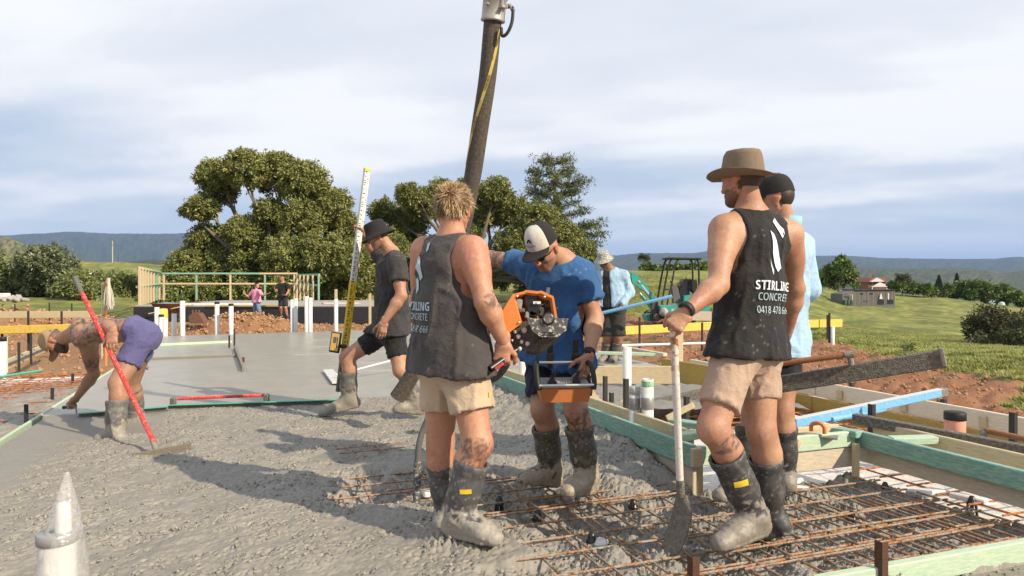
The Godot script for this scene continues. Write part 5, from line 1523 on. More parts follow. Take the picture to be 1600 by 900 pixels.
# ---------- slab, formwork, steel ----------
func uv(u: float, v: float, y := 0.0) -> Vector3:
	return GA * u + GB * v + Vector3(0, y, 0)
const OPEN := [Vector2(0.35, 4.55), Vector2(1.0, 4.55), Vector2(1.6, 4.2), Vector2(2.1, 3.75), Vector2(2.6, 3.6), Vector2(3.8, 3.6), Vector2(3.8, 2.0), Vector2(0.75, 2.0), Vector2(0.55, 2.5), Vector2(1.15, 2.95), Vector2(1.2, 3.5), Vector2(0.8, 3.75), Vector2(0.35, 3.85)]
func open_dist(p: Vector2) -> float:       # over 0 inside the part where the steel still lies bare
	var inside := Geometry2D.is_point_in_polygon(p, PackedVector2Array(OPEN))
	var d := 9.0
	for i in OPEN.size():
		d = minf(d, p.distance_to(Geometry2D.get_closest_point_to_segment(p, OPEN[i], OPEN[(i + 1) % OPEN.size()])))
	return d if inside else -d
func wet_concrete() -> void:
	var na := FastNoiseLite.new(); na.seed = 3; na.frequency = 1.0; na.fractal_octaves = 3
	var nb := FastNoiseLite.new(); nb.seed = 4; nb.noise_type = FastNoiseLite.TYPE_CELLULAR; nb.frequency = 24.0; nb.fractal_type = FastNoiseLite.FRACTAL_NONE; nb.cellular_return_type = FastNoiseLite.RETURN_DISTANCE
	var nc := FastNoiseLite.new(); nc.seed = 5; nc.frequency = 30.0; nc.fractal_octaves = 3
	var u0 := -1.78; var u1 := 3.71
	var v0 := 1.9; var v1 := 7.42
	var step := 0.0095
	var nu := int((u1 - u0) / step)
	var nv := int((v1 - v0) / step)
	# coarse map of how bare the steel lies
	var cs := 0.06
	var cw := int((u1 - u0) / cs) + 2
	var chh := int((v1 - v0) / cs) + 2
	var bare := PackedFloat32Array()
	for j in chh:
		for i in cw: bare.append(open_dist(Vector2(u0 + i * cs, v0 + j * cs)))
	var feet: Array = []
	for f in [[725, 848, 0.24, 0.07], [655, 640, 0.2, 0.06], [180, 690, 0.2, 0.03], [212, 660, 0.2, 0.03], [1150, 862, 0.2, 0.05]]:
		var p := gp(f[0], f[1])
		feet.append([uv_of(p.x, p.z), f[2], f[3]])
	var v := PackedVector3Array()
	var col := PackedColorArray()
	v.resize(nu * nv)
	col.resize(nu * nv)
	var jit := RandomNumberGenerator.new()
	jit.seed = 77
	var spots: Array = []
	var k := 0
	for j in nv:
		var vv := v0 + j * step
		for i in nu:
			var uu := u0 + i * step
			var ci := (uu - u0) / cs; var cj := (vv - v0) / cs
			var ii := int(ci); var jj := int(cj)
			var q := jj * cw + ii
			var b := lerpf(lerpf(bare[q], bare[q + 1], ci - ii), lerpf(bare[q + cw], bare[q + cw + 1], ci - ii), cj - jj)
			var lo := na.get_noise_2d(uu * 1.1, vv * 1.1)
			var me := na.get_noise_2d(uu * 4.0 + 7.0, vv * 4.0)
			var e := smoothstep(-0.12, 0.3, b + 0.25 * me)
			# trowelled band along the edge form and just before the screed line
			var sm := maxf(smoothstep(0.55, 0.25, uu - u0 - 0.25 * lo - (0.55 if vv > 6.2 else 0.0)), 0.0)
			var streak := na.get_noise_2d(uu * 0.8 + vv * 1.5, vv * 5.0 - uu * 2.0)
			var amp := lerpf(1.0, 0.06, sm) * (0.22 + 0.78 * smoothstep(-0.2, 0.3, streak + 0.3 * lo + 0.8 * e))
			var cell := nb.get_noise_2d(uu * 0.62, vv * 0.62)
			var fine := nc.get_noise_2d(uu, vv)
			var ag := nc.get_noise_2d(uu * 2.1 + 40.0, vv * 2.1)
			var h := 0.012 + (0.032 * lo + 0.018 * me) * lerpf(1.0, 0.12, sm) * smoothstep(7.4, 6.9, vv)
			h = lerpf(h, -0.084 + 0.055 * me + 0.085 * lo + 0.008 * (uu - 2.5), e)
			h += amp * (0.007 * fine + 0.006 * (cell + 0.45) + 0.006 * ag + 0.0022 * jit.randfn())
			h += (1.0 - amp) * 0.005 * na.get_noise_2d(uu * 3.0 + vv * 1.2, vv * 16.0 - uu * 6.0) * (1.0 - sm)
			if ag + 0.5 * fine + 0.3 * streak < -0.4: h -= 0.022 * amp
			for f in feet:
				var d: float = (Vector2(uu, vv) - f[0]).length() / f[1]
				if d < 2.0: h += f[2] * exp(-d * d * 2.5) * (0.8 + 0.5 * fine)
			h += 0.12 * smoothstep(1.7, 2.45, uu) * smoothstep(3.6, 4.3, vv) * (0.85 + 0.25 * me)
			if vv > 7.0: h = minf(h, 0.02)
			if vv < 2.2: h = minf(h, -0.09)
			if uu > 2.47 and vv > 3.5: h = -0.3
			v[k] = uv(uu, vv, h)
			var t := 1.0 + 0.09 * lo + 0.1 * fine + 0.07 * ag
			var c := Color(0.268, 0.25, 0.217) * t
			if ag > 0.3 and amp > 0.5: c = c.lerp(Color(0.4, 0.37, 0.31), 0.4)
			c = c.lerp(Color(0.25, 0.237, 0.21) * t, e * 0.6)
			col[k] = c
			if amp > 0.3 and jit.randf() < 0.07 * amp: spots.append([v[k], c])
			k += 1
	var idx := PackedInt32Array()
	idx.resize((nu - 1) * (nv - 1) * 6)
	k = 0
	for j in nv - 1:
		for i in nu - 1:
			var q := j * nu + i
			idx[k] = q; idx[k + 1] = q + nu; idx[k + 2] = q + nu + 1
			idx[k + 3] = q; idx[k + 4] = q + nu + 1; idx[k + 5] = q + 1
			k += 6
	struct("wet_concrete_ground", amesh(v, idx, col), M.wet)
	# crumbs of aggregate standing proud of the mix
	var xf: Array = []
	var cc: Array = []
	for s in spots:
		var sz := 0.0035 + 0.008 * pow(jit.randf(), 2.5)
		xf.append(Transform3D(rand_basis(jit, sz), s[0] + Vector3(jit.randfn() * 0.003, sz * 0.25, jit.randfn() * 0.003)))
		cc.append(s[1] * jit.randf_range(0.8, 1.2))
	var cs2 := SphereMesh.new()
	cs2.radius = 1.0; cs2.height = 2.0; cs2.radial_segments = 6; cs2.rings = 3
	var ca := cs2.get_mesh_arrays()
	var cv: PackedVector3Array = ca[Mesh.ARRAY_VERTEX]
	for i in cv.size(): cv[i] *= 0.8 + 0.5 * n_mid.get_noise_3dv(cv[i] * 1.7)
	tag(copies("concrete_crumbs", amesh(cv, ca[Mesh.ARRAY_INDEX]), M.wet, self, xf, cc), "crumbs of wet aggregate across the rough concrete", "aggregate", "", "stuff")
func slab() -> void:
	wet_concrete()
	# screeded slab behind the screed line
	var st := st_new()
	st.set_smooth_group(-1)
	var poly := [[-1.86, 7.38], [3.0, 7.38], [3.0, 9.2], [5.6, 9.2], [5.6, 18.4], [-2.0, 17.6]]
	var pp := PackedVector2Array()
	for p in poly: pp.append(Vector2(p[0], p[1]))
	for i in Geometry2D.triangulate_polygon(pp):
		st.add_vertex(uv(pp[i].x, pp[i].y, 0.012))
	for i in pp.size():
		var a := pp[i]; var b := pp[(i + 1) % pp.size()]
		st_quad(st, uv(a.x, a.y, 0.012), uv(b.x, b.y, 0.012), uv(b.x, b.y, -0.3), uv(a.x, a.y, -0.3))
	struct("screeded_slab_ground", st_done(st), M.slab)
	# tool lines left across the screeded slab
	for s in [[9.6, 0.9, 5.4], [10.6, 1.2, 5.5], [12.2, 0.6, 5.5], [13.6, 0.8, 5.5], [15.2, 1.0, 5.5]]:
		var o := part("screed_ridge", tube([uv(s[1], s[0], 0.012), uv((s[1] + s[2]) / 2, s[0] + 0.06, 0.013), uv(s[2], s[0] + 0.03, 0.012)], [0.011], 5), M.slab, self)
		tag(o, "thin cement ridge left across the smooth slab", "ridge", "cement ridges on the smooth slab", "structure")
	# pale sheet under the steel
	st = st_new()
	var nn := 60
	for i in nn:
		for j in nn:
			var q: Array = []
			for k in [[0, 0], [0, 1], [1, 1], [1, 0]]:
				var uu: float = lerpf(-5.2, 6.4, (i + k[0]) / float(nn))
				var vv: float = lerpf(1.4, 12.0, (j + k[1]) / float(nn))
				q.append(uv(uu, vv, -0.17 + 0.025 * n_mid.get_noise_2d(uu * 2.0, vv * 2.0)))
			st.set_smooth_group(0)
			st_quad(st, q[0], q[1], q[2], q[3])
	struct("membrane_ground", st_done(st), M.membrane)
	# mix already spread through the steel beyond the edge board
	var lv := PackedVector3Array()
	var li := PackedInt32Array()
	var lc := PackedColorArray()
	for j in 230:
		for i in 130:
			var uu := lerpf(-4.7, -1.9, i / 129.0)
			var vv := lerpf(5.0, 11.2, j / 229.0)
			var me := n_mid.get_noise_2d(uu * 3.0, vv * 3.0)
			var cover := smoothstep(13.0, 9.5, vv + 1.3 * (uu + 1.9) * -0.7 + me)
			lv.append(uv(uu, vv, lerpf(-0.19, -0.055, cover) + 0.03 * me + 0.018 * n_mid.get_noise_2d(uu * 16.0, vv * 16.0)))
			lc.append(Color(0.27, 0.25, 0.215) * (1.0 + 0.15 * me))
	for j in 229:
		for i in 129:
			var q := j * 130 + i
			li.append_array([q, q + 130, q + 131, q, q + 131, q + 1])
	struct("spread_concrete_ground", amesh(lv, li, lc), M.wet)
	rebar()
	formwork()
func bar_mesh(length: float) -> ArrayMesh:
	return tube([Vector3(-length / 2, 0, 0), Vector3(length / 2, 0, 0)], [0.006], 7)
func rebar() -> void:
	rng.seed = 88
	var sheets := [
		["rusty rebar mesh half sunk in wet concrete under the workers' boots", 0.3, 3.68, 2.28, 4.62, 0.2, -0.022],
		["second rebar mesh lapped just above the half sunk mesh by the near timber edge", 1.95, 3.68, 2.22, 3.0, 0.2, -0.004],
		["rebar mesh running under the green edge board beside the capped drain pipe", 3.82, 5.2, 1.8, 6.6, 0.2, -0.05],
		["orange rebar mesh laid out left of the slab edge board", -4.6, -1.95, 5.6, 11.5, 0.2, -0.06]]
	var n := 0
	for s in sheets:
		var t := thing("rebar_mesh", s[0], "rebar", uv((s[1] + s[2]) / 2, (s[3] + s[4]) / 2, s[6]))
		var org: Vector3 = t.position
		var along := look_basis(GA)
		var across := look_basis(GB)
		var mm: Material = M.rebar if n < 2 else M.rebar_rust
		var vv: float = s[3]
		while vv <= s[4] + 0.001:
			for lap in [0.0, 0.045]:
				if lap > 0.0 and rng.randf() > 0.45: continue
				var a: float = s[1] if lap == 0.0 else s[1] + rng.randf_range(0.0, 1.2)
				var b: float = s[2] if lap == 0.0 else s[2] - rng.randf_range(0.0, 1.6)
				if n == 0 and vv < 3.7: a = maxf(a, 0.05 + rng.randf() * 0.5)
				if n == 0 and vv > 3.42: b = minf(b, 2.42)
				part("bar", bar_mesh(b - a), mm, t, uv((a + b) / 2, vv + lap, s[6] + rng.randf_range(-0.006, 0.006)) - org, along.rotated(Vector3.UP, rng.randf_range(-0.008, 0.008)))
			vv += s[5]
		var uu: float = s[1] + 0.12
		while uu <= s[2] + 0.001:
			for lap in [0.0, 0.05]:
				if lap > 0.0 and rng.randf() > 0.3: continue
				var a: float = s[3]
				var b: float = s[4]
				if n == 0 and uu > 2.42: b = minf(b, 3.42)
				part("bar", bar_mesh(b - a), mm, t, uv(uu + lap, (a + b) / 2, s[6] - 0.011) - org, across.rotated(Vector3.UP, rng.randf_range(-0.008, 0.008)))
			uu += s[5]
		n += 1
	# small patch of steel still bare in the middle of the pour
	var t2 := thing("rebar_mesh", "small patch of bare steel bars showing through the rough concrete", "rebar", gp(570, 700))
	for b in [[525, 702, 632, 691], [530, 709, 632, 699], [538, 695, 558, 716], [585, 694, 602, 708]]:
		var a := gp(b[0], b[1], 0.03)
		var c := gp(b[2], b[3], 0.03)
		part("bar", tube([a - t2.position, c - t2.position], [0.0052], 7), M.rebar, t2)
	# plastic bar chairs
	for c in [[840, 818], [925, 855], [780, 795], [1332, 820], [1384, 772], [1520, 795], [990, 800]]:
		var o := thing("bar_chair", "black plastic bar chair propping up the rebar mesh", "bar chair", gp(c[0], c[1], -0.085), "bar chairs under the rebar")
		var st := st_new()
		for k in 4:
			var a := TAU * k / 4.0 + 0.4
			st_tube(st, [Vector3(cos(a) * 0.032, -0.1, sin(a) * 0.032), Vector3(cos(a) * 0.02, 0.02, sin(a) * 0.02), Vector3(cos(a) * 0.008, 0.05, sin(a) * 0.008)], [0.008, 0.007, 0.006], 6)
		part("legs", st_done(st), M.gloss_plastic, o)
		part("head", lathe([[0.0, 0.075], [0.012, 0.072], [0.02, 0.05], [0.024, 0.035], [0.03, 0.03], [0.03, 0.024], [0.0, 0.022]], 12), M.gloss_plastic, o)
	# broken foam between the bars
	for c in [[846, 752, 0.12], [862, 760, 0.08], [1240, 752, 0.14], [1252, 764, 0.1], [940, 850, 0.09], [890, 795, 0.05], [1395, 795, 0.06], [500, 770, 0.1], [667, 772, 0.08], [1450, 770, 0.2], [1520, 780, 0.2]]:
		var p := gp(c[0], c[1], -0.06)
		var o := part("foam_scrap", box(Vector3(c[2], 0.035, c[2] * 0.7), 0.008), M.foam, self, p, Basis(Vector3.UP, c[0] * 0.7) * Basis(Vector3.RIGHT, 0.15))
		tag(o, "white foam scrap lying under the rebar mesh", "foam", "foam scraps under the rebar")
func stake(px: float, py0: float, py1: float, d: float, label: String, m: Material, group := "", w := 0.035) -> void:
	var a := at(px, py0, d)
	var b := at(px, py1, d)
	var st := st_new()
	var h := a.y - b.y + 0.25
	st_box(st, Vector3(w, h, 0.006), 0.001, Transform3D(Basis.IDENTITY, Vector3(0, 0, 0)))
	st_box(st, Vector3(0.006, h, w), 0.001, Transform3D(Basis.IDENTITY, Vector3(-w / 2 + 0.003, 0, -w / 2 - 0.0032)))
	var o := part("stake", st_done(st), m, self, Vector3(a.x, a.y - h / 2, a.z), Basis(Vector3.UP, 0.35))
	tag(o, label, "stake", group)
func pipe(px: float, top: float, bot: float, d: float, w: float, label: String, cap_m = null, group := "") -> Node3D:
	# upright plastic pipe with a rim
	var a := at(px, top, d)
	var b := at(px, bot, d)
	var h := a.y - b.y
	var o := thing("drain_pipe", label, "pipe", b, group)
	part("pipe", lathe([[w * 0.9, h - 0.03], [w * 0.9, h], [w, h], [w, -0.3]], 20), M.pvc, o)
	if cap_m != null: part("cap", lathe([[0.0, 0.012], [w * 1.02, 0.012], [w * 1.08, 0.006], [w * 1.08, -0.045], [w * 1.0, -0.045]], 20), cap_m, o, Vector3(0, h, 0))
	else: part("inner_disc", lathe([[0.0, h - 0.02], [w * 0.9, h - 0.02]], 20), M.gloss_plastic if int(px) % 2 == 0 else M.pvc, o)
	return o
func formwork() -> void:
	var G = M.green_timber
	# diagonal edge between the pour and the step beyond it
	var f := thing("edge_formwork", "turquoise treated edge boards running behind the man in the blue shirt", "formwork", uv(2.5, 5.4))
	var o := f.position
	board("board", uv(2.5, 3.55, 0.235) - o, uv(2.46, 7.6, 0.235) - o, 0.14, 0.035, G, f)
	board("board", uv(2.52, 3.58, 0.09) - o, uv(2.48, 7.6, 0.09) - o, 0.3, 0.03, M.grey_timber, f)
	board("board", uv(2.62, 3.75, 0.275) - o, uv(2.58, 7.4, 0.275) - o, 0.1, 0.035, M.pale_timber, f)
	board("board", uv(2.5, 3.53, 0.235) - o, uv(2.86, 3.53, 0.235) - o, 0.12, 0.04, M.green_timber_pale, f)
	board("end_block", uv(2.44, 3.5, 0.233) - o, uv(2.51, 3.5, 0.233) - o, 0.115, 0.03, M.pale_timber, f)
	for v in [3.62, 4.9, 6.2]: board("peg", uv(2.56, v, 0.1) - o, uv(2.6, v, 0.1) - o, 0.45, 0.035, M.pale_timber, f)
	f = thing("edge_formwork", "green timber corner form at the end of the pour with paler board below", "formwork", uv(3.72, 2.8))
	o = f.position
	board("board", uv(2.95, 3.49, 0.25) - o, uv(3.69, 3.49, 0.25) - o, 0.1, 0.04, M.green_timber_pale, f)
	board("board", uv(2.7, 3.5, 0.145) - o, uv(3.69, 3.5, 0.145) - o, 0.13, 0.03, M.grey_timber, f)
	board("board", uv(2.9, 3.62, 0.27) - o, uv(3.69, 3.62, 0.27) - o, 0.09, 0.03, M.pale_timber, f)
	board("board", uv(3.73, 3.53, 0.25) - o, uv(3.73, 0.9, 0.25) - o, 0.105, 0.045, G, f)
	board("board", uv(3.77, 3.53, 0.142) - o, uv(3.77, 0.9, 0.142) - o, 0.1, 0.03, M.grey_timber, f)
	board("board", uv(4.0, 3.6, 0.27) - o, uv(4.0, 0.9, 0.27) - o, 0.09, 0.035, M.pale_timber, f)
	board("peg", uv(3.64, 3.44, 0.18) - o, uv(3.68, 3.44, 0.18) - o, 0.42, 0.035, M.pale_timber, f)
	board("brace", uv(3.2, 3.46, 0.24) - o, uv(3.05, 3.45, -0.02) - o, 0.04, 0.02, M.pale_timber, f)
	f = thing("edge_formwork", "long grey edge board with yellow ply below it, bordering the red dirt", "formwork", uv(5.28, 5))
	o = f.position
	for k in 3: board("board", uv(5.28, 1.2 + k * 2.13, 0.24 - 0.004 * (k % 2)) - o, uv(5.28 + 0.012 * (k % 2), 3.325 + k * 2.13, 0.24 - 0.004 * (k % 2)) - o, 0.15, 0.04, M.form_ply, f)
	for k in 3: board("yellow_board", uv(5.24, 1.2 + k * 2.13, 0.085) - o, uv(5.24, 3.32 + k * 2.13, 0.085) - o, 0.2, 0.03, M.yellow_board, f)
	for k in 9: board("nail_cleat", uv(5.25, 1.6 + k * 0.7, 0.2) - o, uv(5.25, 1.66 + k * 0.7, 0.2) - o, 0.09, 0.022, M.pale_timber, f)
	f = thing("edge_board", "pale green board crossing in front of the near rebar", "formwork", uv(3.0, 2.2))
	o = f.position
	board("board", uv(2.16, 2.235, 0.01) - o, uv(4.6, 2.2, 0.01) - o, 0.1, 0.045, M.green_timber_pale, f)
	f = thing("edge_formwork", "thin edge form along the troweled side of the slab", "formwork", uv(-1.84, 8))
	o = f.position
	board("board", uv(-1.84, 5.2, 0.022) - o, uv(-1.9, 12.5, 0.022) - o, 0.2, 0.03, M.green_timber_pale, f)
	f = thing("edge_formwork", "pale timber cross form behind the upright white pipes", "formwork", uv(4.4, 8))
	o = f.position
	board("board", at(905, 572, 8.7) - o, at(1058, 572, 8.5) - o, 0.22, 0.04, M.pale_timber, f)
	board("board", at(900, 605, 8.3) - o, at(972, 605, 8.3) - o, 0.3, 0.04, M.pale_timber, f)
	board("board", at(1035, 560, 9.3) - o, at(1110, 572, 8.4) - o, 0.28, 0.04, M.yellow_board, f)
	f = thing("concrete_step_block", "grey concrete top inside the pale cross form", "concrete", at(980, 575, 9.3))
	part("block", box(Vector3(1.25, 0.3, 1.0), 0.02), M.slab_dry, f, Vector3(0, -0.16, 0), look_basis(GA))
	# rough concrete beyond the cross form
	f = thing("concrete_fill", "rough grey concrete lying in the step behind the duct-taped pipes", "concrete", at(1070, 612, 7.2))
	var lm := PackedVector3Array()
	var li := PackedInt32Array()
	for j in 40:
		for i in 40:
			var x := lerpf(-0.9, 1.0, i / 39.0); var z := lerpf(-0.8, 0.7, j / 39.0)
			lm.append(Vector3(x, 0.015 * n_mid.get_noise_2d(x * 4.0, z * 4.0) + 0.022 * n_mid.get_noise_2d(x * 17.0, z * 17.0) - 0.05, z))
	for j in 39:
		for i in 39:
			var q := j * 40 + i
			li.append_array([q, q + 1, q + 41, q, q + 41, q + 40])
	var cc := PackedColorArray()
	cc.resize(lm.size())
	cc.fill(Color(0.26, 0.245, 0.215))
	part("surface", amesh(lm, li, cc), M.wet, f)
	# loose boards
	for b in [[1048, 654, 5.0, 1120, 664, 4.8, "short turquoise batten lying behind the shovel", G], [1060, 678, 4.4, 1118, 669, 4.45, "short green batten resting on the corner of the turquoise edge boards", M.green_timber_pale], [1285, 664, 4.75, 1345, 674, 4.5, "stubby green block next to the float with the orange handle", G], [1392, 683, 4.34, 1462, 681, 4.32, "short pale green offcut lying across the green edge board", M.green_timber_pale], [1580, 694, 4.2, 1505, 690, 4.3, "pale green batten under the dark coated plank", M.green_timber_pale], [934, 549, 10.5, 1042, 552, 10.3, "mint green board lying behind the white upright pipe", M.green_timber_pale], [975, 541, 10.9, 1040, 552, 10.2, "short brown board beside the mint green board", M.grey_timber]]:
		var p := at(b[0], b[1], b[2])
		var t := thing("timber_offcut", b[6], "timber", p)
		board("board", Vector3.ZERO, at(b[3], b[4], b[5]) - p, 0.045, 0.09, b[7], t)
	for b in [[1000, 629, 6.9, 1190, 588, 7.3, 0.1, "dark concrete-crusted plank behind the duct-taped pipes", M.crusted], [1335, 646, 4.85, 1650, 704, 3.9, 0.07, "long dark crusted plank lying across the edge forms", M.crusted], [925, 565, 9.5, 1010, 595, 8.6, 0.05, "thin crusted lath on the concrete step", M.crusted]]:
		var p := at(b[0], b[1], b[2])
		var t := thing("crusted_plank", b[7], "plank", p)
		board("plank", Vector3.ZERO, at(b[3], b[4], b[5]) - p, b[6], 0.06, b[8], t)
	var brace := thing("timber_brace", "slanting timber brace nailed beside the duct-taped pipes", "timber", at(1040, 650, 5.6))
	board("brace", Vector3.ZERO, at(1082, 628, 5.6) - at(1040, 650, 5.6), 0.05, 0.03, M.pale_timber, brace)
	brace = thing("timber_brace", "short slanting brace left of the duct-taped pipes", "timber", at(960, 634, 6.9))
	board("brace", Vector3.ZERO, at(984, 613, 6.9) - at(960, 634, 6.9), 0.04, 0.03, M.pale_timber, brace)
	# yellow and pale edge boards far off
	for b in [[-60, 487, 14.5, 140, 486, 14.3, 0.14, "pale straight-edged board in front of the left spoil heap", M.pale_timber], [-60, 511, 11.6, 125, 506, 11.2, 0.13, "yellow board behind the bent man", M.yellow_paint], [975, 510, 16.5, 1112, 503, 17.5, 0.2, "yellow board in front of the excavator", M.yellow_paint], [1060, 486, 21.0, 1112, 487, 21.0, 0.28, "brown board beside the excavator track", M.grey_timber], [1248, 500, 17.5, 1316, 499, 18.0, 0.2, "yellow board beside the paddock", M.yellow_paint]]:
		var p := at(b[0], b[1], b[2])
		var t := thing("edge_board", b[7], "formwork", p)
		board("board", Vector3.ZERO, at(b[3], b[4], b[5]) - p, b[6], 0.03, b[8], t)
	var lb := thing("edge_board", "timber edge with a steel strip beside the orange rebar mesh", "formwork", at(0, 566, 10.4))
	board("board", Vector3.ZERO, at(75, 535, 14.2) - lb.position, 0.16, 0.04, M.pale_timber, lb)
	board("strip", at(2, 569, 10.35) - lb.position, at(77, 538, 14.1) - lb.position, 0.02, 0.09, M.steel_dull, lb)
	for s in [[44, 486, 525, 11.5, "tall black stake crossing the pale and yellow boards, farther from the bent man"], [96, 486, 515, 12.0, "tall black stake crossing the pale and yellow boards, nearer the bent man's cap"], [29, 535, 553, 9.8, "short black stake on the bare dirt just beside the timber edge with a steel strip"], [48, 520, 545, 11.0, "medium black stake on the bare dirt between the yellow board and the steel-stripped edge"], [3, 518, 528, 11.5, "stub of black stake over the white pipe with the green peg"], [68, 512, 520, 12.5, "stub of black stake rising under the yellow board by the bent man's cap"], [23, 475, 489, 19, "thin black stake before the spoil heap below the pale rubble"], [77, 473, 487, 19, "thin black stake at the middle of the left spoil heap"], [112, 474, 487, 19, "thin black stake before the spoil heap beside the rake grip"]]: stake(s[0], s[1], s[2], s[3], s[4], M.black_steel, "stakes near the left spoil heap")
	for s in [[40, 632, 672, 6.2, "black notched stake at the slab edge farthest from the trowel hand"], [81, 606, 640, 7.6, "black notched stake at the slab edge just behind the trowel hand"], [113, 584, 612, 9.0, "black notched stake at the slab edge behind the bent man's forearm"]]: stake(s[0], s[1], s[2], s[3], s[4], M.black_steel, "stakes along the troweled slab edge")
	for s in [[1000, 495, 537, 15.5, "black stake at the yellow board below the blue pole"], [1098, 504, 537, 16.0, "black stake at the yellow board beside the felt-hatted man's singlet"], [1297, 489, 520, 17.0, "taller black stake in front of the yellow board beside the paddock"], [1294, 492, 515, 17.6, "shorter black stake behind the yellow board beside the paddock"]]: stake(s[0], s[1], s[2], s[3], s[4], M.black_steel, "stakes at the yellow boards")
	for s in [[947, 588, 628, 6.8, "dark stake before the pale cross form, nearer the man in blue"], [980, 592, 640, 5.6, "dark stake standing against the tall plain white pipe"], [1075, 620, 655, 5.6, "dark stake behind the turquoise battens and the shovel"], [957, 614, 630, 6.8, "short dark stake stub low before the pale cross form"], [1588, 645, 680, 4.9, "dark stake at the grey board beside the orange conduit with crusted elbow"], [1478, 624, 632, 5.9, "stub of dark stake behind the grey board above the capped pipe"], [1333, 598, 606, 7.0, "stub of dark stake behind the grey board above the blue straight edge"], [1366, 632, 660, 4.95, "dark stake standing between the pale blue straight edge and the short blue tube"]]: stake(s[0], s[1], s[2], s[3], s[4], M.black_steel, "stakes pinning the edge forms")
	stake(1384, 848, 920, 2.92, "rusty angle stake standing against the pale green near board", M.rust_steel)
	stake(1088, 872, 920, 2.9, "rusty angle stake standing among the bars near the shovel", M.rust_steel)
	for p in [[1062, 495, 600, 9.8, "pale timber peg beside the shovel hand"], [525, 452, 470, 21.0, "pale timber peg behind the single white pipe"], [578, 459, 470, 23.0, "pale timber peg at the end of the black platform wall"]]:
		var q := at(p[0], p[1], p[3])
		var t := thing("timber_peg", p[4], "peg", q)
		part("peg", box(Vector3(0.09 if p[3] < 12 else 0.08, q.y + 0.3, 0.05), 0.004), M.pale_timber, t, Vector3(0, -(q.y + 0.3) / 2, 0))
	# low forms standing on the screeded slab
	f = thing("slab_divider", "cement-crusted low divider form standing on the smooth slab", "formwork", gp(372, 552))
	o = f.position
	board("board", gp(225, 559, 0.05) - o, gp(371, 554, 0.05) - o, 0.05, 0.05, M.crusted_pale, f)
	board("board", gp(367, 540, 0.08) - o, gp(380, 573, 0.08) - o, 0.08, 0.04, M.crusted_pale, f)
	board("top_board", gp(245, 537, 0.06) - o, gp(362, 532, 0.06) - o, 0.05, 0.05, M.green_timber_pale, f)
	stake(358, 524, 548, 13.0, "dark stake at the crusted divider on the smooth slab, nearer the purple shorts", M.black_steel)
	stake(366, 514, 542, 13.4, "tall dark stake at the end of the crusted divider on the smooth slab", M.black_steel)
	stake(380, 558, 576, 10.6, "short rusty stake at the near tip of the crusted divider", M.rust_steel)
	# screed line rail
	var rail := thing("screed_rail", "green straight edge lying along the screed line in the concrete", "straight edge", gp(400, 632))
	o = rail.position
	board("rail", gp(262, 633, 0.045) - o, gp(536, 624, 0.045) - o, 0.05, 0.04, M.crusted_pale, rail)
	board("green_edge", gp(262, 633, 0.052) - o, gp(536, 624, 0.052) - o, 0.006, 0.045, M.green_paint, rail)
	var red := thing("red_float_handle", "red tubular handle with dark ends fixed over the green straight edge", "handle", gp(345, 632))
	o = red.position
	part("tube", tube([gp(276, 628, 0.06) - o + Vector3(0, 0.03, 0), gp(412, 622, 0.06) - o + Vector3(0, 0.03, 0)], [0.016], 12), M.red_paint, red)
	for q in [[270, 630], [416, 624]]: part("end_bracket", box(Vector3(0.05, 0.09, 0.05), 0.01), M.crusted, red, gp(q[0], q[1], 0.06) - o + Vector3(0, 0.01, 0))

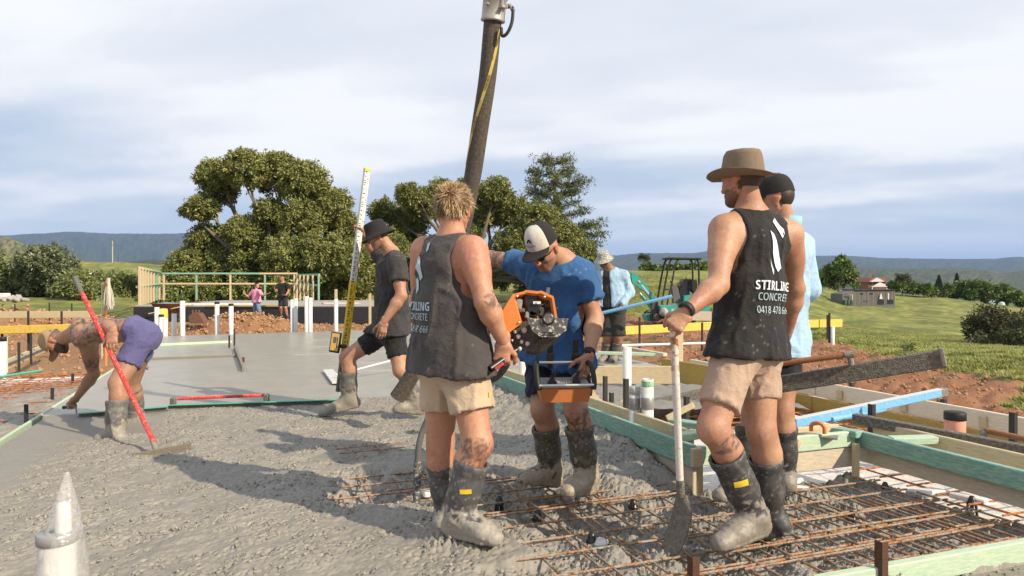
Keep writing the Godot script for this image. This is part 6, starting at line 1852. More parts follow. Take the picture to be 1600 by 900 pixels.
# ---------- tools, pipes, machines, buildings ----------
func hull_prism(poly: Array, e: Vector3) -> ArrayMesh:      # polygon of points, pushed along e
	var st := st_new()
	st.set_smooth_group(-1)
	var c := Vector3.ZERO
	for p in poly: c += p
	c /= poly.size()
	var n := poly.size()
	for i in n:
		var a: Vector3 = poly[i]
		var b: Vector3 = poly[(i + 1) % n]
		for p in [a, b, c]: st.add_vertex(p)
		for p in [b + e, a + e, c + e]: st.add_vertex(p)
		st_quad(st, a, a + e, b + e, b)
	return st_done(st)
func pxs(list: Array, d: float, org: Vector3) -> Array:
	var o: Array = []
	for p in list: o.append(at(p[0], p[1], d if p.size() < 3 else p[2]) - org)
	return o
func rod(called: String, a: Vector3, b: Vector3, r: float, m: Material, parent: Node3D, sides := 12) -> MeshInstance3D:
	return part(called, tube([a, b], [r], sides), m, parent)
func tools() -> void:
	# --- pump hose
	var hp := crom(pxs([[779, -60, 4.85], [770, 35, 4.92], [762, 120, 5.0], [750, 200, 5.08], [736, 290, 5.2], [712, 400, 5.35], [682, 500, 5.5], [650, 575, 5.6], [620, 622, 5.62]], 5, Vector3.ZERO), 6)
	var T := thing("pump_hose", "thick black concrete pump hose hanging down behind the fair-haired man", "hose", hp[-1])
	var o := T.position
	var hl: Array = []
	for p in hp: hl.append(p - o)
	var st := st_new()
	st_tube(st, hl, [0.064], 20, false)
	var inner: Array = [hl[-1], hl[-2], hl[-3]]
	part("hose", st_done(st), M.hose, T)
	part("hose_bore", tube(inner, [0.052], 16), M.black_rubber, T)
	var ed: Vector3 = (hl[-1] - hl[-2]).normalized()
	st = st_new()
	st_tube(st, [hl[-1] - ed * 0.01, hl[-1] - ed * 0.009, hl[-1] + ed * 0.002], [0.064, 0.066, 0.062], 18, false)
	part("hose_lip", st_done(st), M.hose, T)
	# steel coupling over the hose
	var ca: Vector3 = hl[0]
	var cb: Vector3 = hl[6]
	var cx := look_basis(cb - ca)
	var cb2 := Basis(cx.y, -cx.x, cx.z)
	part("coupling", lathe([[0.066, 0.0], [0.085, 0.0], [0.088, 0.01], [0.083, 0.02], [0.083, 0.14], [0.092, 0.15], [0.092, 0.18], [0.083, 0.19], [0.083, 0.5]], 28), M.steel_dull, T, cb, cb2)
	for k in 3: part("clamp_bolt", tube([Vector3(cos(k * 1.5 + 1.2) * 0.08, 0.1, sin(k * 1.5 + 1.2) * 0.08), Vector3(cos(k * 1.5 + 1.2) * 0.112, 0.1, sin(k * 1.5 + 1.2) * 0.112)], [0.011], 8), M.steel_dull, T, cb, cb2)
	part("clamp_rod", tube([Vector3(-0.1, 0.06, 0.01), Vector3(-0.1, 0.3, 0.01)], [0.006], 8), M.steel_dull, T, cb, cb2)
	part("clamp_lug", box(Vector3(0.05, 0.02, 0.03), 0.004), M.steel_dull, T, cb + cb2 * Vector3(-0.1, 0.09, 0.01), cb2)
	part("clamp_lug", box(Vector3(0.05, 0.02, 0.03), 0.004), M.steel_dull, T, cb + cb2 * Vector3(-0.1, 0.2, 0.01), cb2)
	part("air_line", tube(crom(pxs([[794, 12, 4.88], [801, 14, 4.86], [800, 35, 4.85], [793, 52, 4.85], [785, 57, 4.86], [783, 44, 4.86]], 5, o), 5), [0.012], 9), M.black_rubber, T)
	part("air_elbow", tube(crom(pxs([[790, 12, 4.88], [797, 10, 4.87], [802, 18, 4.86]], 5, o), 4), [0.015], 9), M.steel_dull, T)
	# yellow strip spiralling over the hose, lettered
	var strip := func(s: float, w: float) -> Vector3:
		var f: float = 6.6 + s * 15.5
		var i := int(f)
		var p: Vector3 = hl[i].lerp(hl[i + 1], f - i)
		var ax: Vector3 = (hl[i + 1] - hl[i]).normalized()
		var right := ax.cross(Vector3(0, 0, 1)).normalized()
		if right.x < 0: right = -right
		var fr := right.cross(ax).normalized()
		if fr.z < 0: fr = -fr
		var ph := lerpf(1.1, -1.35, s) + w / 0.064
		return p + (right * sin(ph) + fr * cos(ph)) * 0.0665
	var sv := st_new()
	for i in 60:
		st_quad(sv, strip.call(i / 60.0, -0.011), strip.call(i / 60.0, 0.011), strip.call((i + 1) / 60.0, 0.011), strip.call((i + 1) / 60.0, -0.011))
	part("yellow_strip", st_done(sv), M.yellow_strip, T)
	sv = st_new()
	for w in [["CONCRETE", 0.40], ["....", 0.55], ["CONCRETE", 0.72], ["....", 0.22]]:
		for q in text_tris(w[0], 0.016, true):
			var pt: Vector3 = strip.call(clampf(w[1] - q.x / 0.95, 0.0, 0.99), q.y)
			sv.add_vertex(pt + Vector3(0, 0, 0.002))
	part("lettering", st_done(sv), M.print_dark, T)
	# --- concrete vibrator
	T = thing("concrete_vibrator", "orange and black engine-driven concrete vibrator held by the fair-haired man", "power tool", at(830, 520, 3.3))
	o = T.position
	var e := Vector3(-0.06, -0.07, -0.17)
	var rim := [[812, 508], [801, 466], [803, 459], [819, 455], [821, 453], [840, 455], [846, 454], [865, 463], [871, 497]]
	var ro := pxs(rim, 3.22, o)
	st = st_new()
	st.set_smooth_group(-1)
	for i in ro.size() - 1:
		st_quad(st, ro[i], ro[i + 1], ro[i + 1] + e, ro[i] + e)
		var cen := at(838, 500, 3.22) - o
		var a: Vector3 = ro[i] + (cen - ro[i]).normalized() * 0.012
		var b: Vector3 = ro[i + 1] + (cen - ro[i + 1]).normalized() * 0.012
		st_quad(st, ro[i], a, b, ro[i + 1])
		st_quad(st, a, a + e, b + e, b)
	part("hood", st_done(st), M.orange, T)
	part("hood_side", hull_prism(pxs([[783, 489], [801, 460], [814, 506], [789, 525]], 3.21, o), Vector3(0.006, 0.004, -0.02)), M.orange, T)
	part("hood_back", hull_prism(pxs([[783, 489], [801, 462], [840, 458], [866, 466], [868, 500], [812, 508]], 3.4, o), Vector3(0, 0, -0.01)), M.orange, T)
	for p in [[808, 463], [851, 464], [811, 504], [791, 520]]: part("screw", lathe([[0.0, 0.003], [0.005, 0.002], [0.006, 0.0]], 10), M.steel, T, at(p[0], p[1], 3.205) - o, Basis(Vector3.RIGHT, PI / 2))
	part("engine_block", hull_prism(pxs([[790, 526], [813, 503], [834, 500], [868, 500], [888, 499], [872, 530], [843, 552], [805, 546]], 3.26, o), Vector3(-0.02, -0.01, -0.14)), M.dirty_black, T)
	part("front_plate", hull_prism(pxs([[823, 497], [888, 498], [885, 516], [872, 526], [846, 527], [832, 518]], 3.19, o), Vector3(0.0, 0, -0.012)), M.splashed_plate, T)
	for p in [[851, 519.5], [862, 519.5], [851, 523], [862, 523]]: part("slot", box(Vector3(0.026, 0.004, 0.004), 0.001), M.black_rubber, T, at(p[0], p[1], 3.187) - o)
	part("belly_panel", hull_prism(pxs([[822, 550, 3.3], [846, 529, 3.2], [872, 528, 3.2], [843, 552, 3.25]], 3.2, o), Vector3(0.0, -0.012, -0.012)), M.dirty_black, T)
	part("air_box", box(Vector3(0.07, 0.11, 0.05), 0.008), M.gloss_plastic, T, at(832, 476, 3.27) - o, Basis(Vector3.FORWARD, -0.25))
	part("maker_plate", box(Vector3(0.036, 0.012, 0.002), 0.0005), M.print_white, T, at(839, 473, 3.233) - o, Basis(Vector3.FORWARD, 0.0))
	for q in [[810, 475, 0.035, M.steel_dull], [815, 485, 0.02, M.grip_grey], [856, 475, 0.03, M.gloss_plastic], [862, 485, 0.025, M.gloss_plastic], [845, 487, 0.03, M.dirty_black], [833, 490, 0.028, M.gloss_plastic], [824, 492, 0.022, M.steel_dull]]:
		part("engine_part", box(Vector3(q[2], q[2] * 1.5, 0.03), 0.006), q[3], T, at(q[0], q[1], 3.26) - o, Basis(Vector3.FORWARD, q[0] * 0.9))
	for q in [[838, 466], [849, 469], [859, 472], [864, 478]]: part("cooling_fin", box(Vector3(0.05, 0.006, 0.05), 0.001), M.dirty_black, T, at(q[0], q[1] + 6, 3.27) - o, Basis(Vector3.FORWARD, -0.35))
	var round_b := Basis(Vector3.RIGHT, PI / 2 - 0.1)
	var cap_ := part("starter_cap", lathe([[0.0, 0.012], [0.024, 0.012], [0.028, 0.008], [0.031, 0.0], [0.031, -0.03]], 24), M.gloss_plastic, T, at(856.5, 498, 3.19) - o, round_b)
	part("cap_label", lathe([[0.0, 0.0135], [0.021, 0.0135]], 24), M.splashed_plate, cap_)
	for q in [[810, 526, 0.012], [819, 516, 0.014], [800, 532, 0.008], [815, 534, 0.011], [805, 518, 0.008], [824, 537, 0.009], [795, 522, 0.007], [812, 545, 0.008]]: part("knob", lump(q[2], int(q[0])), M.bone_plastic, T, at(q[0], q[1], 3.24) - o)
	rod("handle", at(766, 577, 3.14) - o, at(806, 547, 3.24) - o, 0.017, M.gloss_plastic, T)
	part("red_trigger", box(Vector3(0.045, 0.014, 0.03), 0.004), M.red_plastic, T, at(780, 572, 3.118) - o, Basis(Vector3.BACK, 0.6))
	part("drive_shaft", tube(crom(pxs([[800, 552, 3.25], [775, 590, 3.5], [720, 610, 3.75], [680, 640, 3.9], [664, 664, 3.93], [655, 692, 3.92], [652, 722, 3.92]], 5, o), 5), [0.018], 10), M.grip_grey, T)
	part("poker", tube([at(652, 720, 3.92) - o, at(651.5, 735, 3.92) - o, at(651, 790, 3.9) - o], [0.019, 0.023, 0.022], 12), M.splashed_plate, T)
	# --- remote control box
	T = thing("remote_control", "orange remote control box with joysticks hung at the blue-shirted man's waist", "remote control", at(880, 600, 3.72))
	var B := Basis(Vector3.UP, 0.12) * Basis(Vector3.RIGHT, 0.18)
	T.basis = B
	part("tray", hull_prism([Vector3(-0.14, 0.0, 0.08), Vector3(0.14, 0.0, 0.08), Vector3(0.125, -0.075, 0.08), Vector3(-0.125, -0.075, 0.08)], Vector3(0, 0, -0.16)), M.orange_dirty, T)
	part("panel", box(Vector3(0.27, 0.012, 0.155), 0.003), M.steel_dull, T, Vector3(0, 0.007, 0))
	rod("rail", Vector3(-0.15, 0.022, 0.09), Vector3(0.15, 0.022, 0.09), 0.008, M.steel, T)
	rod("rail", Vector3(-0.13, 0.1, -0.07), Vector3(0.12, 0.1, -0.07), 0.008, M.steel, T)
	for s in [-1.0, 1.0]:
		part("side_guard", tube(crom([Vector3(s * 0.145, 0.0, 0.095), Vector3(s * 0.152, 0.04, 0.07), Vector3(s * 0.15, 0.1, 0.0), Vector3(s * 0.135, 0.1, -0.07)], 5), [0.014], 10), M.black_rubber, T)
		rod("joystick", Vector3(s * 0.065, 0.01, 0.02), Vector3(s * 0.065 + 0.01, 0.06, 0.02), 0.006, M.gloss_plastic, T)
		part("joystick_boot", lathe([[0.0, 0.045], [0.01, 0.04], [0.014, 0.02], [0.026, 0.008], [0.028, 0.0]], 14), M.black_rubber, T, Vector3(s * 0.065, 0.012, 0.02))
		part("joystick_knob", lathe([[0.0, 0.02], [0.012, 0.014], [0.013, 0.0], [0.006, -0.008]], 12), M.gloss_plastic, T, Vector3(s * 0.065 + 0.01, 0.065, 0.02))
	for k in 5: part("switch", tube([Vector3(-0.02 + k * 0.014, 0.012, 0.045), Vector3(-0.02 + k * 0.014, 0.032, 0.048)], [0.004, 0.003], 7), M.steel, T)
	for s in [-0.06, 0.08]:
		part("strap", box(Vector3(0.03, 0.16, 0.004), 0.001), M.black_rubber, T, Vector3(s, 0.14, -0.09), Basis(Vector3.RIGHT, -0.1))
		part("buckle", box(Vector3(0.045, 0.04, 0.012), 0.004), M.gloss_plastic, T, Vector3(s, 0.13, -0.08))
	# --- red rake
	T = thing("concrete_rake", "red-handled concrete rake leaning on the bent man's hand", "rake", gp(246, 708))
	o = T.position
	rod("handle", at(128, 458, 5.48) - o, at(240, 692, 4.98) - o, 0.017, M.red_paint, T)
	rod("grip", at(116.5, 433, 5.53) - o, at(128, 458, 5.48) - o, 0.0195, M.grip_grey, T)
	part("neck", tube([at(237, 688, 4.99) - o, at(243, 704, 4.95) - o, at(250, 710, 4.93) - o], [0.019, 0.018, 0.02], 10), M.crusted_pale, T)
	for s in [-1.0, 1.0]: rod("stay", at(241, 700, 4.96) - o, at(250 + s * 16, 711 - s * 3, 4.93) - o, 0.006, M.crusted_pale, T, 7)
	var ra := at(206, 709, 4.8)
	var rb := at(298, 692, 5.02)
	board("blade", ra - o, rb - o, 0.075, 0.012, M.rake_steel, T, Vector3(0.05, 1, 0.15))
	# --- hand trowel and its straight edge
	T = thing("hand_trowel", "steel finishing trowel under the bent man's hand", "trowel", at(112, 648, 6.45))
	o = T.position
	part("blade", box(Vector3(0.36, 0.006, 0.11), 0.002), M.steel_dull, T, Vector3(0.03, 0.0, 0), look_basis(GA))
	rod("handle", at(98, 637, 6.42) - o, at(118, 634, 6.4) - o, 0.016, M.gloss_plastic, T)
	rod("mount", at(118, 636, 6.42) - o, at(119, 647, 6.45) - o, 0.008, M.steel, T)
	T = thing("green_straight_edge", "short green straight edge under the trowel by the bent man's boots", "straight edge", gp(190, 642))
	board("edge", gp(122, 646, 0.04) - T.position, gp(262, 635, 0.05) - T.position, 0.035, 0.05, M.crusted_pale, T)
	board("green_face", gp(122, 646, 0.046) - T.position, gp(262, 635, 0.056) - T.position, 0.005, 0.056, M.green_paint, T)
	# --- levelling staff
	T = thing("levelling_staff", "long black-marked white and yellow levelling staff held upright by the man in the bucket hat", "levelling staff", at(530, 612, 6.5))
	o = T.position
	var top := at(574, 263, 6.42) - o
	var foot := Vector3.ZERO
	var len_ := top.length()
	var sb := look_basis(top, Vector3(0.75, 0, 0.65))
	var fb := Basis(sb.y.cross(Vector3.ZERO) if false else sb.z, sb.x, sb.z.cross(sb.x))
	if fb.z.z < 0.0: fb = Basis(-fb.x, fb.y, -fb.z)
	for q in [[0.0, 0.17, 0.074, M.crusted], [0.17, 0.5, 0.068, M.staff_yellow_edge], [0.5, 0.985, 0.06, M.staff_white_edge], [0.985, 1.0, 0.064, M.yellow_paint]]:
		var h: float = (q[1] - q[0]) * len_
		part("section", box(Vector3(q[2], h, 0.028), 0.003), q[3], T, top * (q[0] + q[1]) * 0.5, fb)
	for q in [[0.17, 0.5, 0.064, true], [0.5, 0.985, 0.054, false]]:
		var h: float = (q[1] - q[0]) * len_
		var qm := QuadMesh.new()
		qm.size = Vector2(q[2], h)
		part("scale_face", qm, staff_mat(q[3], h), T, top * (q[0] + q[1]) * 0.5 + fb.z * 0.0155, fb)
	var rc := part("receiver", box(Vector3(0.1, 0.19, 0.03), 0.01), M.gloss_plastic, T, at(524, 535, 6.38) - o, Basis(Vector3.FORWARD, 0.14) * Basis(Vector3.UP, -0.2))
	part("yellow_face", box(Vector3(0.076, 0.16, 0.006), 0.004), M.receiver_yellow, rc, Vector3(0, 0.004, 0.0145))
	part("display", box(Vector3(0.03, 0.055, 0.004), 0.002), M.grip_grey, rc, Vector3(0, 0.025, 0.018))
	part("dark_stripe", box(Vector3(0.008, 0.1, 0.003), 0.001), M.gloss_plastic, rc, Vector3(0.026, 0.0, 0.018))
	part("clamp", box(Vector3(0.08, 0.035, 0.05), 0.008), M.gloss_plastic, T, at(535, 541, 6.42) - o)
	# --- shovel
	T = thing("shovel", "long-handled shovel with rusty white shaft under the felt-hatted man's hand", "shovel", gp(1040, 856))
	o = T.position
	rod("upper_shaft", at(1052, 498, 2.965) - o, at(1056.5, 600, 3.02) - o, 0.0168, M.rusty_white, T, 14)
	rod("lower_shaft", at(1056.5, 600, 3.02) - o, at(1063, 752, 3.1) - o, 0.0165, M.white_paint, T, 14)
	rod("socket", at(1063, 750, 3.1) - o, at(1064.5, 776, 3.11) - o, 0.0185, M.crusted, T, 14)
	var bl := st_new()
	var ba := at(1064, 770, 3.11) - o
	var bb := at(1036, 858, 3.12) - o
	var dn := (bb - ba).normalized()
	var sd := Vector3(0.3, 0.2, 0.93)
	sd = (sd - dn * sd.dot(dn)).normalized()
	var nn := sd.cross(dn)
	var bv := PackedVector3Array()
	var bi := PackedInt32Array()
	for l in 2:
		for i in 11:
			for k in 9:
				var t := i / 10.0
				var w := (k / 8.0 - 0.5) * 2.0
				var half := 0.022 + 0.06 * smoothstep(0.0, 0.22, t)
				if t > 0.85: half *= 1.0 - 0.3 * (t - 0.85) / 0.15 * absf(w)
				bv.append(ba + dn * ba.distance_to(bb) * t + sd * w * half + nn * (0.022 * w * w + 0.02 * sin(t * 2.6) + l * 0.004))
	for l in 2:
		for i in 10:
			for k in 8:
				var q := l * 99 + i * 9 + k
				if l == 0: bi.append_array([q, q + 1, q + 10, q, q + 10, q + 9])
				else: bi.append_array([q, q + 10, q + 1, q, q + 9, q + 10])
	part("blade", amesh(bv, bi), M.crusted, T)
	# --- screed beam held by the man in the pale blue shirt
	T = thing("screed_beam", "concrete-coated screed beam with rusty pipe handle at the thigh of the man in pale blue", "screed", at(1230, 598, 3.72))
	o = T.position
	board("beam", at(1205, 590, 3.78) - o, at(1472, 546, 3.42) - o, 0.088, 0.05, M.crusted, T)
	board("end_cap", at(1466, 544, 3.425) - o, at(1474, 543, 3.415) - o, 0.092, 0.058, M.crusted_pale, T)
	var hA := at(1222, 568, 3.7) - o
	var hB := at(1334, 553, 3.56) - o
	part("pipe_handle", tube([hA, hB], [0.0155], 16, false), M.rusty_pipe, T)
	part("pipe_bore", tube([hB - (hB - hA).normalized() * 0.02, hB - (hB - hA).normalized() * 0.015], [0.012], 12), M.black_rubber, T)
	part("pipe_collar", tube([hB - (hB - hA) * 0.12, hB], [0.0185], 16, false), M.crusted_pale, T)
	rod("bracket", at(1328, 556, 3.57) - o, at(1331, 570, 3.57) - o, 0.014, M.crusted_pale, T)
	# --- blue straight edge and others lying over the forms
	T = thing("blue_straight_edge", "pale blue aluminium straight edge laid across the forms", "straight edge", at(1240, 655, 4.7))
	o = T.position
	board("edge", Vector3.ZERO, at(1470, 608, 5.5) - o, 0.06, 0.05, M.blue_paint, T)
	board("top_face", Vector3(0, 0.004, 0), at(1470, 608, 5.5) - o + Vector3(0, 0.004, 0), 0.004, 0.05, M.alu, T)
	board("end_cap", at(1466, 608.5, 5.49) - o, at(1478, 606, 5.52) - o, 0.064, 0.056, M.crusted_pale, T)
	T = thing("blue_tube", "short blue tube beneath the pale blue straight edge", "tube", at(1300, 656, 4.85))
	rod("tube", Vector3.ZERO, at(1390, 638, 5.2) - T.position, 0.02, M.blue_paint, T)
	rod("collar", at(1380, 640, 5.17) - T.position, at(1391, 638, 5.2) - T.position, 0.026, M.crusted_pale, T)
	T = thing("hand_float", "grey hand float with an orange loop handle resting on the green corner form", "float", at(1268, 680, 4.5))
	part("plate", box(Vector3(0.32, 0.012, 0.1), 0.003), M.crusted_pale, T, Vector3(0.0, 0.0, 0), Basis(Vector3.UP, -0.5))
	part("handle", tube(crom(pxs([[1268, 674, 4.47], [1269, 664, 4.47], [1279, 661, 4.44], [1288, 667, 4.42], [1289, 678, 4.42]], 5, T.position), 5), [0.013], 10), M.orange_grip, T)
	T = thing("rusty_conduit", "orange conduit with a crusted elbow beside the capped drain pipe", "conduit", at(1540, 673, 4.3))
	rod("conduit", Vector3.ZERO, at(1640, 694, 4.0) - T.position, 0.018, M.rusty_pipe, T)
	part("elbow", tube([Vector3(-0.005, -0.07, 0), Vector3(-0.01, -0.01, 0), Vector3(0.03, -0.003, 0)], [0.02, 0.024, 0.022], 10), M.crusted_pale, T)
	# bull float blade on the smooth slab
	T = thing("bull_float", "white bull float blade with long handle on the smooth slab", "float", gp(528, 590))
	o = T.position
	board("blade", gp(512, 577, 0.05) - o, gp(528, 597, 0.05) - o, 0.02, 0.14, M.alu, T)
	rod("handle", gp(525, 586, 0.09) - o, at(640, 556, 9.2) - o, 0.014, M.alu, T)
	# blue pole
	T = thing("blue_pole", "long light blue pole in the gloved hands of the man in the patterned hat", "pole", at(968, 484, 10.45))
	rod("pole", at(925, 493, 10.6) - T.position, at(1050, 463, 10.2) - T.position, 0.026, M.blue_paint, T, 14)
	T = thing("teal_rod", "teal fibreglass rod lying over the orange rebar mesh", "rod", gp(30, 586))
	rod("rod", gp(-20, 592, 0.05) - T.position, gp(64, 579, 0.05) - T.position, 0.016, M.green_paint, T)
func staff_mat(yellow: bool, h: float) -> StandardMaterial3D:
	var img := Image.create(64, 1024, false, Image.FORMAT_RGB8)
	img.fill(c3(0.72, 0.5, 0.03) if yellow else c3(0.74, 0.74, 0.7))
	var n := int(h / 0.02)
	for i in n:
		var y := int(1024.0 * i / n)
		var hh := int(512.0 / n)
		var w := 26 if i % 5 == 0 else (18 if i % 2 == 0 else 0)
		if w > 0: img.fill_rect(Rect2i(4, y, w, hh), c3(0.02, 0.02, 0.02))
		if i % 5 == 2: img.fill_rect(Rect2i(40, y, 5, hh * 4), c3(0.03, 0.03, 0.03))
		if i % 10 == 3:
			img.fill_rect(Rect2i(50, y, 9, hh), c3(0.5, 0.03, 0.02))
			img.fill_rect(Rect2i(50, y + hh * 2, 9, hh), c3(0.5, 0.03, 0.02))
	var m := mat(Color.WHITE, 0.5)
	m.albedo_texture = ImageTexture.create_from_image(img)
	return m
func pipes() -> void:
	for p in [[245, 480, 506, "white pipe rising highest right beside the purple shorts"], [252, 492, 512, "short white pipe with a black cap in the cluster behind the bent man"], [258, 497, 518, "lowest uncapped white pipe in the cluster behind the bent man"], [272, 490, 518, "short white pipe next to the tall dark-mouthed pipe"]]: pipe(p[0], p[1], p[2], 16.5, 0.055, p[3], M.gloss_plastic if p[0] == 252 else null, "pipe cluster behind the bent man")
	pipe(285, 470, 520, 16.3, 0.058, "tall white drain pipe with a dark mouth closing the cluster behind the bent man")
	pipe(339, 472, 517, 17.3, 0.055, "white drain pipe with a blue mark at its rim beside the spoil heap", M.gloss_plastic)
	pipe(361, 475, 518, 17.0, 0.055, "white drain pipe standing next to the blue-marked pipe", M.gloss_plastic)
	pipe(456.5, 468, 512, 17.6, 0.05, "shorter pipe of the white pair beside the man in black")
	pipe(462, 466, 512, 17.6, 0.05, "taller pipe of the white pair beside the man in black")
	pipe(479, 463, 514, 17.3, 0.05, "taller pipe of the white strapped pair between the man in black and the staff")
	pipe(485, 465, 514, 17.3, 0.05, "shorter pipe of the white strapped pair between the man in black and the staff")
	pipe(525, 467, 509, 18.2, 0.052, "single white drain pipe just beside the levelling staff")
	pipe(980, 542, 610, 7.9, 0.05, "tall plain white pipe behind the pale cross form")
	var g := pipe(1012, 592, 680, 5.05, 0.044, "white pipe with green paint rim taped to a shorter pipe")
	part("green_band", lathe([[0.0446, -0.015], [0.0452, -0.02], [0.0452, -0.05], [0.0446, -0.055]], 20), M.green_splash, g, Vector3(0, at(1012, 592, 5.05).y - at(1012, 680, 5.05).y, 0))
	part("duct_tape", lathe([[0.045, 0.0], [0.0465, 0.002], [0.0465, 0.085], [0.045, 0.087]], 20), M.tape, g, Vector3(0, 0.19, 0))
	g = pipe(992, 606, 680, 5.1, 0.04, "shorter white capped pipe taped beside the green-rimmed pipe", M.pvc)
	part("duct_tape", lathe([[0.041, 0.0], [0.0425, 0.002], [0.0425, 0.085], [0.041, 0.087]], 20), M.tape, g, Vector3(0, 0.19, 0))
	g = pipe(1493, 646, 757, 4.95, 0.066, "white drain pipe with red-sprayed collar and black cap behind the green board", M.black_rubber)
	part("sprayed_collar", lathe([[0.0665, -0.045], [0.0675, -0.048], [0.0675, -0.13], [0.0665, -0.135]], 20), M.red_spray, g, Vector3(0, at(1493, 646, 4.95).y - at(1493, 757, 4.95).y, 0))
	pipe(818, 548, 602, 8.8, 0.055, "white pipe standing behind the orange vibrator")
	g = pipe(3, 528, 566, 9.5, 0.05, "white pipe beside a green peg at the orange rebar", M.black_rubber)
	var pg := thing("timber_peg", "green timber peg beside the white pipe at the orange rebar", "peg", at(8, 566, 9.6))
	part("peg", box(Vector3(0.04, 0.5, 0.05), 0.004), M.green_timber_pale, pg, Vector3(0.0, 0.1, 0))
	pipe(1301, 510, 520, 17.0, 0.05, "stub of white pipe by the yellow board beside the paddock")
	var c := thing("white_conduit", "long thin white conduit lying on the dirt before the yellow board", "conduit", at(970, 540, 13.0))
	rod("conduit", Vector3.ZERO, at(1112, 536, 13.6) - c.position, 0.028, M.pvc, c)
	# orange conduit with the rope bundle
	var oc := thing("orange_conduit", "upright orange conduit with white wires standing behind the bent man", "conduit", at(165, 572, 9.4))
	rod("conduit", Vector3.ZERO, at(165, 440, 9.4) - oc.position, 0.017, M.orange_grip, oc)
	rod("wire", at(159, 560, 9.4) - oc.position, at(159, 452, 9.4) - oc.position, 0.006, M.pvc, oc, 6)
	part("wire", tube(crom(pxs([[159, 452], [160, 444], [165, 440]], 9.4, oc.position), 4), [0.006], 6), M.pvc, oc)
	var rp := thing("rope_bundle", "tied bundle of pale cable ends hanging from the orange conduit", "cable", at(170, 484, 9.33))
	var st := st_new()
	rng.seed = 5
	for i in 46:
		var a := rng.randf() * TAU
		var r := sqrt(rng.randf())
		var p0 := at(169 + cos(a) * r * 3.0, 437 - rng.randf() * 3.0, 9.33 + sin(a) * 0.02) - rp.position
		var p1 := at(169 + cos(a) * r * 3.2, 446, 9.33 + sin(a) * 0.025) - rp.position
		var p2 := at(169.5 + cos(a) * r * 7.5, 460, 9.33 + sin(a) * 0.05) - rp.position
		var p3 := at(170 + cos(a) * r * 8.5 + rng.randfn(), 484 - rng.randf() * 10.0, 9.33 + sin(a) * 0.06) - rp.position
		st_tube(st, crom([p0, p1, p2, p3], 3), [0.0055], 5)
	part("strands", st_done(st), M.bone_plastic, rp)
	part("tie", lathe([[0.03, -0.008], [0.034, 0.0], [0.03, 0.008]], 14), M.red_plastic, rp, at(169, 445, 9.33) - rp.position)
	# bagged riser close by
	var d := 2.35
	var b := at(88, 1016, d)
	var bp := thing("bagged_pipe", "white riser pipe wrapped in a clear plastic bag standing in the concrete", "pipe", b)
	part("riser", lathe([[0.058, 0.0], [0.058, 0.37]], 24), M.pvc, bp)
	part("reducer", lathe([[0.059, 0.365], [0.063, 0.367], [0.063, 0.4], [0.06, 0.403], [0.026, 0.404]], 24), M.tape, bp)
	part("spigot", lathe([[0.026, 0.4], [0.025, 0.47], [0.02, 0.5], [0.0, 0.505]], 18), M.pvc, bp, Vector3(0.02, 0, 0))
	var v := PackedVector3Array()
	var idx := PackedInt32Array()
	for i in 34:
		var t := i / 33.0
		for k in 40:
			var a := TAU * k / 40.0
			var r := lerpf(0.092, 0.006, pow(t, 2.2)) * (1.0 + 0.1 * n_mid.get_noise_3d(cos(a) * 1.6, t * 5.0, sin(a) * 1.6) + 0.055 * n_mid.get_noise_3d(cos(a) * 5.0, t * 3.0, sin(a) * 5.0))
			v.append(Vector3(cos(a) * r + 0.035 * t, t * 0.605, sin(a) * r))
	for i in 33:
		for k in 40:
			var q := i * 40 + k
			var q2 := i * 40 + (k + 1) % 40
			idx.append_array([q, q2, q2 + 40, q, q2 + 40, q + 40])
	part("plastic_bag", amesh(v, idx), M.bag, bp)
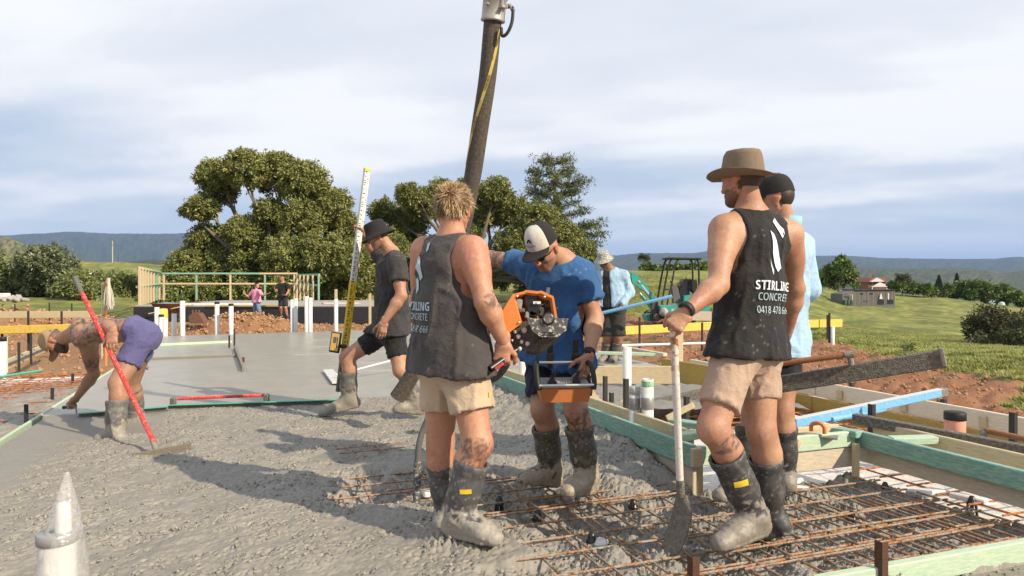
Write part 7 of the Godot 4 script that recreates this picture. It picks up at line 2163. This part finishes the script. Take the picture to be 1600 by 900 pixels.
func platform() -> void:
	# raised platform with black membrane walls
	var x0 := (208 - 800) * 29.0 / FP
	var x1 := (640 - 800) * 29.0 / FP
	var ty := 0.27
	var P := thing("raised_platform", "raised slab platform with black membrane walls and pale concrete top", "platform", Vector3((x0 + x1) / 2, -0.45, -33.5))
	part("wall", box(Vector3(x1 - x0, 0.72, 9.0), 0.02), M.membrane_black, P, Vector3(0, 0.33, 0))
	part("slab_top", box(Vector3(x1 - x0 - 0.1, 0.06, 8.9), 0.01), M.slab_dry, P, Vector3(0, 0.72, 0))
	part("white_strip", box(Vector3((395 - 262) * 29.0 / FP, 0.1, 0.3), 0.01), M.foam, P, Vector3((328 - 424) * 29.0 / FP, 0.78, 4.0))
	part("edge_timber", box(Vector3((440 - 315) * 29.0 / FP, 0.06, 0.06), 0.004), M.yellow_board, P, Vector3((385 - 424) * 29.0 / FP, 0.73, 4.56))
	for k in 5: part("membrane_seam", box(Vector3(0.03, 0.66, 0.012), 0.003), M.membrane_black, P, Vector3(-3.8 + k * 2.3, 0.34, 4.506))
	for k in 2: part("deck_sheet", box(Vector3(1.6, 0.04, 2.0), 0.01), M.rust_sheet if k == 0 else M.grey_timber, P, Vector3([-5.0, 2.3][k], 0.775, [2.2, 2.0][k]), Basis(Vector3.UP, 0.3))
	# timber wall frames on it
	var F := thing("timber_wall_frame", "green and pale timber wall frame around the raised platform", "timber frame", Vector3((360 - 800) * 38.0 / FP, ty, -38.0))
	var o := F.position
	var bar := func(a: Vector3, b: Vector3, m: Material, called: String) -> void:
		var lb := look_basis(b - a, Vector3(0.1, 0.2, 1))
		part(called, box(Vector3(a.distance_to(b), 0.09, 0.09), 0.006), m, F, (a + b) / 2 - o, lb)
	var P1 = M.pale_green; var P2 = M.pale_timber
	bar.call(at(252, 427.5, 38), at(406, 427.5, 38), P1, "plate")
	bar.call(at(406, 427.5, 38), at(465, 427.5, 38), P2, "plate")
	bar.call(at(252, 443.5, 38), at(465, 443.5, 38), P2, "rail")
	var n := 0
	for x in [256, 307, 360, 414, 460, 464]:
		bar.call(at(x, 429, 38), at(x, 469, 38), P1 if n in [1, 3] else P2, "stud")
		n += 1
	bar.call(at(215, 420, 29.5), at(252, 426, 38), P1, "plate")
	bar.call(at(214, 448.5, 29.5), at(252, 444, 38), P1, "rail")
	for k in 8:
		var dd := 1.0 / lerpf(1.0 / 29.5, 1.0 / 38.0, k / 7.0)
		var x := lerpf(218, 249, k / 7.0)
		bar.call(at(x, lerpf(416, 424, k / 7.0), dd), at(x, lerpf(479, 468, k / 7.0), dd), P1 if k == 6 else P2, "stud")
	bar.call(at(465, 430, 38), at(499, 429, 36), P1, "plate")
	bar.call(at(465, 445, 38), at(499, 446, 36), P1, "rail")
	for k in 5: bar.call(at([469, 475, 481, 489, 498][k], 430, 37.5 - k * 0.4), at([469, 475, 481, 489, 498][k], 469, 37.5 - k * 0.4), P1 if k == 4 else P2, "stud")
	# rubbish by the platform
	var W := thing("wheelbarrow", "rusty wheelbarrow with a blue-grey tub in front of the black platform wall", "wheelbarrow", at(258, 503, 25))
	part("tub", lathe([[0.0, 0.0], [0.28, 0.02], [0.46, 0.34], [0.48, 0.35], [0.44, 0.34]], 16, Vector3(1.3, 1, 0.7)), M.rust_sheet, W, Vector3(0.1, 0.32, 0))
	part("tray_load", lathe([[0.0, 0.1], [0.3, 0.05], [0.4, 0.0]], 12, Vector3(1.3, 1, 0.7)), M.tub_blue, W, Vector3(0.1, 0.62, 0))
	for s in [-0.2, 0.2]:
		rod("handle", Vector3(-0.5, 0.3, s), Vector3(0.95, 0.62, s), 0.022, M.pale_timber, W)
		rod("leg", Vector3(0.35, 0.4, s), Vector3(0.4, 0.0, s), 0.02, M.rust_steel, W)
	part("wheel", lathe([[0.0, 0.04], [0.16, 0.05], [0.2, 0.03], [0.2, -0.03], [0.16, -0.05], [0.0, -0.04]], 20), M.black_rubber, W, Vector3(-0.55, 0.2, 0), Basis(Vector3.RIGHT, PI / 2))
	var K := thing("yellow_drum", "small yellow drum beside the short pipes of the cluster", "drum", at(253, 505, 19.5))
	part("drum", lathe([[0.0, 0.42], [0.12, 0.41], [0.15, 0.38], [0.16, 0.0], [0.0, 0.0]], 18), M.yellow_paint, K)
	part("lid", lathe([[0.0, 0.03], [0.08, 0.03], [0.09, 0.0]], 14), M.black_rubber, K, Vector3(0, 0.41, 0))
	var Bk := thing("digging_bucket", "rust-brown toothed digging bucket lying before the black platform wall", "bucket", at(308, 505, 22))
	part("shell", hull_prism([Vector3(-0.2, 0, 0.1), Vector3(-0.24, 0.2, 0.1), Vector3(-0.1, 0.34, 0.1), Vector3(0.08, 0.32, 0.1), Vector3(0.22, 0.1, 0.1), Vector3(0.26, 0, 0.1)], Vector3(0, 0, -0.35)), M.rust_sheet, Bk)
	for k in 3: part("tooth", box(Vector3(0.05, 0.12, 0.05), 0.01), M.rust_sheet, Bk, Vector3(-0.14 + k * 0.1, 0.36, 0.0))
	var up := thing("utility_pole", "thin pale utility pole standing on the far tan slope", "pole", at(176, 428, 150))
	rod("post", Vector3.ZERO, Vector3(0, 7.2, 0), 0.1, M.pale_timber, up, 8)
	part("insulator", box(Vector3(0.5, 0.1, 0.1), 0.02), M.grip_grey, up, Vector3(0, 6.3, 0.12))
	var wr := thing("concrete_rubble", "broken pale concrete rubble and white box on top of the left spoil heap", "rubble", at(15, 462, 22))
	for k in 9: part("chunk", box(Vector3(0.2 + 0.04 * (k % 3), 0.09, 0.16), 0.02), M.slab_dry, wr, Vector3(-0.2 + (k % 5) * 0.17, -0.12 + 0.05 * (k / 5), 0.1 * (k % 2)), Basis(Vector3(0.3, 1, 0.2).normalized(), k * 1.1) * Basis(Vector3.RIGHT, 0.3))
	part("white_box", box(Vector3(0.36, 0.12, 0.3), 0.01), M.foam, wr, Vector3(-0.25, 0.02, 0))
func excavator() -> void:
	var d := 25.0
	var E := thing("mini_excavator", "teal mini excavator with a black roll frame parked beyond the yellow board", "excavator", at(1048, 503, d))
	var o := E.position
	var q := func(px: float, py: float, dz := 0.0) -> Vector3: return at(px, py, d) - o + Vector3(0, 0, dz)
	# tracks: rounded belts with rollers
	for s in [0.45, -0.75]:
		var loop: Array = []
		for k in 28:
			var a := TAU * k / 28.0
			loop.append(Vector3(cos(a) * 0.2 + (0.62 if cos(a) > 0 else -0.62), 0.2 + sin(a) * 0.19, s))
		var st := st_new()
		st.set_smooth_group(0)
		for k in 28:
			var a: Vector3 = loop[k]; var b: Vector3 = loop[(k + 1) % 28]
			var w := Vector3(0, 0, 0.13)
			st_quad(st, a + w, b + w, b - w, a - w)
		var tr := part("track", st_done(st), M.black_rubber, E)
		for k in 24:
			var a: Vector3 = (loop[k] + loop[(k + 1) % 28]) * 0.5
			part("tread", box(Vector3(0.05, 0.03, 0.25), 0.005), M.black_rubber, tr, a)
		part("side_frame", box(Vector3(1.2, 0.14, 0.16), 0.03), M.dirty_black, E, Vector3(0, 0.2, s))
		for k in [-0.62, -0.25, 0.1, 0.62]: part("roller", lathe([[0.0, 0.1], [0.13, 0.1], [0.15, 0.07], [0.15, -0.07], [0.13, -0.1], [0.0, -0.1]], 16), M.dirty_black, E, Vector3(k, 0.19, s + 0.03), Basis(Vector3.RIGHT, PI / 2))
	part("undercarriage", box(Vector3(0.9, 0.2, 0.9), 0.03), M.dirty_black, E, Vector3(0, 0.34, -0.15))
	part("blade", hull_prism([q.call(1010, 492), q.call(1018, 490), q.call(1020, 502), q.call(1012, 502)], Vector3(0, 0, -0.9)), M.teal, E)
	part("lower_body", hull_prism([q.call(1027, 477, 0.5), q.call(1066, 477, 0.5), q.call(1066, 490, 0.5), q.call(1029, 490, 0.5)], Vector3(0, 0, -1.0)), M.teal, E)
	part("engine_cover", hull_prism([q.call(1064, 462, 0.5), q.call(1090, 458, 0.5), q.call(1102, 464, 0.5), q.call(1103, 486, 0.5), q.call(1095, 491, 0.5), q.call(1062, 491, 0.5)], Vector3(0, 0, -1.0)), M.teal, E)
	part("cover_print", hull_prism([q.call(1044, 482, 0.505), q.call(1058, 482, 0.505), q.call(1058, 487, 0.505), q.call(1044, 487, 0.505)], Vector3(0, 0, -0.003)), M.print_pale, E)
	part("seat", hull_prism([q.call(1060, 462, 0.2), q.call(1060, 447, 0.2), q.call(1067, 436, 0.2), q.call(1074, 438, 0.2), q.call(1076, 462, 0.2)], Vector3(0, 0, -0.5)), M.gloss_plastic, E)
	part("seat_back", hull_prism([q.call(1073, 450, 0.25), q.call(1076, 436, 0.25), q.call(1086, 438, 0.25), q.call(1088, 460, 0.25)], Vector3(0, 0, -0.5)), M.black_rubber, E)
	part("console", hull_prism([q.call(1050, 474, 0.3), q.call(1047, 446, 0.3), q.call(1056, 448, 0.3), q.call(1062, 474, 0.3)], Vector3(0, 0, -0.3)), M.grip_grey, E)
	for l in [[1050, 450, 1046, 440], [1068, 442, 1070, 435], [1063, 450, 1062, 441], [1056, 455, 1048, 443]]:
		rod("lever", q.call(l[0], l[1], 0.2), q.call(l[2], l[3], 0.2), 0.018, M.gloss_plastic, E, 7)
		part("lever_knob", lathe([[0.0, 0.04], [0.03, 0.02], [0.03, -0.02], [0.0, -0.04]], 10), M.gloss_plastic, E, q.call(l[2], l[3], 0.2))
	for z in [0.42, -0.42]:
		part("canopy_post", tube(crom([q.call(1030, 476, z), q.call(1036, 440, z), q.call(1042, 411, z), q.call(1046, 405, z)], 4), [0.035], 8), M.black_steel, E)
		part("canopy_post", tube(crom([q.call(1088, 470, z), q.call(1087, 425, z), q.call(1087, 412, z), q.call(1083, 405, z)], 4), [0.035], 8), M.black_steel, E)
	part("canopy_post", tube(crom([q.call(1038, 476, 0.42), q.call(1046, 440, 0.42), q.call(1051, 413, 0.42), q.call(1056, 406, 0.42)], 4), [0.03], 8), M.black_steel, E)
	rod("cross_rail", q.call(1034, 452, 0.42), q.call(1041, 452, 0.42), 0.025, M.black_steel, E, 7)
	part("canopy_roof", box(Vector3(1.2, 0.06, 1.0), 0.02), M.black_steel, E, q.call(1065, 404.5, 0.0), Basis(Vector3.FORWARD, 0.02))
	part("boom", hull_prism([q.call(986, 431, 0.1), q.call(986, 426, 0.1), q.call(991, 426, 0.1), q.call(1002, 437, 0.1), q.call(1019, 459, 0.1), q.call(1024, 468, 0.1), q.call(1018, 470, 0.1), q.call(1008, 456, 0.1), q.call(992, 445, 0.1), q.call(987, 441, 0.1)], Vector3(0, 0, -0.22)), M.teal, E)
	part("boom_mark", lathe([[0.0, 0.006], [0.055, 0.006], [0.055, 0.0]], 16), M.red_spray, E, q.call(997.5, 440.5, 0.105), Basis(Vector3.RIGHT, PI / 2))
	part("boom_print", hull_prism([q.call(1001, 446, 0.108), q.call(1003, 444.5, 0.108), q.call(1014, 458, 0.108), q.call(1012, 460, 0.108)], Vector3(0, 0, -0.003)), M.print_pale, E)
	rod("cylinder", q.call(993, 448, 0.0), q.call(1003, 462, 0.0), 0.03, M.steel, E)
	rod("cylinder_sleeve", q.call(1002, 461, 0.0), q.call(1022, 486, 0.0), 0.06, M.teal, E)
	part("swing_post", hull_prism([q.call(1016, 468, 0.15), q.call(1026, 466, 0.15), q.call(1029, 488, 0.15), q.call(1018, 490, 0.15)], Vector3(0, 0, -0.3)), M.dirty_black, E)
	part("blade_stone", lump(0.16, 3), M.slab_dry, E, q.call(1032, 489, 0.6))
func buildings() -> void:
	var d := 144.0
	var C := thing("grey_cabin", "long low grey timber cabin with sloping roof on the paddock", "cabin", at(1366, 476, d))
	var o := C.position
	var k := d / FP
	var q := func(px: float, py: float, dz := 0.0) -> Vector3: return at(px, py, d) - o + Vector3(0, 0, dz)
	part("wall", hull_prism([q.call(1338, 453.5), q.call(1398.5, 453), q.call(1398.5, 488), q.call(1338, 488)], Vector3(0, 0, -6.0)), M.cabin_wall, C)
	for i in 24: part("plank", box(Vector3(0.24, 3.05, 0.04), 0.01), [M.cabin_wall, M.cabin_wall2, M.cabin_wall][i % 3], C, q.call(1340 + i * 2.48, 465, 0.02))
	part("roof", hull_prism([q.call(1336.5, 452.6, 0.3), q.call(1399.5, 452.2, 0.3), q.call(1399.5, 453.2, 0.3), q.call(1336.5, 453.6, 0.3)], Vector3(0, 0, -6.6)), M.black_steel, C)
	part("side_wall", hull_prism([q.call(1317, 459), q.call(1338, 453.5), q.call(1338, 488), q.call(1317, 486)], Vector3(0, 0, -5.5)), M.cabin_wall, C)
	part("carport_frame", tube([q.call(1316, 475, 0.4), q.call(1316, 459.5, 0.4), q.call(1330, 461, 0.4), q.call(1330, 476, 0.4)], [0.12], 6), M.steel_dull, C)
	for i in 3: part("water_tank", lathe([[0.0, 1.05], [0.42, 1.0], [0.45, 0.9], [0.45, 0.0]], 14), M.tank_green, C, q.call(1317 + i * 5, 476.2, 0.8))
	for w in [[1346, 459, 5, 2.2], [1361, 459, 5, 2.2], [1350, 470.5, 1.6, 1.8], [1354.5, 470.5, 1.6, 1.8]]:
		var win := part("window", box(Vector3(w[2] * k, w[3] * k, 0.06), 0.01), M.black_steel, C, q.call(w[0], w[1], 0.06))
		part("pane", box(Vector3(w[2] * k * 0.82, w[3] * k * 0.75, 0.03), 0.005), M.far_glass, win, Vector3(0, 0, 0.03))
	for w in [[1376, 472, 10, 7.5], [1391, 471.5, 9, 7]]:
		var dr := part("door", box(Vector3(w[2] * k, w[3] * k, 0.06), 0.01), M.black_steel, C, q.call(w[0], w[1], 0.06))
		for s in [-0.25, 0.25]: part("pane", box(Vector3(w[2] * k * 0.4, w[3] * k * 0.8, 0.03), 0.005), M.far_glass, dr, Vector3(s * w[2] * k, 0, 0.03))
	part("white_sail", hull_prism([q.call(1375.5, 457, 0.3), q.call(1378, 467, 0.3), q.call(1373, 467, 0.3)], Vector3(0, 0, -0.05)), M.foam, C)
	part("white_pillar", box(Vector3(0.25, 1.35, 0.1), 0.02), M.foam, C, q.call(1387.5, 463, 0.1))
	d = 205.0
	var Hs := thing("red_roofed_house", "white gabled house with red tiled roof behind the grey cabin", "house", at(1372, 452, d))
	o = Hs.position
	k = d / FP
	var g := func(px: float, py: float, dz := 0.0) -> Vector3: return at(px, py, d) - o + Vector3(0, 0, dz)
	part("wall", hull_prism([g.call(1357, 440), g.call(1384, 440), g.call(1384, 464), g.call(1357, 464)], Vector3(0, 0, -6.0)), M.house_brick, Hs)
	part("roof", hull_prism([g.call(1355, 440.5, 0.5), g.call(1362, 434, 0.5), g.call(1381, 433.5, 0.5), g.call(1385, 440, 0.5)], Vector3(0, 0, -7.0)), M.roof_tile, Hs)
	part("gable", hull_prism([g.call(1357, 440.3, 0.9), g.call(1368, 433.8, 0.9), g.call(1380, 440, 0.9)], Vector3(0, 0, -0.3)), M.foam, Hs)
	part("gable", hull_prism([g.call(1358, 448, 1.6), g.call(1371, 440.8, 1.6), g.call(1386, 448, 1.6)], Vector3(0, 0, -0.3)), M.foam, Hs)
	part("chimney", box(Vector3(0.6, 1.4, 0.6), 0.05), M.house_brick, Hs, g.call(1371, 433, -2.0))
	for x in [1359, 1383]: part("verandah_post", box(Vector3(0.25, 1.5, 0.25), 0.03), M.foam, Hs, g.call(x, 452, 1.4))
	for x in [1365, 1374]:
		var win := part("window", box(Vector3(0.8, 1.0, 0.08), 0.01), M.foam, Hs, g.call(x, 443.5, 0.05))
		part("pane", box(Vector3(0.66, 0.86, 0.04), 0.01), M.far_glass, win, Vector3(0, 0, 0.05))
	part("lean_to", hull_prism([g.call(1385, 444), g.call(1394, 446), g.call(1394, 464), g.call(1385, 464)], Vector3(0, 0, -4)), M.alu, Hs)
	for s in [[1550, 475, 130, "pale blue-grey water tank at the edge of the paddock"], [1565, 477, 128, "smaller pale tank beside the scrub at the edge of the paddock"]]:
		var t := thing("field_tank", s[3], "tank", at(s[0], s[1], s[2]))
		part("tank", lathe([[0.0, 0.62], [0.4, 0.55], [0.52, 0.4], [0.55, 0.0]], 16), M.tank_pale, t)
		part("lid", lathe([[0.0, 0.08], [0.16, 0.06], [0.18, 0.0]], 12), M.alu, t, Vector3(0, 0.6, 0))

func _ready() -> void:
	var t0 := Time.get_ticks_msec()
	n_lo.frequency = 0.35; n_lo.seed = 11; n_lo.fractal_octaves = 3
	n_mid.frequency = 1.0; n_mid.seed = 12; n_mid.fractal_octaves = 2
	n_hi.frequency = 1.0; n_hi.seed = 13
	# camera
	var cam := Camera3D.new()
	cam.position = Vector3(0, HC, 0)
	cam.rotation.x = -atan(7.0 / FP)
	cam.fov = rad_to_deg(2.0 * atan(450.0 / FP))
	cam.near = 0.05; cam.far = 30000.0
	add_child(cam)
	# sky, haze, exposure
	var we := WorldEnvironment.new()
	var env := Environment.new()
	env.background_mode = Environment.BG_SKY
	var sky := Sky.new()
	sky.sky_material = sky_panorama()
	env.sky = sky
	env.background_energy_multiplier = 1.0
	env.tonemap_mode = Environment.TONE_MAPPER_LINEAR
	env.tonemap_exposure = 1.27
	env.fog_enabled = true
	env.fog_density = 0.00005
	env.fog_light_color = c3(0.25, 0.42, 0.85)
	env.sdfgi_enabled = true
	env.ssao_enabled = true
	env.ssil_enabled = true
	we.environment = env
	add_child(we)
	# sun, from the right and behind the camera
	var sun := DirectionalLight3D.new()
	sun.light_energy = 1.6
	sun.light_color = Color(1.0, 0.93, 0.82)
	sun.light_angular_distance = 0.5
	sun.shadow_enabled = true
	add_child(sun)
	sun.look_at_from_position(Vector3.ZERO, Vector3(-0.82 * cos(0.57), -sin(0.57), -0.57 * cos(0.57)))
	materials()
	print("sky ", Time.get_ticks_msec() - t0)
	terrain()
	ridge("escarpment_hills", 6000.0, [[-700, 375], [-200, 370], [0, 369], [60, 366], [110, 363], [180, 366], [260, 366], [330, 363], [500, 375], [700, 385], [850, 398], [950, 400], [1010, 396], [1080, 396], [1110, 393], [1200, 397], [1270, 400], [1310, 400], [1400, 404], [1480, 405], [1550, 405], [1585, 402], [1700, 404], [2300, 400]], 3000.0, -60.0, Color(0.03, 0.045, 0.02), Color(0.07, 0.08, 0.04), 0.0012, 3.0)
	ridge("forest_hills", 2200.0, [[1130, 440], [1250, 421], [1300, 419], [1340, 418], [1420, 420], [1500, 419], [1545, 422], [1570, 426], [1600, 423], [1800, 420], [2200, 425]], 900.0, -50.0, Color(0.028, 0.042, 0.016), Color(0.08, 0.09, 0.035), 0.0016, 5.0)
	ridge("wooded_hills", 1500.0, [[120, 440], [200, 409], [240, 406], [290, 408], [400, 412], [700, 425], [900, 440]], 500.0, -50.0, Color(0.025, 0.038, 0.014), Color(0.05, 0.065, 0.025), 0.003, 9.0)
	ridge("near_left_hills", 700.0, [[-700, 350], [-300, 355], [-60, 362], [10, 371], [40, 382], [62, 395], [110, 404], [170, 412], [260, 425], [420, 440]], 380.0, -45.0, Color(0.04, 0.055, 0.02), Color(0.19, 0.18, 0.08), 0.0035, 7.0)
	print("land ", Time.get_ticks_msec() - t0)
	slab()
	print("slab ", Time.get_ticks_msec() - t0)
	vegetation()
	print("vegetation ", Time.get_ticks_msec() - t0)
	platform()
	buildings()
	excavator()
	people()
	print("people ", Time.get_ticks_msec() - t0)
	pipes()
	tools()
	print("done ", Time.get_ticks_msec() - t0)
